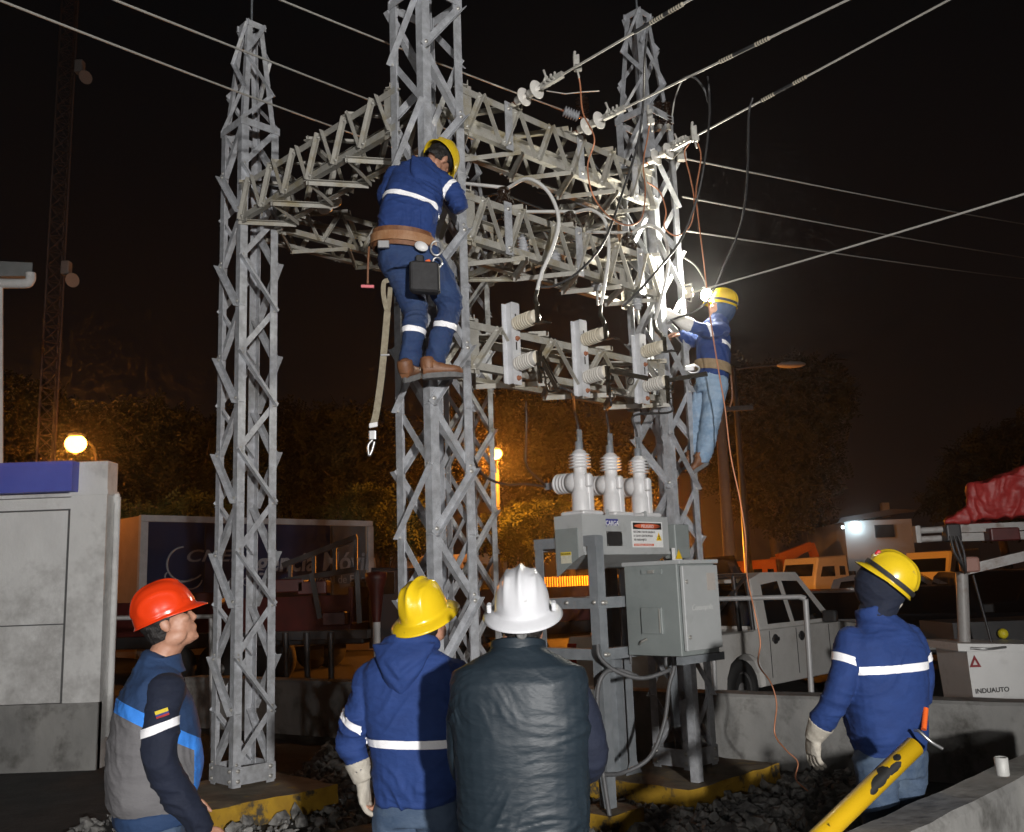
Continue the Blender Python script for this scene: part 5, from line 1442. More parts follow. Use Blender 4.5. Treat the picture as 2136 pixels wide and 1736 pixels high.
# surge arresters inside the right tower head
for i, u in enumerate((1376, 1393)):
    o = at(u, 262, 8.42)
    ar = thing('surge_arrester', ('dark ribbed surge arrester in the right tower head, left of the pair', 'dark ribbed surge arrester in the right tower head, right of the pair')[i], 'arrester', o, 'surge arresters')
    MB().lathe([x for j in range(8) for x in ((0.022, j * 0.030), (0.042, j * 0.030 + 0.006), (0.043, j * 0.030 + 0.011), (0.022, j * 0.030 + 0.022))] + [(0.018, 0.25), (0.001, 0.26)], o, UP, 20).build('ribbed_body', PORC_B, ar)
    MB().lathe([(0.03, -0.05), (0.03, 0.0)], o, UP, 12).build('base_fitting', STEEL_OLD, ar)
# conductors leaving to the right
for i, (pA, pB, dA, dB) in enumerate((((1432, 332), (2136, 456), 8.35, 15), ((1424, 411), (2136, 527), 8.5, 17), ((1432, 482), (2136, 572), 8.6, 19))):
    A_ = at(*pA, dA); B_ = at(*pB, dB); B_ = A_ + (B_ - A_) * 2.0
    w = MB().tube(sag(A_, B_, 0.10, 24), 0.0085, 8).build('line_conductor', ALU, None, ('highest of three conductors leaving the right tower toward the right', 'middle of three conductors leaving the right tower toward the right', 'lowest of three conductors leaving the right tower toward the right')[i], 'conductor', 'conductors leaving to the right')
    if i == 0:
        cm = MB(); cm.bbox(at(1422, 326, 8.3), (0.09, 0.05, 0.10), 0.015); cm.bbox(at(1416, 308, 8.3), (0.07, 0.04, 0.07), 0.012); cm.prism([(0, 0), (.20, .10), (.26, .09), (.26, .04), (.18, -.04), (.10, -.12), (0, -.10)], at(1380, 306, 8.25), (1, 0, 0), UP, (0, .02, 0))
        cm.build('dead_end_clamp', ALU, w)
# neutral running up right from the headlamp worker
A_ = at(1438, 612, 8.15); B_ = at(2136, 390, 6.1)
nw = MB().tube(sag(A_, A_ + (B_ - A_) * 2.2, 0.05, 20), 0.0085, 8).build('line_conductor', ALU, None, 'conductor running up right from beside the lit headlamp', 'conductor')
sp = MB(); sp.lathe([(0.018, -0.045), (0.036, -0.04), (0.036, -0.02), (0.022, -0.012), (0.022, 0.012), (0.036, 0.02), (0.036, 0.04), (0.018, 0.045)], at(1437, 610, 8.12), UP, 18); sp.build('spool_insulator', PORC_C, nw)
MB().tube([at(1424, 598, 8.2), at(1424, 624, 8.2), at(1442, 630, 8.1), at(1442, 592, 8.1), at(1424, 596, 8.2)], 0.008, 6).build('spool_bracket', BOLT, nw)
cable('tail_wire', [at(1428, 538, 8.2), at(1448, 552, 8.15), at(1464, 575, 8.1), at(1472, 596, 8.05), at(1466, 606, 8.06)], 0.007, ALU, 'bare wire tail curving down to the headlamp worker')
# flying leads
cable('flying_lead', [at(1476, 160, 6.95), at(1479, 190, 6.95), at(1480, 240, 7.1), at(1472, 320, 7.3), at(1455, 410, 7.45), at(1420, 500, 7.5), at(1370, 565, 7.45), at(1320, 620, 7.4), at(1298, 640, 7.4)], 0.010, RUBBER, 'long black lead hanging from the middle conductor across the right tower')
cable('flying_lead', [at(1570, 205, 6.85), at(1562, 240, 6.9), at(1560, 340, 7.2), at(1553, 430, 7.5), at(1535, 500, 7.8), at(1508, 560, 8.0), at(1492, 600, 8.1), at(1478, 625, 8.15), at(1450, 650, 8.1), at(1415, 662, 8.05), at(1398, 668, 8.05)], 0.010, RUBBER, 'black lead hanging from the lowest conductor to the headlamp worker')
cable('flying_lead', [at(1350, 70, 6.9), at(1345, 120, 7.0), at(1342, 210, 7.4), at(1330, 300, 7.5), at(1302, 390, 7.45), at(1262, 500, 7.2), at(1215, 560, 7.1), at(1160, 595, 7.0), at(1118, 600, 6.95)], 0.010, RUBBER, 'black lead from the top conductor sagging along the middle girder')
cable('loop_lead', [at(1402, 240, 7.9), at(1408, 205, 7.6), at(1425, 165, 7.3), at(1448, 162, 7.1), at(1468, 185, 7.0), at(1478, 215, 7.05)], 0.008, GREYCABLE, 'grey loop of cable above the right tower shoulder')
# copper earthing leads
cable('earthing_lead', [at(1203, 140, 6.5), at(1210, 175, 6.55), at(1216, 235, 6.7), at(1240, 290, 6.85), at(1226, 345, 6.9), at(1236, 405, 6.9), at(1268, 450, 7.0), at(1308, 470, 7.1), at(1338, 455, 7.2), at(1346, 400, 7.4), at(1342, 340, 7.5), at(1352, 280, 7.6), at(1356, 248, 7.6)], 0.0062, COPPER, 'copper earthing wire hanging in a loop from the clamp on the top conductor', 10)
cable('earthing_lead', [at(1350, 380, 7.6), at(1376, 400, 7.7), at(1389, 440, 7.7), at(1386, 475, 7.7), at(1412, 492, 7.7), at(1440, 470, 7.6), at(1448, 420, 7.5), at(1440, 370, 7.3), at(1428, 320, 7.1), at(1437, 300, 7.0)], 0.0062, COPPER, 'copper earthing wire looping right of the right tower leg', 10)
cable('earthing_lead', [at(1456, 300, 7.0), at(1462, 330, 7.1), at(1452, 400, 7.4), at(1456, 450, 7.6), at(1466, 530, 7.85), at(1474, 600, 7.9), at(1484, 680, 7.9), at(1500, 780, 7.9), at(1512, 850, 7.9), at(1524, 950, 7.9), at(1543, 1040, 7.9), at(1555, 1120, 7.9), at(1558, 1200, 7.85), at(1575, 1280, 7.8), at(1586, 1340, 7.8), at(1582, 1385, 7.8), at(1608, 1425, 7.8), at(1620, 1470, 7.8), at(1616, 1530, 7.8), at(1640, 1565, 7.7), at(1664, 1590, 7.65), at(1660, 1625, 7.6), at(1685, 1650, 7.5)], 0.0062, COPPER, 'long copper earthing wire dropping past the headlamp worker to the wall', 8)
for i, (u, v, d) in enumerate(((1202, 128, 6.48), (1447, 275, 6.98), (1355, 240, 7.55))):
    g = MB(); g.bbox(at(u, v, d), (0.05, 0.04, 0.09), 0.01, (1, 0, 0.3)); g.bbox(at(u + 3, v + 14, d), (0.06, 0.04, 0.05), 0.01); g.tube([at(u + 2, v + 18, d), at(u + 6, v + 34, d)], 0.008, 6); g.tube([at(u - 4, v - 8, d), at(u - 3, v - 20, d)], 0.012, 6)
    g.build('earthing_clamp', ALU, None, ('earthing clamp on the top conductor above the strain insulator', 'earthing clamp on the lowest conductor right of the tower', 'earthing clamp at the right tower head')[i], 'clamp', 'earthing clamps')

# ribbed post insulators standing inside the middle girder, bells under the left girder
for i, (u, v) in enumerate(((1092, 528), (1158, 560), (1245, 600), (1330, 640))):
    o = at(u, v, along(CRa + UP * 4.3, CRb + UP * 4.3, u).y + .22)
    pi_ = thing('post_insulator', ('ribbed grey insulator inside the middle girder, nearest the climber', 'ribbed grey insulator inside the middle girder, second from the climber', 'ribbed grey insulator inside the middle girder, third from the climber', 'ribbed grey insulator inside the middle girder, by the right tower')[i], 'insulator', o, 'ribbed insulators inside the middle girder')
    MB().lathe([(0.03, -.03)] + [x for j in range(5) for x in ((0.032, j * 0.026), (0.048, j * 0.026 + 0.006), (0.048, j * 0.026 + 0.012), (0.034, j * 0.026 + 0.02))] + [(0.02, .15), (.001, .155)], o, UP, 18).build('ribbed_body', POLY_G, pi_)
    MB().tube([o - UP * .16, o - UP * .02], .012, 8).build('stud', BOLT, pi_)
for i, (u, v) in enumerate(((696, 420), (678, 432))):
    o = at(u, v, 8.05)
    pi_ = thing('disc_insulator', ('white disc insulator hanging under the left girder, upper of the pair', 'white disc insulator hanging under the left girder, lower of the pair')[i], 'insulator', o, 'disc insulators under the left girder')
    MB().lathe([(.02, -.06), (.03, -.05), (.03, -.01), (.07, .0), (.073, .01), (.06, .012), (.05, .004), (.04, .014), (.012, .008), (.012, .05)], o, (.35, -.45, -.8), 24).build('porcelain_disc', PORC_W, pi_)
    MB().tube([o, o + UP * .22 + V(-.02, .1, 0)], .008, 6).build('hanger', BOLT, pi_)
# busbars and loose jumpers threading the upper girders
for i, pts in enumerate(([(985, 420, .3), (1040, 405, .25), (1100, 425, .3), (1165, 450, .35)], [(1120, 400, .45), (1180, 415, .35), (1240, 440, .3), (1300, 470, .3)], [(1010, 470, .35), (1060, 455, .3), (1130, 480, .3), (1200, 505, .3)], [(1230, 330, .2), (1260, 370, .15), (1290, 420, .2), (1320, 470, .25)])):
    cable('jumper_cable', [at(u, v, 6.95 + (u - 985) * .0035 + k) for u, v, k in pts], .009, (RUBBER, GREYCABLE, RUBBER, RUBBER)[i], ('black jumper threading behind the middle girder near the climber', 'grey jumper running behind the bell insulators', 'black jumper inside the middle girder near the climber', 'black jumper hanging in front of the top girder')[i], 8, 8, 'cable')
# ================================================================== yard behind: buildings, trees, vehicles, lamps
SODIUM = (1.0, 0.31, 0.03)
SOD_LENS = mat('lit_sodium_lens', (1, .6, .2), .4, emit=(1.0, 0.42, 0.07), es=14)
POLE = mat('weathered_pole_concrete', (0.22, 0.20, 0.18), 0.85, 0, (0.28, 0.26, 0.23), vs=6, bump=0.3, bs=20)
DARKM = mat('dark_painted_metal', (0.022, 0.022, 0.024), 0.5, 0.1, (0.035, 0.034, 0.035), vs=6)
REDM = mat('faded_red_paint', (0.045, 0.006, 0.006), 0.5, 0, (0.075, 0.009, 0.008), vs=5)
def street_lamp(p, h, label, energy, arm=(0, -1, 0), lens=(0.24, 0.16, 0.07)):
    """p: lens centre; pole runs down to the ground behind it"""
    p = Vector(p); arm = Vector(arm)
    base = Vector((p.x, p.y, 0)) - arm * 1.1
    root = thing('street_lamp', label, 'street lamp', base, 'sodium street lamps')
    MB().tube([base, base + UP * (p.z - 0.35)], [0.10, 0.065], 12).build('pole', POLE, root)
    MB().tube(crom([base + UP * (p.z - 0.4), base + UP * (p.z + 0.05) + arm * 0.25, p - arm * 0.25 + UP * 0.14], 6), 0.03, 8).build('bracket_arm', DARKM, root)
    MB().ball(p + UP * (lens[2] * .95), (lens[0] * .8, lens[0] * 1.3, 0.06), 14, 8).build('lamp_head', DARKM, root)
    MB().ball(p - UP * 0.01 + arm * 0.0, lens, 16, 10).build('lamp_lens', SOD_LENS, root)
    lamp('street_lamp_light', 'POINT', p - UP * 0.16, energy, SODIUM, None, None, 0, 0.18)
    return root
LA = at(158, 925, 20.5); LB = at(1034, 946, 27.5)
street_lamp(LA, 0, 'glowing orange street lamp above the white building on the left', 800, (0, -1, 0), (0.23, 0.20, 0.20))
street_lamp(LB, 0, 'glowing orange street lamp behind the nearest tower', 1600, (0, -1, 0), (0.19, 0.16, 0.16))
street_lamp(at(1335, 1128, 30.0), 0, 'extra low orange lamp, added unseen behind the recloser tank to light the parked trucks', 3900, (0, -1, 0), (0.13, 0.12, 0.10))  # added unseen lamp that brightens the parked trucks

# ------------------------------------------------------------------ white building, left edge
WALLW = mat('white_stucco', (0.60, 0.60, 0.59), 0.9, 0, (0.68, 0.68, 0.67), vs=4, bump=0.3, bs=25, bdist=0.01, dirt=(0.30, 0.29, 0.28), ds=1.3, dlo=0.48, dhi=0.72, stretch=(1, 1, 0.5))
FASC = mat('blue_fascia_paint', (0.075, 0.095, 0.42), 0.6, 0, (0.09, 0.115, 0.47), vs=3)
def booth():
    D = 10.4
    c = at(217, 1200, D); xr = c.x
    x0 = -9.0
    zt = at(180, 963, D).z; zf0 = at(80, 1030, D).z; zf1 = at(80, 968, D).z
    xp = at(150, 1000, D).x
    root = thing('white_building', 'white rendered building with a blue fascia at the left edge', 'building', Vector(((x0 + xr) / 2, D + 1.5, 0)))
    MB().box(((xp + xr) / 2, D + 0.13, zt / 2), (xr - xp, 0.26, zt)).build('corner_pillar', WALLW, root)
    MB().box(((xp + xr) / 2 + 0.0, D + 0.13, zf0 - 0.01), (xr - xp + 0.03, 0.29, 0.05)).build('pillar_band', WALLW, root)
    MB().box(((x0 + xp) / 2 - 0.002, D + 0.25, zf0 / 2 + 0.05), (xp - x0 - 0.004, 0.3, zf0 + 0.1)).build('wall', WALLW, root)
    MB().box(((x0 + xp) / 2 + 0.03, D - 0.09, (zf0 + zf1) / 2), (xp - x0 + 0.10, 0.16, zf1 - zf0)).build('fascia', FASC, root)
    MB().box(((x0 + xp) / 2 + 0.02, D + 0.03, zf0 - 0.03), (xp - x0, 0.08, 0.03)).build('drip_edge', WALLW, root)
    # large panel set in the wall with a shadow joint
    xj = at(134, 1100, D).x; zj = at(60, 1066, D).z
    dk = mat('joint_shadow_gap', (0.10, 0.10, 0.10), 0.9)
    MB().box(((x0 + xj) / 2, D + 0.115, zj / 2), (xj - x0, 0.05, zj - 0.02)).build('wall_panel', WALLW, root)
    MB().box((xj + 0.012, D + 0.09, zj / 2), (0.022, 0.03, zj)).build('panel_joint', dk, root)
    MB().box(((x0 + xj) / 2, D + 0.085, zj + 0.006), (xj - x0 + 0.04, 0.03, 0.016)).build('panel_joint', dk, root)
    MB().box(((x0 + xr) / 2, D + 0.02, at(60, 1470, D).z / 2), (xr - x0, 0.10, at(60, 1470, D).z)).build('plinth_course', CONC, root)
    MB().box(((x0 + xp) / 2, D + 0.078, at(60, 1305, D).z), (xp - x0, 0.03, 0.012)).build('render_joint', dk, root)
    MB().tube(crom([Vector((xr + .02, D + .2, zt - .35)), Vector((xr + .03, D + .2, zt - .45)), Vector((xr + .035, D + .2, zt - .6)), Vector((xr + .03, D + .2, .3))], 6), 0.035, 10).build('downpipe', WALLW, root)
    # narrow side wall step
    MB().box((at(224, 1300, D + .4).x, D + 0.22, at(224, 1165, D).z / 2), (0.10, 0.2, at(224, 1165, D).z)).build('side_buttress', WALLW, root)
booth()
def eave():
    D = 13.0
    root = thing('roof_eave', 'corner of a dark roof with gutter at the left edge, above the white building', 'roof', at(-20, 560, D))
    a = at(-120, 540, D); b = at(68, 548, D)
    MB().hexa([a + V(0, 0, -.26), b + V(0, 0, -.20), b + V(-.3, .35, -.2), a + V(0, .35, -.26), a, b, b + V(-.3, .35, .06), a + V(0, .35, .06)]).build('roof_edge', mat('grey_sheet_roof', (0.16, 0.17, 0.17), 0.6, 0, (0.2, 0.21, 0.21), vs=5), root)
    MB().tube(crom([at(-100, 588, D), at(40, 592, D), at(62, 586, D), at(64, 570, D)], 5), 0.07, 10).build('gutter_pipe', WALLW, root)
    MB().tube([at(1, 590, D), at(1, 1000, D)], 0.035, 8).build('downpipe', WALLW, root)
eave()
# ------------------------------------------------------------------ radio mast
def mast():
    D = 27.0
    base = at(92, 1050, D); base.z = 0
    top = at(152, -60, D)
    root = thing('radio_mast', 'tall thin triangular lattice mast behind the white building', 'mast', base)
    g = mat('red_white_mast_paint', (0.07, 0.05, 0.045), 0.6, 0, (0.10, 0.075, 0.07), vs=3)
    w = 0.27
    offs = [Vector((w * math.cos(a), w * math.sin(a), 0)) for a in (R(200), R(-20), R(90))]
    for o in offs: MB().tube([base + o, top + o], 0.035, 6).build('leg', g, root)
    n = 46
    for i in range(n):
        mb = MB()
        p0 = base.lerp(top, i / n); p1 = base.lerp(top, (i + 1) / n)
        for k in range(3):
            a, b = offs[k], offs[(k + 1) % 3]
            mb.tube([p0 + a, p1 + b], 0.012, 4); mb.tube([p0 + b, p1 + a], 0.012, 4); mb.tube([p0 + a, p0 + b], 0.012, 4)
        mb.build('lattice_bay', g, root)
    for u, v in ((166, 150), (138, 570)):
        c = at(u, v, D - .3)
        MB().bbox(c + V(0, 0, .15), (.25, .25, .4), .04).build('radio_box', mat('grey_radio', (.28, .26, .25), .6), root)
        MB().lathe([(.05, 0), (.2, .12), (.21, .14)], c - V(-.15, .05, .25), V(.6, -.5, -.1), 14).build('dish', mat('grey_radio', (.28, .26, .25), .6), root)
mast()

# ------------------------------------------------------------------ trees: limbs and pinnate leaf sprays
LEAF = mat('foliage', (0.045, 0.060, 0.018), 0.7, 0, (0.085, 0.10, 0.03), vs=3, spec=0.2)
LEAF_D = mat('night_shaded_foliage', (0.012, 0.016, 0.008), 0.75, 0, (0.026, 0.032, 0.012), vs=3, spec=0.2)  # copy of the foliage with night shade put into its colour
BARK = mat('bark', (0.06, 0.045, 0.032), 0.9, 0, (0.10, 0.08, 0.06), vs=8, bump=0.6, bs=20)
def leaf_cloud(blobs, n_spray, leaf, seed, pairs=5):
    """sprays of paired leaflets scattered through overlapping ellipsoids, thicker toward their skins"""
    r_ = np.random.default_rng(seed)
    w = np.array([b[1][0] * b[1][1] * b[1][2] for b in blobs]) ** 0.67; w /= w.sum()
    idx = r_.choice(len(blobs), n_spray, p=w)
    C = np.array([b[0] for b in blobs])[idx]; S = np.array([b[1] for b in blobs])[idx]
    d = r_.normal(size=(n_spray, 3)); d /= np.linalg.norm(d, axis=1)[:, None]
    rad = r_.random(n_spray) ** 0.28 * (1 + r_.normal(size=n_spray) * 0.10)
    p = C + d * S * rad[:, None]
    ax = d * 0.7 + r_.normal(size=(n_spray, 3)) * 0.55 + np.array([0, 0, -0.25]); ax /= np.linalg.norm(ax, axis=1)[:, None]
    nn = r_.normal(size=(n_spray, 3)) * 0.6 + np.array([0, 0, 1.0]); nn -= ax * (nn * ax).sum(1)[:, None]; nn /= np.linalg.norm(nn, axis=1)[:, None]
    sd = np.cross(ax, nn)
    L_ = leaf * (0.7 + 0.6 * r_.random(n_spray))
    vs = []; 
    for k in range(pairs):
        t = (k + 0.5) / pairs
        o = p + ax * (L_ * (t * 2.2 - 1.1))[:, None] - nn * (L_ * 0.5 * t * t)[:, None]
        for s in (-1, 1):
            ll = (L_ * (0.62 - 0.25 * abs(t - 0.4)))[:, None]; ww = (L_ * 0.17)[:, None]
            dr = sd * s * 0.85 + ax * 0.5 - nn * 0.18
            tip = o + dr * ll; mid = o + dr * ll * 0.5
            vs.append(np.stack([o, mid + ax * ww, tip, mid - ax * ww], 1))
    A = np.concatenate(vs, 0).reshape(-1, 3)
    return A
def tree(label, base, trunk_h, blobs, n_spray, leaf, seed, m=LEAF, group='trees behind the yard', name='tree'):
    base = Vector(base)
    root = thing(name, label, 'tree', base, group)
    r_ = random.Random(seed)
    tk = MB()
    top = base + UP * trunk_h + V(r_.uniform(-.3, .3), r_.uniform(-.3, .3), 0)
    tk.tube(crom([base, base.lerp(top, .5) + V(.1, 0, 0), top], 5), [0.24 - 0.010 * i for i in range(11)], 10)
    for b in blobs:
        c = Vector(b[0]); tk.tube(crom([top - UP * 0.4, top.lerp(c, .5) + V(0, 0, -.2), c], 4), [0.12 - 0.011 * i for i in range(9)], 7)
        for _ in range(4):
            e = c + V(r_.uniform(-1, 1) * b[1][0] * .8, r_.uniform(-1, 1) * b[1][1] * .8, r_.uniform(-.6, .9) * b[1][2]); tk.tube([c, c.lerp(e, .5) + V(0, 0, .1), e], [0.05, 0.035, 0.012], 5)
    tk.build('trunk', BARK, root)
    A = leaf_cloud(blobs, n_spray, leaf, seed) - np.array(OFF[root])
    n = len(A) // 4
    me = bpy.data.meshes.new('crown')
    me.vertices.add(len(A)); me.vertices.foreach_set('co', A.ravel())
    me.loops.add(4 * n); me.polygons.add(n)
    me.loops.foreach_set('vertex_index', np.arange(4 * n, dtype=np.int32))
    me.polygons.foreach_set('loop_start', np.arange(0, 4 * n, 4, dtype=np.int32))
    me.materials.append(m); me.update(); me.validate()
    put(bpy.data.objects.new('crown', me), root)
    return root
def blob(u, v, d, rx, ry, rz): return (tuple(at(u, v, d)), (rx, ry, rz))
def tbase(u, d):
    p = at(u, 1240, d); return V(p.x, d, 0)
D0 = 27.5
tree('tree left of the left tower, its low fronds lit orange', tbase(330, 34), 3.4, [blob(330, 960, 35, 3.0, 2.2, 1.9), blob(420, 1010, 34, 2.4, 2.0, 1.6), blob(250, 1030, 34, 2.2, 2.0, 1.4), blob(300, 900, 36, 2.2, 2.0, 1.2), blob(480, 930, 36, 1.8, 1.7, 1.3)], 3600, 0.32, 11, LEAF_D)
tree('low shrub with orange-lit fronds above the lettered trailer', tbase(385, 25.0), 1.7, [blob(330, 1064, 24.8, .9, .5, .16), blob(385, 1056, 25, .8, .6, .30), blob(428, 1066, 25.2, .7, .6, .25), blob(270, 1070, 24.6, .8, .5, .10)], 420, 0.20, 21, LEAF)
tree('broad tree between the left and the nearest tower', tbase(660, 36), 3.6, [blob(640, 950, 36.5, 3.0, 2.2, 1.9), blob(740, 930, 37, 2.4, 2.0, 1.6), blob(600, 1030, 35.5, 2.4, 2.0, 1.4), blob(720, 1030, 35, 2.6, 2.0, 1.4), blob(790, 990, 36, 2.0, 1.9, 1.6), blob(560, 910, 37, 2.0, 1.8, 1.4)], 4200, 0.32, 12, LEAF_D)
tree('orange-lit drooping tree between the trailer and the nearest tower', tbase(810, 28.6), 2.0, [blob(800, 1095, 28.6, 1.2, 1.0, 0.6), blob(835, 1130, 28.4, .8, .9, 0.4), blob(770, 1050, 29, .9, .9, 0.5), blob(820, 1050, 29, 1.0, .9, .5), blob(870, 1090, 28.8, .8, .8, .5), blob(700, 1062, 29, .8, .7, .3)], 1050, 0.25, 13)
tree('bushy tree below the orange lamp, right of the nearest tower', tbase(1090, 28.4), 1.6, [blob(1055, 1105, 28.5, .9, .9, 0.5), blob(1110, 1085, 28.8, 1.0, .9, 0.55), blob(1090, 1140, 28.2, 1.0, .9, 0.35), blob(1150, 1112, 28.8, .9, .8, 0.5), blob(1200, 1060, 29.5, .8, .8, .4)], 1050, 0.24, 14)
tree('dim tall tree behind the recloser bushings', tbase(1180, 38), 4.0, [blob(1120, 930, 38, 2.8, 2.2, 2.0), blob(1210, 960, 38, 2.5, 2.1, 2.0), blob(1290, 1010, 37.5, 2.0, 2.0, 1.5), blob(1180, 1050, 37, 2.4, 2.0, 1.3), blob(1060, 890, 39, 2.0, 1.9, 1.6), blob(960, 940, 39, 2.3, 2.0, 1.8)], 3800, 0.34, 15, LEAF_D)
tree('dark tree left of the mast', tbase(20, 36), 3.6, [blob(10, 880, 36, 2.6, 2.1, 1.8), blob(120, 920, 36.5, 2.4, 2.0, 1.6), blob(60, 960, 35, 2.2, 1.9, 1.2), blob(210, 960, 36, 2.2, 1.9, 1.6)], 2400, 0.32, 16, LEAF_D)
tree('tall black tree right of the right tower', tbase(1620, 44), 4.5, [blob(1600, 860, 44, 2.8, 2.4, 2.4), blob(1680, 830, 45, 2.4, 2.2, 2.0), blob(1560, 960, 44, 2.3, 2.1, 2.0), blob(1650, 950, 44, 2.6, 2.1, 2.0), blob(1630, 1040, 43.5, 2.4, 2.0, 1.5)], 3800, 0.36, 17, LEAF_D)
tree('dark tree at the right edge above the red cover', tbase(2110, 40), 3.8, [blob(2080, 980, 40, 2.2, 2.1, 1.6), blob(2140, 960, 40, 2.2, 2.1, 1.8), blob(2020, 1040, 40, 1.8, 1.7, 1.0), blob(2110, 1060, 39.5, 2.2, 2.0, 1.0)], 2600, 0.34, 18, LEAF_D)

# ------------------------------------------------------------------ mobile office trailer with the blue banner
def trailer():
    a = at(292, 1080, 19.6); b = at(775, 1092, 23.8)
    zt = 3.42; a.z = b.z = 0
    X = (b - a).normalized(); Yb = V(-X.y, X.x, 0); L_ = (b - a).length; Wd = 2.4; z0 = 0.55
    root = thing('mobile_office', 'dark blue mobile office trailer with a lettered side, behind the left tower', 'trailer', (a + b) / 2)
    fr = mat('pale_aluminium_trim', (0.38, 0.38, 0.39), 0.5, 0.1, (0.45, 0.45, 0.46), vs=6)
    MB().box((a + b) / 2 + Yb * (Wd / 2 + .02) + UP * (zt + z0) / 2, (L_ - .02, Wd, zt - z0 - .02), X, Yb).build('box_body', mat('lamplit_end_panel', (0.30, 0.20, 0.12), 0.6, 0, (0.36, 0.24, 0.15), vs=4), root)  # orange lamplight on the trailer end is put into this panel colour
    MB().box((a + b) / 2 + UP * (zt - 0.06), (L_, 0.10, 0.13), X, Yb).build('top_rail', fr, root)
    for p in (a + X * .08, b - X * .06): MB().box(p + UP * (zt + z0) / 2 - UP * .065, (0.16, 0.10, zt - z0 - .13), X, Yb).build('corner_post', fr, root)
    MB().box((a + b) / 2 + UP * (z0 + .05) , (L_ - .32, 0.10, 0.12), X, Yb).build('bottom_rail', fr, root)
    bn = mat('navy_banner_vinyl', (0.006, 0.013, 0.040), 0.4, 0, (0.010, 0.024, 0.070), vs=0.7)
    n = -Yb
    def bp(t, z, k=0.02): return a + X * L_ * t + UP * z + n * (k - .0)
    MB().box(bp(.41, (zt + z0) / 2, -.01), (L_ * .76, 0.04, zt - z0 - .26), X, Yb).build('banner', bn, root)
    bnr = [c for c in root.children if c.name.startswith('banner')][0]
    MB().box(bp(.885, (zt + z0) / 2, -.012), (L_ * .165, 0.04, zt - z0 - .26), X, Yb).build('rear_panel', mat('grey_panel', (0.07, 0.072, 0.075), 0.5, 0, (0.09, 0.09, 0.095), vs=4), root)
    for t in (.245, .795): MB().box(bp(t, (zt + z0) / 2, .012), (0.02, 0.02, zt - z0 - .26), X, Yb).build('panel_seam', DARKM, root)
    wh = mat('pale_lettering', (0.26, 0.27, 0.29), 0.6, 0, (0.20, 0.21, 0.23), vs=4)
    text('CNEL', bp(.165, 2.47), X, UP, 0.36, wh, bnr, 'banner_lettering', .004, 'LEFT', 1.45, .3, .004)
    text('Agencia Móvil', bp(.385, 2.24), X, UP, 0.62, wh, bnr, 'banner_lettering', .004, 'LEFT', 1.0, .12, .012)
    text('Corporación Nacional de Electricidad', bp(.395, 1.93), X, UP, 0.27, wh, bnr, 'banner_lettering', .004, 'LEFT', 1.0)
    # swoosh emblem: three nested arcs
    def arc(c, rx, rz, a0, a1, r_, tilt=0):
        pts = []
        for i in range(25):
            t = R(a0 + (a1 - a0) * i / 24); x = rx * math.cos(t); z = rz * math.sin(t)
            pts.append(c + X * (x * math.cos(tilt) - z * math.sin(tilt)) + UP * (x * math.sin(tilt) + z * math.cos(tilt)))
        return pts
    sw = MB()
    sw.tube(arc(bp(.165, 2.42, .03), .38, .36, 95, 300, 1), .022, 6); sw.tube(arc(bp(.165, 2.22, .03), .42, .17, 150, 330, 1, .15), .018, 6); sw.tube(arc(bp(.19, 2.12, .03), .26, .22, 200, 350, 1), .016, 6)
    sw.build('swoosh_emblem', wh, bnr)
    for t in (.12, .2, .72, .8):
        c = a + X * L_ * t + Yb * .12 + UP * .42
        w = MB().lathe([(.20, -.12), (.40, -.11), (.42, -.06), (.42, .06), (.40, .11), (.20, .12)], c, n, 24).build('wheel', mat('tyre_rubber', (.015, .015, .015), .8), root)
trailer()

# ------------------------------------------------------------------ generic vehicles
GLASS = mat('dark_vehicle_glass', (0.006, 0.007, 0.008), 0.06, 0, spec=0.6, coat=0.3)
TYRE = mat('tyre_rubber', (.015, .015, .015), .8)
RIM = mat('steel_rim', (0.22, 0.22, 0.22), 0.4, 0.4)
BODYW = mat('white_car_paint', (0.52, 0.51, 0.49), 0.3, 0, (0.58, 0.57, 0.55), vs=3, coat=0.4, dirt=(0.36, 0.34, 0.31), ds=1.6, dlo=0.5, dhi=0.8)
BODYG = mat('silver_car_paint', (0.34, 0.34, 0.35), 0.25, 0.2, (0.37, 0.37, 0.38), vs=3, coat=0.5)
BODYD = mat('dark_car_paint', (0.03, 0.03, 0.033), 0.2, 0, (0.035, 0.035, 0.04), vs=3, coat=0.6)
LAMPR = mat('tail_lamp', (0.25, 0.01, 0.01), 0.2, coat=0.5)
LAMPC = mat('head_lamp_glass', (0.5, 0.5, 0.48), 0.15, coat=0.5)
def arch(cx, r, n=8, z=0.36): return [(cx - r * math.cos(math.pi * i / n), z + r * math.sin(math.pi * i / n)) for i in range(n + 1)]
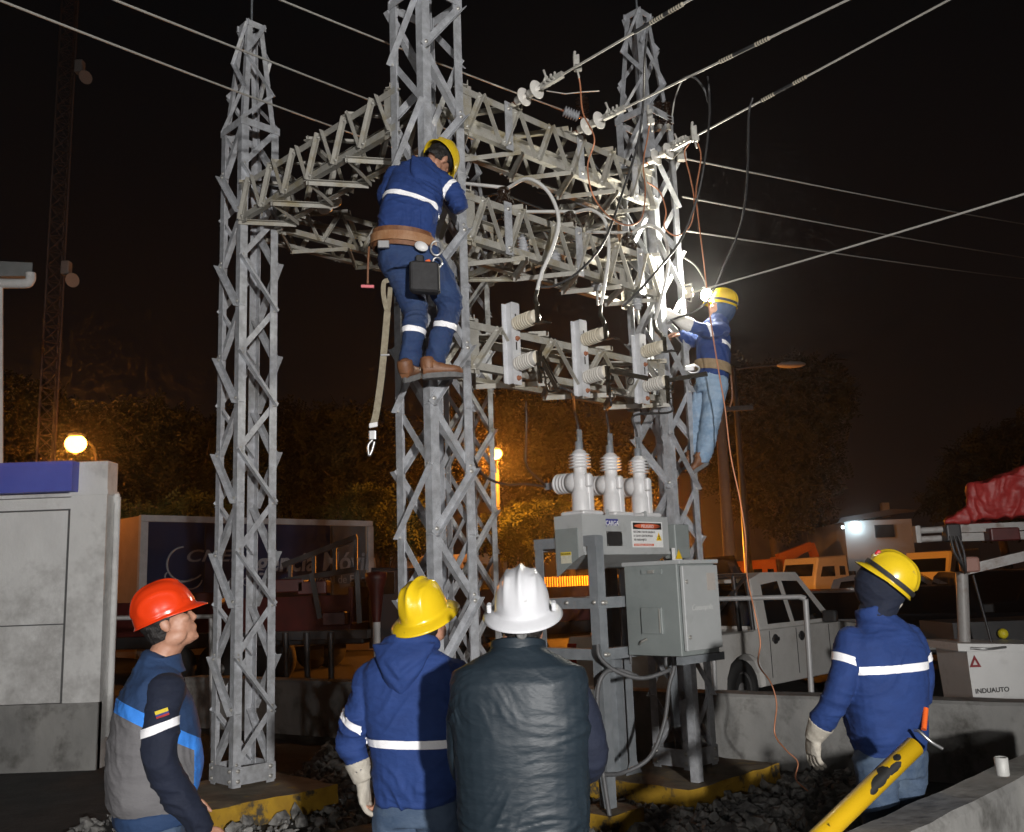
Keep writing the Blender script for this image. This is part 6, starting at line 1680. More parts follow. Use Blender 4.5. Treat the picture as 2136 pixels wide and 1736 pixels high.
def vehicle(name, label, cat, o, head, kind, paint, group=None):
    """o: ground point under the rear axle; head: heading"""
    o = Vector((o[0], o[1], 0)); F = Vector((head[0], head[1], 0)).normalized(); S = V(F.y, -F.x, 0)
    root = thing(name, label, cat, o, group)
    def P_(x, y, z): return o + F * x + S * y + UP * z
    if kind == 'pickup':
        wb, W2, rw = 3.05, 0.88, 0.37
        prof = [(-1.25, .48), (-.52, .42)] + arch(0, .47) + [(.52, .36), (wb - .52, .36)] + arch(wb, .47) + [(wb + .52, .40), (wb + .82, .45), (wb + .86, .75), (wb + .72, .98), (wb - .35, 1.07), (-1.22, 1.07), (-1.27, .9)]
        roof = [(.52, 1.05), (.62, 1.70), (.95, 1.78), (1.9, 1.77), (2.62, 1.08)]
        wins = [[(.74, 1.12), (.84, 1.62), (1.30, 1.66), (1.34, 1.12)], [(1.46, 1.12), (1.43, 1.66), (1.86, 1.65), (2.38, 1.12)]]
        doors = [.68, 1.40, 2.36]
    elif kind == 'suv':
        wb, W2, rw = 2.7, 0.86, 0.34
        prof = [(-.85, .40), (-.45, .36)] + arch(0, .42, 8, .34) + [(.45, .32), (wb - .45, .32)] + arch(wb, .42, 8, .34) + [(wb + .45, .36), (wb + .85, .42), (wb + .88, .72), (wb + .7, .92), (wb - .5, 1.02), (-.82, 1.02), (-.9, .8)]
        roof = [(-.78, 1.0), (-.55, 1.58), (-.1, 1.68), (1.35, 1.66), (2.25, 1.02)]
        wins = [[(-.55, 1.08), (-.38, 1.52), (.15, 1.57), (.15, 1.08)], [(.25, 1.08), (.25, 1.57), (.88, 1.57), (.95, 1.08)], [(1.05, 1.08), (.98, 1.57), (1.32, 1.55), (2.02, 1.08)]]
        doors = [.2, 1.0, 2.05]
    else:
        wb, W2, rw = 2.6, 0.84, 0.31
        prof = [(-.95, .38), (-.42, .32)] + arch(0, .39, 8, .31) + [(.42, .28), (wb - .42, .28)] + arch(wb, .39, 8, .31) + [(wb + .42, .32), (wb + .82, .38), (wb + .84, .62), (wb + .6, .80), (wb - .4, .92), (-.9, .94), (-1.0, .7)]
        roof = [(-.72, .92), (-.15, 1.38), (.3, 1.45), (1.3, 1.43), (2.2, .92)]
        wins = [[(-.3, .97), (.02, 1.32), (.45, 1.38), (.45, .97)], [(.55, .97), (.55, 1.38), (1.25, 1.37), (1.9, .97)]]
        doors = [-.1, .5, 1.95]
    mb = MB()
    rings = []
    for y, k in ((-W2, .03), (-W2 + .05, 0), (W2 - .05, 0), (W2, .03)):
        cxm, czm = wb / 2, .7
        rings.append([P_(x + (k * (1 if x < cxm else -1)), y, z + (k * .6 * (1 if z < czm else -1))) for x, z in prof])
    mb.loft(rings, True, False)
    body = mb.build('body', paint, root)
    mb = MB(); rings = []
    zb = roof[0][1]
    for y in (-1, 1):
        rings.append([P_(x, y * (W2 - .03 - .16 * max(0, z - zb) / .7), z) for x, z in roof])
    mb.loft(rings, True, False)
    cabn = mb.build('cab', paint, root)
    for s in (-1, 1):
        for w in wins:
            q = [P_(x, s * (W2 - .03 - .16 * max(0, z - zb) / .7 + .006), z) for x, z in w]
            q2 = [P_(x, s * (W2 - .03 - .16 * max(0, z - zb) / .7 - .004), z) for x, z in w]
            g = MB(); n = len(w)
            g.add(q + q2, [tuple(range(n)), tuple(range(2 * n - 1, n - 1, -1))] + [(i, (i + 1) % n, n + (i + 1) % n, n + i) for i in range(n)])
            g.build('side_window', GLASS, cabn)
        for dx in doors:
            MB().box(P_(dx, s * (W2 + .001), zb - .30), (0.012, 0.006, .58), F, S).build('door_seam', DARKM, body)
        for dx in doors[:-1]:
            h = MB(); h.bbox(P_(dx + .14, s * (W2 + .012), zb - .12), (.17, .03, .05), .012, F, S); h.ball(P_(dx + .14, s * (W2 + .006), zb - .12), (.075, .02, .065), 10, 6, F, S, UP); h.build('door_handle', DARKM, body)
        MB().bbox(P_(doors[-1] - .12, s * (W2 + .10), zb + .10), (.10, .20, .16), .03, F, S).build('mirror', DARKM, body)
    def pane(pts, nm, m, parent): g = MB(); n = len(pts); g.add(pts, [tuple(range(n))]); return g.build(nm, m, parent)
    (xa, za), (xb, zb2) = roof[-2], roof[-1]
    def slope(xa, za, xb, zb2, out, nm):
        d = V(0, 0, 0)
        pts = []
        for t, y in ((.08, -1), (.08, 1), (.92, 1), (.92, -1)):
            x = xa + (xb - xa) * t; z = za + (zb2 - za) * t
            wy = (W2 - .13 - .16 * max(0, z - zb) / .7)
            pts.append(P_(x + out * .006, y * wy, z + .006))
        pane(pts, nm, GLASS, cabn)
    slope(xa, za, xb, zb2, 1, 'windscreen'); slope(roof[1][0], roof[1][1], roof[0][0], roof[0][1], -1, 'rear_window')
    for x in (0, wb):
        for s in (-1, 1):
            c = P_(x, s * (W2 - .12), rw)
            w = MB().lathe([(.10, -.11), (rw * .62, -.11), (rw * .93, -.10), (rw, -.06), (rw, .06), (rw * .93, .10), (rw * .62, .11), (rw * .60, .07)], c, S * s, 28).build('wheel', TYRE, root)
            MB().lathe([(rw * .60, .06), (rw * .60, .085), (rw * .50, .06), (.10, .055), (.08, .095), (.001, .10)], c, S * s, 20).build('rim', RIM, w)
    xf = prof[-4][0] if kind != 'x' else 0
    fx = wb + (.845 if kind == 'pickup' else .86 if kind == 'suv' else .82)
    for s in (-1, 1):
        MB().bbox(P_(fx - .03, s * (W2 - .22), .70 if kind != 'sedan' else .62), (.10, .30, .14), .03, F, S).build('headlight', LAMPC, body)
        MB().bbox(P_(prof[0][0] + .02, s * (W2 - .10), .86 if kind != 'sedan' else .74), (.10, .14, .26 if kind != 'sedan' else .14), .02, F, S).build('tail_light', LAMPR, body)
    MB().bbox(P_(fx + .02, 0, .45), (.14, W2 * 1.9, .16), .04, F, S).build('front_bumper', DARKM if kind == 'pickup' else paint, body)
    MB().box(P_(fx + .03, 0, .68), (.02, W2 * .9, .14), F, S).build('grille', DARKM, body)
    pl = MB().box(P_(fx + .10, 0, .50), (.012, .34, .13), F, S).build('number_plate', mat('plate_white', (.6, .6, .58), .5), body)
    return root, P_, F, S, W2
hp = (E1.x, E1.y)
wp = at(1551, 1380, 12.0)
# white double-cab pickup right of the cabinet, nose pointing away to the right
pk = vehicle('pickup_truck', 'white double-cab pickup parked behind the low concrete wall', 'pickup', (wp.x - .64, 12.6), (0.68, 0.73), 'pickup', BODYW)
Pq = pk[1]
bar = MB()
for x in (.10, .42):
    for s in (-1, 1): bar.tube([Pq(x, s * .80, 1.06), Pq(x, s * .76, 1.74)], .03, 8)
    bar.tube([Pq(x, -.76, 1.74), Pq(x, .76, 1.74)], .03, 8)
for s in (-1, 1): bar.tube([Pq(.42, s * .76, 1.74), Pq(-.75, s * .80, 1.12)], .025, 8)
bar.build('roll_bar', DARKM, pk[0])
# row of parked vehicles further back
rowv = [('parked_car', 'pale sedan parked just beyond the white pickup bonnet', 'car', at(1775, 1290, 18.5), (-0.5, -.86), 'sedan', BODYG),
        ('parked_car', 'silver crew-cab vehicle parked left of the capped worker, second row', 'car', at(1800, 1260, 24.0), (0.9, -.42), 'suv', BODYG),
        ('parked_car', 'dark car parked right of the capped worker with a white number plate', 'car', at(1935, 1285, 19.5), (-.35, -.94), 'sedan', BODYD),
        ('parked_car', 'dark vehicle behind the bucket post at the right', 'car', at(2040, 1280, 21.0), (-.2, -.98), 'suv', BODYD),
        ('parked_car', 'white van-like car at the far right edge behind the bucket', 'car', at(2125, 1262, 25.0), (-.4, -.92), 'suv', BODYW)]
for nm, lb, ct, p, hd_, kd, pt in rowv:
    r_ = vehicle(nm, lb, ct, (p.x, p.y), hd_, kd, pt, 'vehicles parked in the yard')
    if 'number plate' in lb:
        text('PSC 6040', r_[1](2.6 + .82 + .108, .15, .465), V(r_[2].y, -r_[2].x, 0) * -1, UP, .085, BLK, [c for c in r_[0].children if c.name.startswith('body')][0], 'plate_lettering', .001)
# work trucks lit by the street lamps and the added low lamp
CABY = mat('cream_cab_paint', (0.72, 0.68, 0.58), 0.35, 0, (0.76, 0.72, 0.62), vs=3, coat=0.3)
ORANGE = mat('orange_crane_paint', (0.60, 0.16, 0.02), 0.45, 0, (0.66, 0.20, 0.03), vs=4)
def work_truck(label, p, head, paint, crane=None, bed=REDM, cabh=1.35, low=False):
    o = Vector((p[0], p[1], 0)); F = Vector((head[0], head[1], 0)).normalized(); S = V(F.y, -F.x, 0)
    root = thing('work_truck', label, 'truck', o, 'work trucks lit by the street lamps')
    def P_(x, y, z): return o + F * x + S * y + UP * z
    c = MB(); rings = []
    prof = [(-.85, .75), (.95, .75), (1.02, 1.25), (.92, 1.75), (.70, 1.05 + cabh), (-.80, 1.12 + cabh), (-.88, 1.6)]
    for y, k in ((-1.08, .05), (-1.02, 0), (1.02, 0), (1.08, .05)):
        rings.append([P_(x * (1 - k), y, z - (k if z > 1.5 else -k * .3)) for x, z in prof])
    c.loft(rings, True, False); cb = c.build('cab', paint, root)
    for s in (-1, 1):
        for w in ([(-.10, 1.62), (-.10, 2.04), (.52, 2.03), (.66, 1.62)], [(-.66, 1.66), (-.64, 2.02), (-.36, 2.03), (-.36, 1.66)]):
            g = MB(); q = [P_(x, s * 1.086, z) for x, z in w]; q2 = [P_(x, s * 1.07, z) for x, z in w]
            g.add(q + q2, [(0, 1, 2, 3), (7, 6, 5, 4), (0, 1, 5, 4), (1, 2, 6, 5), (2, 3, 7, 6), (3, 0, 4, 7)]); g.build('side_window', GLASS, cb)
    g = MB(); g.add([P_(.965, -.92, 1.66), P_(.965, .92, 1.66), P_(.80, .88, 2.15), P_(.80, -.88, 2.15)], [(0, 1, 2, 3)]); g.build('windscreen', GLASS, cb)
    MB().bbox(P_(1.0, 0, .66), (.2, 2.1, .26), .05, F, S).build('bumper', paint, root)
    for s in (-1, 1): MB().bbox(P_(1.04, s * .82, .98), (.06, .34, .18), .03, F, S).build('headlight', LAMPC, cb)
    MB().bbox(P_(-3.4, 0, .95), (4.9, 2.1, .22), .03, F, S).build('chassis', DARKM, root)
    fb = MB(); fb.bbox(P_(-3.5, 0, 1.12), (4.7, 2.25, .12), .02, F, S); fb.box(P_(-3.5, 1.10, 1.42), (4.7, .05, .5), F, S); fb.box(P_(-3.5, -1.10, 1.42), (4.7, .05, .5), F, S); fb.box(P_(-1.15, 0, 1.5), (.08, 2.2, .6), F, S)
    fb.build('flatbed', bed, root)
    for x in (.1, -3.6, -4.6):
        for s in (-1, 1):
            w = MB().lathe([(.18, -.14), (.44, -.13), (.47, -.08), (.47, .08), (.44, .13), (.18, .14)], P_(x, s * .98, .47), S * s, 22).build('wheel', TYRE, root)
            MB().lathe([(.27, .10), (.27, .135), (.12, .10), (.10, .16), (.001, .165)], P_(x, s * .98, .47), S * s, 16).build('rim', RIM, w)
    if crane:
        k = MB(); k.bbox(P_(-1.45, 0, 1.9), (.5, .7, 1.3), .06, F, S); k.span(P_(-1.45, 0, 2.5), P_(-3.1, .1, 3.0), .34, .36); k.span(P_(-3.1, .1, 3.0), P_(-1.6, .25, 2.2), .22, .24); k.tube([P_(-1.4, .0, 1.7), P_(-2.4, .05, 2.7)], .08, 8)
        k.span(P_(-3.1, .1, 3.1), P_(-3.4, .1, 2.1), .28, .3)
        k.build('folded_crane', crane, root)
    return root
for lb, (u, v, d), hd_, pt, cr_ in (('cream flatbed truck in the lamp light beyond the white pickup', (1700, 1190, 41.0), (-.92, -.40), CABY, None),
                                    ('orange crane truck glowing in the lamp light, crane arm folded', (1560, 1160, 43.0), (-.97, -.2), ORANGE, ORANGE),
                                    ('cream truck cab right of the capped worker, under the booms', (1966, 1180, 37.0), (-.90, -.43), CABY, None)):
    p = at(u, v, d); work_truck(lb, (p.x, p.y), hd_, pt, cr_, DARKM)
# dark service trucks in front of the banner
for lb, (u, d), hd_, bd in (('dark service truck with a rear lattice boom, in front of the banner', (905, 17.6), (.97, -.2), REDM), ('dark red utility truck in shadow behind the recloser', (1420, 19.5), (.95, .3), REDM)):
    p = at(u, 1300, d); r_ = work_truck(lb, (p.x, p.y), hd_, BODYD, None, bd, 1.0)
    if 'lattice' in lb:
        o = Vector((p.x, p.y, 0)); bm_ = MB()
        A0, A1 = at(590, 1180, 16.4), at(745, 1120, 16.2); B0_, B1_ = at(590, 1212, 16.4), at(745, 1188, 16.2)
        bm_.span(A0, A1, .07, .09); bm_.span(B0_, B1_, .07, .09)
        for t in (.1, .42, .7, .98): bm_.span(A0.lerp(A1, t), B0_.lerp(B1_, t), .05, .06)
        bm_.span(B1_, at(750, 1300, 16.2), .06, .08); bm_.span(at(650, 1196, 16.3), at(668, 1290, 16.3), .06, .08)
        bm_.build('lattice_boom', DARKM, r_)
        for u_, v_, w_ in ((605, 1222, .55), (655, 1226, .5), (700, 1290, .4), (420, 1250, .7)):
            MB().bbox(at(u_, v_, 16.5), (w_, .4, .22), .03).build('red_locker', REDM, r_)
        for u_ in (596, 640, 690): MB().tube([at(u_, 1320, 16.0), at(u_ + 2, 1440, 16.0)], .05, 8).build('jack_leg', DARKM, r_)
        MB().span(at(400, 1330, 16.6), at(770, 1322, 16.2), .25, .14).build('side_rail', DARKM, r_)
# traffic post, red and white
tp_ = at(785, 1250, 15.0)
cn = thing('delineator_post', 'red and white delineator post left of the nearest tower', 'post', V(tp_.x, 15.0, .0))
MB().lathe([(.10, 0), (.10, .03), (.03, .05), (.055, .9), (.06, 1.25)], V(tp_.x, 15.0, 0), UP, 14).build('white_cone', mat('cone_white', (.6, .6, .6), .5), cn)
MB().lathe([(.062, 1.25), (.12, 1.75), (.17, 1.9), (.17, 2.0), (.001, 2.02)], V(tp_.x, 15.0, 0), UP, 14).build('red_head', REDM, cn)
# lit yellow corrugated hoarding behind, and a pale lit wall under the trees
def hoarding():
    a = at(1110, 1215, 31.0); b = at(1345, 1222, 32.0)
    root = thing('corrugated_fence', 'yellow corrugated fence panel glowing in the lamp light behind the recloser', 'fence', V(a.x, a.y, 0))
    m = mat('yellow_corrugated_sheet', (0.62, 0.46, 0.14), 0.5, 0, (0.68, 0.52, 0.18), vs=4)
    n = 46; rings = []
    for i in range(n * 2 + 1):
        p = a.lerp(b, i / (2 * n)); k = 0.04 * (1 if (i // 1) % 2 else -1)
        rings.append([V(p.x, p.y + k, .3), V(p.x, p.y + k, 1.95)])
    MB().loft(rings, False, False, False).build('sheet', m, root)
    for t in (.02, .5, .98):
        p = a.lerp(b, t); MB().box((p.x, p.y + .10, .95), (.08, .08, 1.9)).build('fence_post', DARKM, root)
hoarding()
lw = thing('yard_enclosure', 'low pale wall glowing orange in the lamp light under the trees', 'wall', V(at(850, 1190, 29).x, 29, 0))
p0, p1 = at(560, 1190, 29.5), at(1100, 1185, 28.5)
MB().hexa([V(p0.x, p0.y, 0), V(p1.x, p1.y, 0), V(p1.x, p1.y + .2, 0), V(p0.x, p0.y + .2, 0), V(p0.x, p0.y, 2.7), V(p1.x, p1.y, 2.7), V(p1.x, p1.y + .2, 2.7), V(p0.x, p0.y + .2, 2.7)]).build('wall_body', mat('cream_wall', (0.50, 0.44, 0.34), .8, 0, (.56, .5, .4), vs=1.5), lw)

# ------------------------------------------------------------------ right hand background
def far_house():
    D = 46.0
    a = at(1764, 1120, D); b = at(1905, 1120, D)
    root = thing('white_house', 'distant white house with pitched roof and a bright lamp', 'house', V((a.x + b.x) / 2, D, 0))
    wz = at(1800, 1086, D).z
    w = mat('house_white', (.5, .52, .55), .8, 0, (.55, .57, .6), vs=1)
    MB().box(((a.x + b.x) / 2, D + 3, wz / 2), (b.x - a.x, 6, wz)).build('wall', w, root)
    pk_ = at(1830, 1064, D).z
    MB().prism([(a.x - .5, wz - .1), (b.x + .4, wz + .35), ((a.x + b.x) / 2 + .6, pk_), (a.x - .3, wz + .15)], V(0, D - .5, 0), (1, 0, 0), UP, (0, 7, 0)).build('roof', mat('dark_roof', (.10, .10, .11), .7), root)
    MB().box(at(1846, 1064, D + 2), (.35, .35, .7)).build('chimney', w, root)
    MB().box(at(1845, 1108, D - .05), (.9, .06, .6)).build('window', mat('unlit_pane', (.05, .06, .07), .2), root)
    MB().ball(at(1790, 1098, D - .3), (.07, .07, .22), 10, 8).build('wall_lamp', mat('lit_cool_lamp', (1, 1, 1), .3, emit=(.75, .95, 1.0), es=40), root)
    MB().ball(at(1758, 1100, D - .3), (.07, .07, .07), 10, 8).build('wall_lamp', mat('lit_cool_lamp2', (1, 1, 1), .3, emit=(.75, .95, 1.0), es=15), root)
    lamp('house_lamp_light', 'POINT', at(1790, 1100, D - 1.0), 22, (.75, .95, 1.0), None, None, 0, .15)
far_house()
up_ = thing('utility_pole', 'brown utility pole behind the right tower, under the headlamp worker', 'pole', V(at(1520, 1170, 20).x, 20, 0))
a = at(1521, 1180, 20.0); b = at(1499, 820, 20.0); a.z = 0
MB().tube([a, b], [.14, .10], 12).build('pole', mat('brown_pole', (.14, .075, .05), .8, 0, (.18, .10, .07), vs=4, bump=.3, bs=15), up_)
MB().span(b - UP * .35 + V(-.7, 0, 0), b - UP * .35 + V(.7, 0, 0), .09, .1).build('crossarm', DARKM, up_)
# unlit flat street lamp head in the dark
ul = thing('street_lamp', 'unlit pale lamp head on a thin arm in the dark right of the headlamp worker', 'street lamp', V(at(1500, 1100, 26).x, 26.4, 0))
MB().ball(at(1650, 761, 26.0), (.42, .2, .09), 16, 8).build('lamp_head', mat('grey_radio', (.28, .26, .25), .6), ul)
MB().tube(crom([at(1530, 770, 26.2), at(1580, 765, 26.1), at(1620, 762, 26)], 5), .035, 8).build('bracket_arm', DARKM, ul)
a = at(1530, 790, 26.2)
MB().tube([V(a.x, a.y, 0), at(1530, 768, 26.2)], [.12, .07], 8).build('pole', DARKM, ul)
# pipe railing
rl = thing('pipe_railing', 'grey pipe railing between the cabinet and the capped worker', 'railing', at(1640, 1430, 9.3))
rm = mat('grey_pipe', (.30, .30, .30), .5, .2, (.36, .36, .36), vs=6)
def gz(u, v, d): return at(u, v, d)
MB().tube([gz(1480, 1250, 9.6), gz(1672, 1245, 9.3)], .024, 10).build('rail', rm, rl)
MB().tube(crom([gz(1668, 1245, 9.3), gz(1679, 1250, 9.28), gz(1681, 1265, 9.28), gz(1690, 1405, 9.28), gz(1693, 1460, 9.28)], 5), .028, 10).build('post', rm, rl)
MB().tube([gz(1484, 1250, 9.6), gz(1492, 1455, 9.6)], .026, 10).build('post', rm, rl)
rl2 = thing('pipe_railing', 'dim pipe railing left of the left tower', 'railing', at(230, 1480, 11.5))
MB().tube([gz(205, 1290, 11.5), gz(450, 1286, 12.2)], .028, 10).build('rail', rm, rl2)
for u in (212, 440): MB().tube([gz(u, 1290, 11.6), gz(u + 3, 1560, 11.6)], .028, 10).build('post', rm, rl2)

# ------------------------------------------------------------------ aerial bucket truck at the right edge
def bucket_lift():
    D = 8.9
    fg = mat('white_fibreglass', (.62, .62, .61), .4, 0, (.68, .68, .67), vs=3, bump=.05, bs=20, dirt=(.42, .41, .40), ds=3, dlo=.55, dhi=.8)
    root = thing('aerial_lift', 'aerial lift with white fibreglass bucket lettered INDUAUTO and a red-covered boom', 'lift', at(2080, 1460, D))
    def ring(v, l, r_, dd): return [at(l, v, D), at(r_, v + 2, D), at(r_, v + 2, D) + V(0, dd, 0), at(l, v, D) + V(0, dd, 0)]
    mb = MB(); mb.loft([ring(1490, 2034, 2200, .6), ring(1455, 2030, 2200, .62), ring(1400, 2022, 2200, .64), ring(1352, 2016, 2200, .66)], True, False); bk = mb.build('bucket', fg, root)
    mb = MB(); a0 = ring(1358, 1994, 2210, .72); a1 = ring(1342, 1992, 2210, .73)
    mb.loft([[p + V(0, -.05, 0) if i < 2 else p for i, p in enumerate(a0)], [p + V(0, -.05, 0) if i < 2 else p for i, p in enumerate(a1)]], True, False); mb.build('bucket_rim', fg, bk)
    MB().prism([(-.052, -.05), (.052, -.05), (0, .055)], at(2034, 1380, D - .012), (1, 0, 0), UP, (0, .006, 0)).build('warning_triangle', mat('dark_red_print', (.22, .015, .02), .5), bk)
    MB().prism([(-.02, -.022), (.02, -.022), (0, .02)], at(2034, 1382, D - .016), (1, 0, 0), UP, (0, .004, 0)).build('triangle_mark', fg, bk)
    text('INDUAUTO', at(2035, 1447, D - .006), (1, 0, .03), UP, .058, BLK, bk, 'bucket_lettering', .001, 'LEFT', 1.0, 0, .001)
    MB().tube(crom([at(2024, 1352, D - .05), at(2060, 1354, D - .10), at(2098, 1350, D - .05)], 5), .012, 8).build('rim_handle', CHROME, bk)
    gm = mat('grey_boom_fibreglass', (.26, .25, .24), .5, 0, (.32, .31, .30), vs=6, dirt=(.14, .10, .08), ds=6, dlo=.5, dhi=.7)
    MB().tube([at(2006, 1195, D + .3), at(2012, 1345, D + .3)], .055, 12).build('mast_post', gm, root)
    MB().span(at(2010, 1190, D + .35), at(2200, 1145, D + .2), .07, .09).build('jib', gm, root)
    for v0, v1, dd in ((1108, 1098, 0), (1126, 1118, .05)):
        MB().tube([at(1908, v0, D + .1 + dd), at(1975, v0 - 4, D + .1 + dd)], .030, 12).build('boom_tip', gm, root)
        MB().span(at(1975, v0 - 4, D + .1 + dd), at(2220, v1 - 4, D + .1 + dd), .06, .075).build('boom', gm, root)
    MB().bbox(at(1912, 1115, D + .1), (.05, .1, .16), .01).build('boom_head', gm, root)
    MB().bbox(at(1985, 1112, D + .06), (.14, .12, .16), .02).build('boom_knuckle', DARKM, root)
    MB().bbox(at(2090, 1115, D + .06), (.28, .14, .12), .02).build('valve_block', REDM, root)
    hz = MB()
    for k in range(3):
        hz.tube(crom([at(1982 + 8 * k, 1118, D), at(1990 + 10 * k, 1150, D - .02), at(2004 + 5 * k, 1175 + 6 * k, D), at(2012, 1195, D + .1)], 6), .014, 6)
    hz.build('hydraulic_hoses', RUBBER, root)
    MB().bbox(at(2022, 1178, D + .1), (.16, .12, .14), .03).build('pivot', mat('pinkish_casting', (.30, .16, .13), .6), root)
    MB().tube([at(2030, 1200, D + .4), at(2068, 1340, D + .3)], .012, 6).build('stay_rod', DARKM, root)
    # red tarpaulin thrown over the upper boom
    cv = mat('red_tarpaulin', (.22, .014, .013), .55, 0, (.30, .022, .02), vs=5, bump=.4, bs=14, bdist=.02)
    pts = [(1970, 1090), (2016, 1060), (2024, 1014), (2060, 1006), (2110, 990), (2190, 955), (2190, 1066), (2120, 1074), (2060, 1082), (2010, 1090)]
    mb = MB()
    for k_, dd in ((0, .0), (1, .12)):
        pass
    f_ = [at(u, v, D + .02) for u, v in pts]; m_ = [at(u + (2050 - u) * .02, v - 4, D + .25) for u, v in pts]; b_ = [at(u, v + 8, D + .5) for u, v in pts]
    mb.loft([f_, m_, b_], True, False)
    me = remesh(mb, .012, 5)
    co, no = coords(me); displace(me, folds(co, .022, 4.0, 5.0, 3.9, tilt=1.2) + folds(co, .008, 9, 12, 1.9))
    skin_obj('tarpaulin', me, cv, root)
    dk = MB().box(at(2075, 1318, D + 1.2), (1.2, .8, .25)).build('deck_box', DARKM, root)
    MB().ball(at(2092, 1322, D + .75), .05, 10, 8).build('yellow_cap', mat('yellow_plastic', (.6, .5, .02), .5), root)
bucket_lift()

# ------------------------------------------------------------------ yellow guard pipe and the pick bar in the corner
gp = thing('guard_pipe', 'yellow guard pipe with black marks slanting across the bottom right corner', 'pipe', at(1700, 1760, 4.25))
gy = mat('yellow_guard_paint', (.66, .40, .008), .4, 0, (.72, .45, .012), vs=5, coat=.15, dirt=(.04, .03, .012), ds=9, dlo=.66, dhi=.68)
A_, B_ = at(1655, 1800, 4.15), at(1908, 1556, 4.4)
dv = (B_ - A_).normalized()
MB().lathe([(.043, 0), (.043, (B_ - A_).length), (.038, (B_ - A_).length), (.038, (B_ - A_).length - .25)], A_, dv, 26, False).build('pipe', gy, gp)
for k_, (t_, w_, h_, a_) in enumerate(((.66, .10, .05, 1.15), (.72, .06, .06, .9), (.78, .09, .035, 1.25), (.60, .05, .03, 1.4), (.84, .04, .03, .8))):
    xx_, yy_, zz_ = frame(dv); rr_ = []
    for q_ in range(7):
        s_ = (q_ / 6 - .5); L0_ = (B_ - A_).length * t_ + s_ * w_; hw_ = h_ * math.sqrt(max(.02, 1 - (2 * s_) ** 2)) * (.7 + .6 * vn(q_ * 1.3, k_, 0))
        ca_ = -math.pi / 2 + (a_ - 1.1) * .9
        view_ = (Vector((0, 0, CAMH)) - A_).normalized(); n0_ = (view_ - dv * view_.dot(dv)).normalized(); n1_ = dv.cross(n0_)
        rr_.append([A_ + dv * L0_ + (n0_ * math.cos(e_) + n1_ * math.sin(e_)) * .0437 for e_ in [(a_ - 1.1) * 1.2 + (j_ / 4 - .5) * hw_ / .0437 for j_ in range(5)]])
    MB().loft(rr_, False, True, False).build('black_mark', BLK, gp)
tb = thing('pry_tool', 'steel bar with orange handle held beside the capped worker', 'tool', at(1930, 1530, 4.75))
MB().tube([at(1931, 1478, 4.85), at(1927, 1522, 4.8)], .0135, 10).build('orange_handle', mat('orange_plastic', (.8, .13, .02), .4), tb)
MB().tube(crom([at(1908, 1524, 4.75), at(1918, 1526, 4.72), at(1940, 1546, 4.7), at(1966, 1562, 4.7)], 5), .008, 8).build('steel_bar', CHROME, tb)
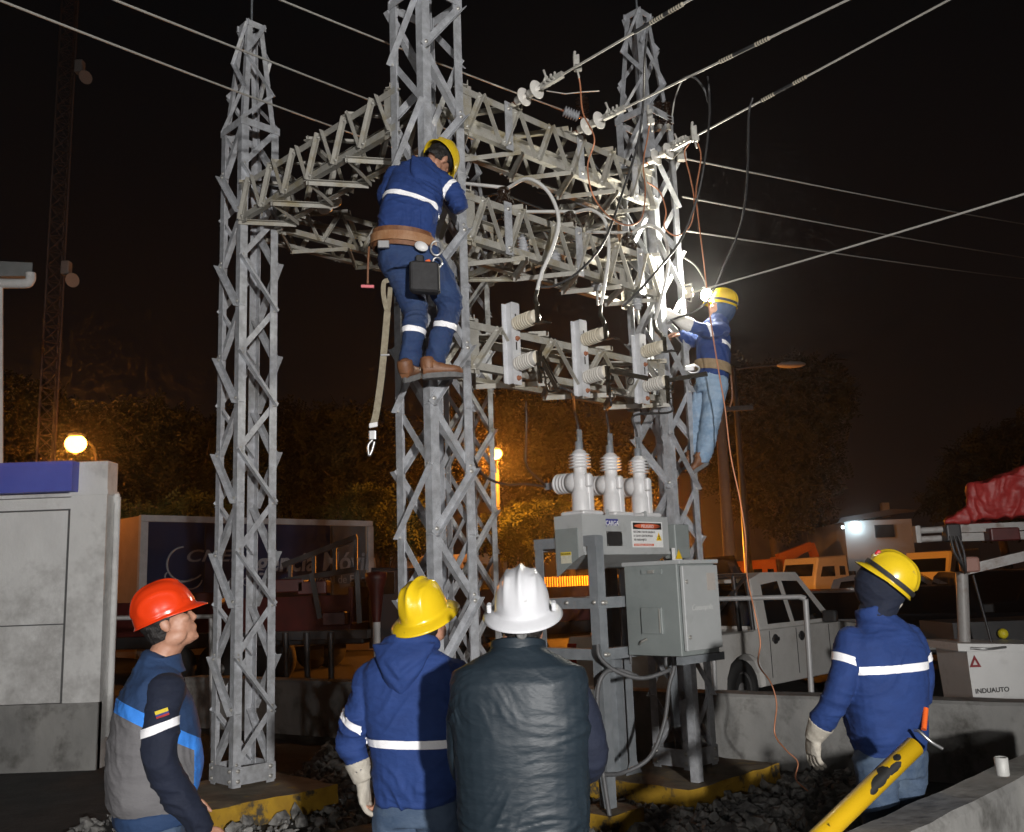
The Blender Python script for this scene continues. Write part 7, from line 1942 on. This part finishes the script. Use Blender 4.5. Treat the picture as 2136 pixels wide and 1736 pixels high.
# ------------------------------------------------------------------ belted worker climbing the nearest tower
def climber_near():
    d = 5.93
    def A(u, v, dd=0.0): return at(u, v, d + dd)
    ps = A(848, 535)
    X = V(1, 0.10, 0).normalized()
    spine = [(A(843, 548), .165, .125), (A(843, 520), .178, .130), (A(845, 495), .182, .128), (A(852, 455, .02), .186, .130), (A(862, 415, .06), .190, .130), (A(872, 382, .12), .186, .120), (A(880, 362, .15), .155, .10), (A(889, 348, .18), .09, .08)]
    armR = [A(921, 380, .13), A(946, 402, .10), A(956, 426, .14), A(945, 420, .30), A(925, 400, .42)]
    armL = [A(828, 370, .13), A(812, 400, .16), A(808, 420, .28), A(840, 410, .42), A(865, 395, .48)]
    legR = [A(888, 540), A(925, 600, .06), A(938, 642, .10), A(925, 690, .08), A(909, 748, .10)]
    legL = [A(820, 540), A(846, 600, .08), A(866, 648, .12), A(862, 695, .06), A(856, 748, .08)]
    hc = A(912, 337, .24)
    hF = V(0.16, 0.62, -0.76).normalized(); hU = V(0.52, 0.60, 0.60)
    def body(mb):
        head(mb, hc, hF, hU)
        limb(mb, [A(880, 365, .14), A(892, 350, .2), hc - hU.normalized() * .06], [.07, .06, .058])
        torso(mb, [(c, a * .86, h * .86) for c, a, h in spine], X)
        for arm in (armR, armL): limb(mb, arm, [.05, .045, .042, .036, .028])
        hand_shape(mb, armR[4], V(-.3, .6, .3), UP, 1, 0.9); hand_shape(mb, armL[4], V(.5, .5, .3), UP, -1, 0.9)
        for lg in (legR, legL): limb(mb, lg, [.078, .068, .054, .045, .036])
        limb(mb, [legR[4], A(918, 772, .1)], [.030, .02]); limb(mb, [legL[4], A(858, 775, .10)], [.030, .02])
    p = figure('worker with brown tool belt climbing the nearest tower, seen from behind', A(880, 790), body, 0.008)
    def jk(mb):
        torso(mb, spine[1:], X, 30)
        limb(mb, armR, [.078, .068, .062, .056, .046]); limb(mb, armL, [.078, .068, .062, .056, .046])
    def jf(co):
        return folds(co, 0.010, 4.0, 7.5, 21.4, tilt=0.8) + folds(co, 0.0045, 6, 20, 22.1)
    j = garment('hooded_sweater', jk, BLUE, p, 0.008, 4, jf)
    ax = (spine[4][0] - spine[3][0]).normalized()
    nb = (ax + X * 0.12).normalized()
    band_obj(j, p, slab(A(860, 404, -.1), nb, .017), lambda v: A(798, 400).x < v.x < A(913, 400).x and v.y < d + .13)
    axr = (armR[0] - armR[1]).normalized()
    band_obj(j, p, slab(A(937, 399, .1), (axr - X * .25), .017), lambda v: (v - A(940, 400, .08)).length < .115 and v.x > A(921, 400).x, 'sleeve_band')
    mb = MB()
    rr = []
    for t in np.linspace(0, 1, 10):
        c = A(893 - 26 * t, 350 + 32 * t, .06 - .06 * math.sin(t * 2.2))
        w = .115 * (1 - t) ** .6 + .02; th_ = .045
        dn = (A(867, 382) - A(893, 350)).normalized(); sx_ = (X - dn * X.dot(dn)).normalized(); yy = dn.cross(sx_)
        rr.append([c + sx_ * w * math.cos(a) + yy * th_ * math.sin(a) for a in [2 * math.pi * i / 20 for i in range(20)]])
    mb.loft(rr)
    me = remesh(mb, .007, 4); co, no = coords(me); displace(me, folds(co, .004, 9, 9, 2.8))
    skin_obj('hood', me, BLUE, p)
    def tr(mb):
        torso(mb, [(A(850, 566), .160, .12), (A(846, 545), .176, .13), (A(843, 520), .172, .125), (A(844, 508), .168, .12)], X)
        limb(mb, legR, [.108, .096, .082, .074, .066]); limb(mb, legL, [.108, .096, .082, .074, .066])
    def tf(co): return folds(co, 0.009, 6.0, 11.0, 25.4, tilt=0.5) + folds(co, .003, 9, 24, 25.9)
    t = garment('work_trousers', tr, DENIM_N, p, 0.0075, 4, tf)
    for lg, c, k in ((legR, A(925, 679, .05), 1), (legL, A(857, 692, .05), -1)):
        ax = (lg[2] - lg[4]).normalized()
        band_obj(t, p, slab(c, ax + X * (-.10 if k > 0 else 0), .018), (lambda v: v.x > A(893, 690).x) if k > 0 else (lambda v: v.x < A(889, 690).x), 'leg_band')
    boot(p, A(884, 790, .06), A(963, 787, .12), V(-.02, 0, 1))
    boot(p, A(846, 797, .03), A(872, 786, .20), V(0, -.1, 1))
    h, hx, hf, hu = helmet(p, hc + hU.normalized() * 0.034, hF, hU, 'ridged', HAT_Y2, 1.04)
    hair_cap(p, hc, hf, hu, hx, -0.07)
    # tool belt
    def ring_belt(v0, hh, grow, name, mt, dv=0):
        c = A(842, v0, 0.0); mb = MB(); rr = []
        for e, (g, z) in enumerate(((0, -hh), (.012, -hh), (.012, hh), (0, hh))):
            rr.append([c + X * (.190 + grow + g) * math.cos(a) + V(-X.y, X.x, 0) * (.143 + grow + g) * math.sin(a) + UP * z + X * (.02 * z) + UP * (.022 * -math.cos(a)) for a in [2 * math.pi * i / 44 for i in range(44)]])
        mb.loft(rr, False, False)
        return mb.build(name, mt, p)
    b1 = ring_belt(508, .062, 0, 'tool_belt', BROWN)
    ring_belt(509, .030, .014, 'belt_strap', mat('worn_tan_leather', (.26, .12, .05), .55, 0, (.34, .19, .10), vs=14, bump=.2, bs=50))
    MB().bbox(A(800, 510, -.15), (.075, .02, .05), .006, X, V(-X.y, X.x, 0)).build('buckle', CHROME, b1)
    MB().lathe([(.03, 0), (.03, .004), (.001, .005)], A(879, 514, -.165), V(0, -1, 0), 20, sx=1.5).build('maker_plate', mat('white_plate', (.7, .7, .7), .4), b1)
    ringp = [A(910, 518, -.10) + X * .036 * math.cos(a) + UP * .048 * math.sin(a) for a in [2 * math.pi * i / 20 for i in range(21)]]
    MB().tube(ringp, .007, 8).build('d_ring', CHROME, b1)
    # pouch with tools
    pc = A(886, 580, -.15)
    MB().bbox(pc, (.19, .09, .20), .025, (X + UP * -.06), V(0, 1, 0), UP).build('tool_pouch', BLACK, p)
    MB().bbox(A(876, 548, -.14), (.05, .05, .09), .01, X, V(0, 1, 0)).build('pouch_radio', BLACK, p)
    MB().bbox(A(895, 552, -.15), (.035, .03, .06), .008, (X + UP * .4), V(0, 1, 0), (UP - X * .4)).build('tool_handle', mat('orange_plastic', (.8, .13, .02), .4), p)
    # cord with pink tag
    MB().tube(crom([A(770, 515, -.05), A(768, 545, -.06), A(767, 592, -.05)], 6), .0075, 8).build('tag_cord', BROWN, p)
    MB().box(A(767, 598, -.05), (.082, .016, .018), (1, 0, -.06), (0, 1, 0)).build('pink_tag', mat('pink_plastic', (.62, .16, .18), .6), p)
    sh = A(912, 548, -.14)
    MB().tube([sh + V(.03 * math.cos(a), 0, .035 * math.sin(a)) for a in [2 * math.pi * i / 16 for i in range(17)]], .007, 8).build('snap_hook', CHROME, b1)
    return p
climber_near()
# long tan safety strap hanging from the climber's belt
def strap():
    d = 5.9
    webbing = mat('tan_webbing', (.19, .16, .11), .85, 0, (.28, .25, .18), vs=30, bump=.3, bs=200, bdist=.003)
    root = thing('safety_strap', 'long tan webbing strap with steel hook hanging below the climbing worker', 'strap', at(775, 940, d))
    def ribbon(name, pts, w, m=webbing, tilt=0.25):
        mb = MB(); P_ = crom([at(u, v, d + k) for u, v, k in pts], 5); rr = []
        for i, q_ in enumerate(P_):
            dn = (P_[min(i + 1, len(P_) - 1)] - P_[max(0, i - 1)]).normalized(); s_ = dn.cross(V(tilt, -1, 0)).normalized(); t_ = dn.cross(s_)
            rr.append([q_ + s_ * w / 2 + t_ * .003, q_ - s_ * w / 2 + t_ * .003, q_ - s_ * w / 2 - t_ * .003, q_ + s_ * w / 2 - t_ * .003])
        return mb.loft(rr, True, False).build(name, m, root)
    ribbon('webbing', [(808, 650, 0), (802, 720, 0), (795, 790, 0), (785, 860, 0), (778, 888, 0)], .042)
    ribbon('upper_loop', [(810, 585, .02), (801, 590, .01), (800, 615, 0), (808, 650, 0), (812, 625, .04), (814, 600, .06)], .030)
    MB().bbox(at(803, 741, d - .006), (.058, .014, .012), .003).build('buckle_bar', CHROME, root)
    MB().bbox(at(779, 887, d), (.055, .02, .03), .006, (1, 0, .15)).build('stitched_end', mat('white_plate', (.7, .7, .7), .4), root)
    mb = MB()
    mb.bbox(at(777, 908, d), (.05, .022, .06), .008)
    mb.tube(crom([at(777, 918, d), at(768, 930, d), at(770, 950, d), at(776, 940, d), at(781, 922, d)], 6), .009, 8)
    mb.build('snap_hook', CHROME, root)
strap()

# ------------------------------------------------------------------ worker with the lit headlamp on the right tower
def climber_lamp():
    d = 8.45
    def A(u, v, dd=0.0): return at(u, v, d + dd)
    F = V(-0.90, 0.40, 0).normalized(); X = V(F.y, -F.x, 0)
    spine = [(A(1487, 806), .155, .13), (A(1487, 790), .165, .135), (A(1487, 765), .165, .135), (A(1489, 735), .178, .142), (A(1490, 705), .185, .140), (A(1494, 685), .170, .115), (A(1499, 674), .120, .09), (A(1503, 662), .08, .075)]
    armN = [A(1505, 690, -.12), A(1483, 692, -.19), A(1455, 686, -.20), A(1425, 672, -.18), A(1405, 660, -.15)]
    armF = [A(1480, 690, .14), A(1462, 705, .16), A(1446, 712, .1), A(1432, 706, .02), A(1424, 700, -.02)]
    legN = [A(1494, 803, -.07), A(1487, 850, -.08), A(1480, 885, -.08), A(1475, 920, -.06), A(1466, 955, -.05)]
    legF = [A(1474, 803, .07), A(1462, 850, .06), A(1458, 885, .05), A(1456, 920, .05), A(1450, 955, .05)]
    hc = A(1505, 642)
    hD = V(-0.93, 0.25, 0).normalized()
    hF = (hD + UP * 0.30).normalized(); hU = (UP - hD * 0.30)
    def body(mb):
        head(mb, hc, hF, hU)
        limb(mb, [A(1498, 680), A(1502, 665), hc - UP * .07], [.07, .06, .058])
        torso(mb, [(c, a * .86, h * .86) for c, a, h in spine], X)
        for arm in (armN, armF): limb(mb, arm, [.05, .045, .042, .036, .028])
        hand_shape(mb, armN[4], V(-1, .1, .3), V(.2, -1, .2), 1, 0.7); hand_shape(mb, armF[4], V(-1, .2, .2), UP, -1, 0.8)
        for lg in (legN, legF): limb(mb, lg, [.078, .066, .054, .045, .036])
        limb(mb, [legN[4], A(1466, 966, -.05)], [.030, .02]); limb(mb, [legF[4], A(1450, 964, .05)], [.030, .02])
    p = figure('worker with lit headlamp and faded jeans on the right tower', A(1460, 985), body, 0.008)
    hXx = hF.cross(hU).normalized()
    eyes(p, hc, hF, hU.normalized(), hXx)
    def jk(mb):
        torso(mb, spine[1:], X, 30)
        limb(mb, armN[:3] + [armN[2].lerp(armN[3], .55)], [.078, .068, .062, .056]); limb(mb, armF, [.078, .068, .062, .056, .046])
    j = garment('sweater', jk, BLUE, p, 0.010, 4, lambda co: folds(co, 0.009, 5.0, 9, 31.4, tilt=0.6))
    def hd(mb):
        mb.ball(hc - hD * .035 + UP * .0, (.096, .095, .130), 22, 16, X, F, UP)
        limb(mb, [hc - UP * .07 - hD * .02, A(1500, 668)], [.082, .088])
    garment('balaclava', hd, NAVY2, p, 0.008, 3, lambda co: folds(co, 0.004, 8, 14, 3.3))
    ax = (spine[4][0] - spine[3][0]).normalized()
    band_obj(j, p, slab(A(1515, 724), ax + V(.12, 0, .0), .017), lambda v: v.x > A(1497, 724).x and v.y < d + .1)
    band_obj(j, p, slab(A(1478, 688, -.2), V(1, 0, .3), .016), lambda v: v.y < d - .08 and v.z > A(1480, 716).z, 'sleeve_band')
    def tr(mb):
        torso(mb, [(A(1484, 822), .150, .125), (A(1485, 805), .168, .138), (A(1487, 785), .162, .13)], X)
        limb(mb, legN, [.108, .094, .082, .074, .066]); limb(mb, legF, [.108, .094, .082, .074, .066])
    garment('jeans', tr, DENIM_L, p, 0.010, 4, lambda co: folds(co, 0.010, 6.0, 11, 35.4, tilt=0.5))
    boot(p, A(1478, 968, -.05), A(1444, 990, -.06), V(.35, 0, 1))
    boot(p, A(1458, 965, .06), A(1424, 982, .06), V(.3, 0, 1))
    def gl(mb):
        hand_shape(mb, armN[4], V(-1, .1, .35), V(.2, -1, .2), 1, 0.6, 1.12, .2, 1.25)
        limb(mb, [armN[2].lerp(armN[3], .55), armN[3], armN[4]], [.064, .060, .040], 14, 4)
    garment('work_glove', gl, WHITE_GLOVE, p, 0.006, 2, lambda co: folds(co, 0.002, 20, 30, 1.7))
    c = A(1487, 769); mb = MB(); rr = []
    for g, z in ((0, -.045), (.012, -.045), (.012, .045), (0, .045)):
        rr.append([c + X * (.175 + g) * math.cos(a) + F * (.148 + g) * math.sin(a) + UP * (z - .03 * math.sin(a + 2.6)) for a in [2 * math.pi * i / 40 for i in range(40)]])
    b = mb.loft(rr, False, False).build('tool_belt', mat('tan_belt', (.22, .15, .08), .7, 0, (.30, .22, .13), vs=14, bump=.2, bs=50), p)
    MB().tube([A(1446, 770, -.12) + V(.055 * math.cos(a), 0, .035 * math.sin(a)) for a in [2 * math.pi * i / 18 for i in range(19)]], .011, 8).build('carabiner', CHROME, b)
    MB().bbox(A(1438, 769, -.12), (.09, .03, .05), .01).build('rope_grab', CHROME, b)
    MB().tube(crom([A(1523, 770, -.02), A(1526, 800, -.03), A(1527, 830, -.02), A(1522, 850, -.03)], 6), .010, 6).build('belt_tail', BROWN, b)
    h, hx, hf, hu = helmet(p, hc + hU.normalized() * 0.034, hF, hU, 'ridged', HAT_Y2, 1.0, BLACK)
    lc = hc + hu * .085 + hf * .150
    MB().lathe([(.040, -.03), (.044, 0), (.046, .012), (.040, .013)], lc, hf, 18).build('headlamp', BLACK, h)
    MB().ball(lc + hf * .016 + V(0, -.03, 0), (.055, .055, .045), 16, 10, hx, hu, hf).build('lamp_lens', mat('lit_headlamp_lens', (1, 1, .95), .3, emit=(1.0, 0.95, 0.80), es=1400), h)
    lamp('headlamp_light', 'SPOT', lc + hf * .08 + V(0, -.14, .03), 310, (1.0, .94, .80), lc + V(-1.55, -1.0, .75), 130, 0.9, .03)
    return p
climber_lamp()
# ================================================================== damp night air
HZ = bpy.data.materials.new('haze_volume'); HZ.use_nodes = True
hn, hl = HZ.node_tree.nodes, HZ.node_tree.links
hn.clear()
ho = hn.new('ShaderNodeOutputMaterial'); hv = hn.new('ShaderNodeVolumePrincipled')
hv.inputs['Color'].default_value = (0.92, 0.92, 0.94, 1); hv.inputs['Density'].default_value = 0.0018
hv.inputs['Anisotropy'].default_value = 0.90
hl.new(hv.outputs[0], ho.inputs['Volume'])
MB().box((0, 62, 16.5), (150, 160, 35)).build('haze', HZ, None, 'thin damp night air glowing round the lamps', 'haze', None, 'stuff')
SC.cycles.volume_bounces = 0
SC.cycles.volume_step_rate = 4.0
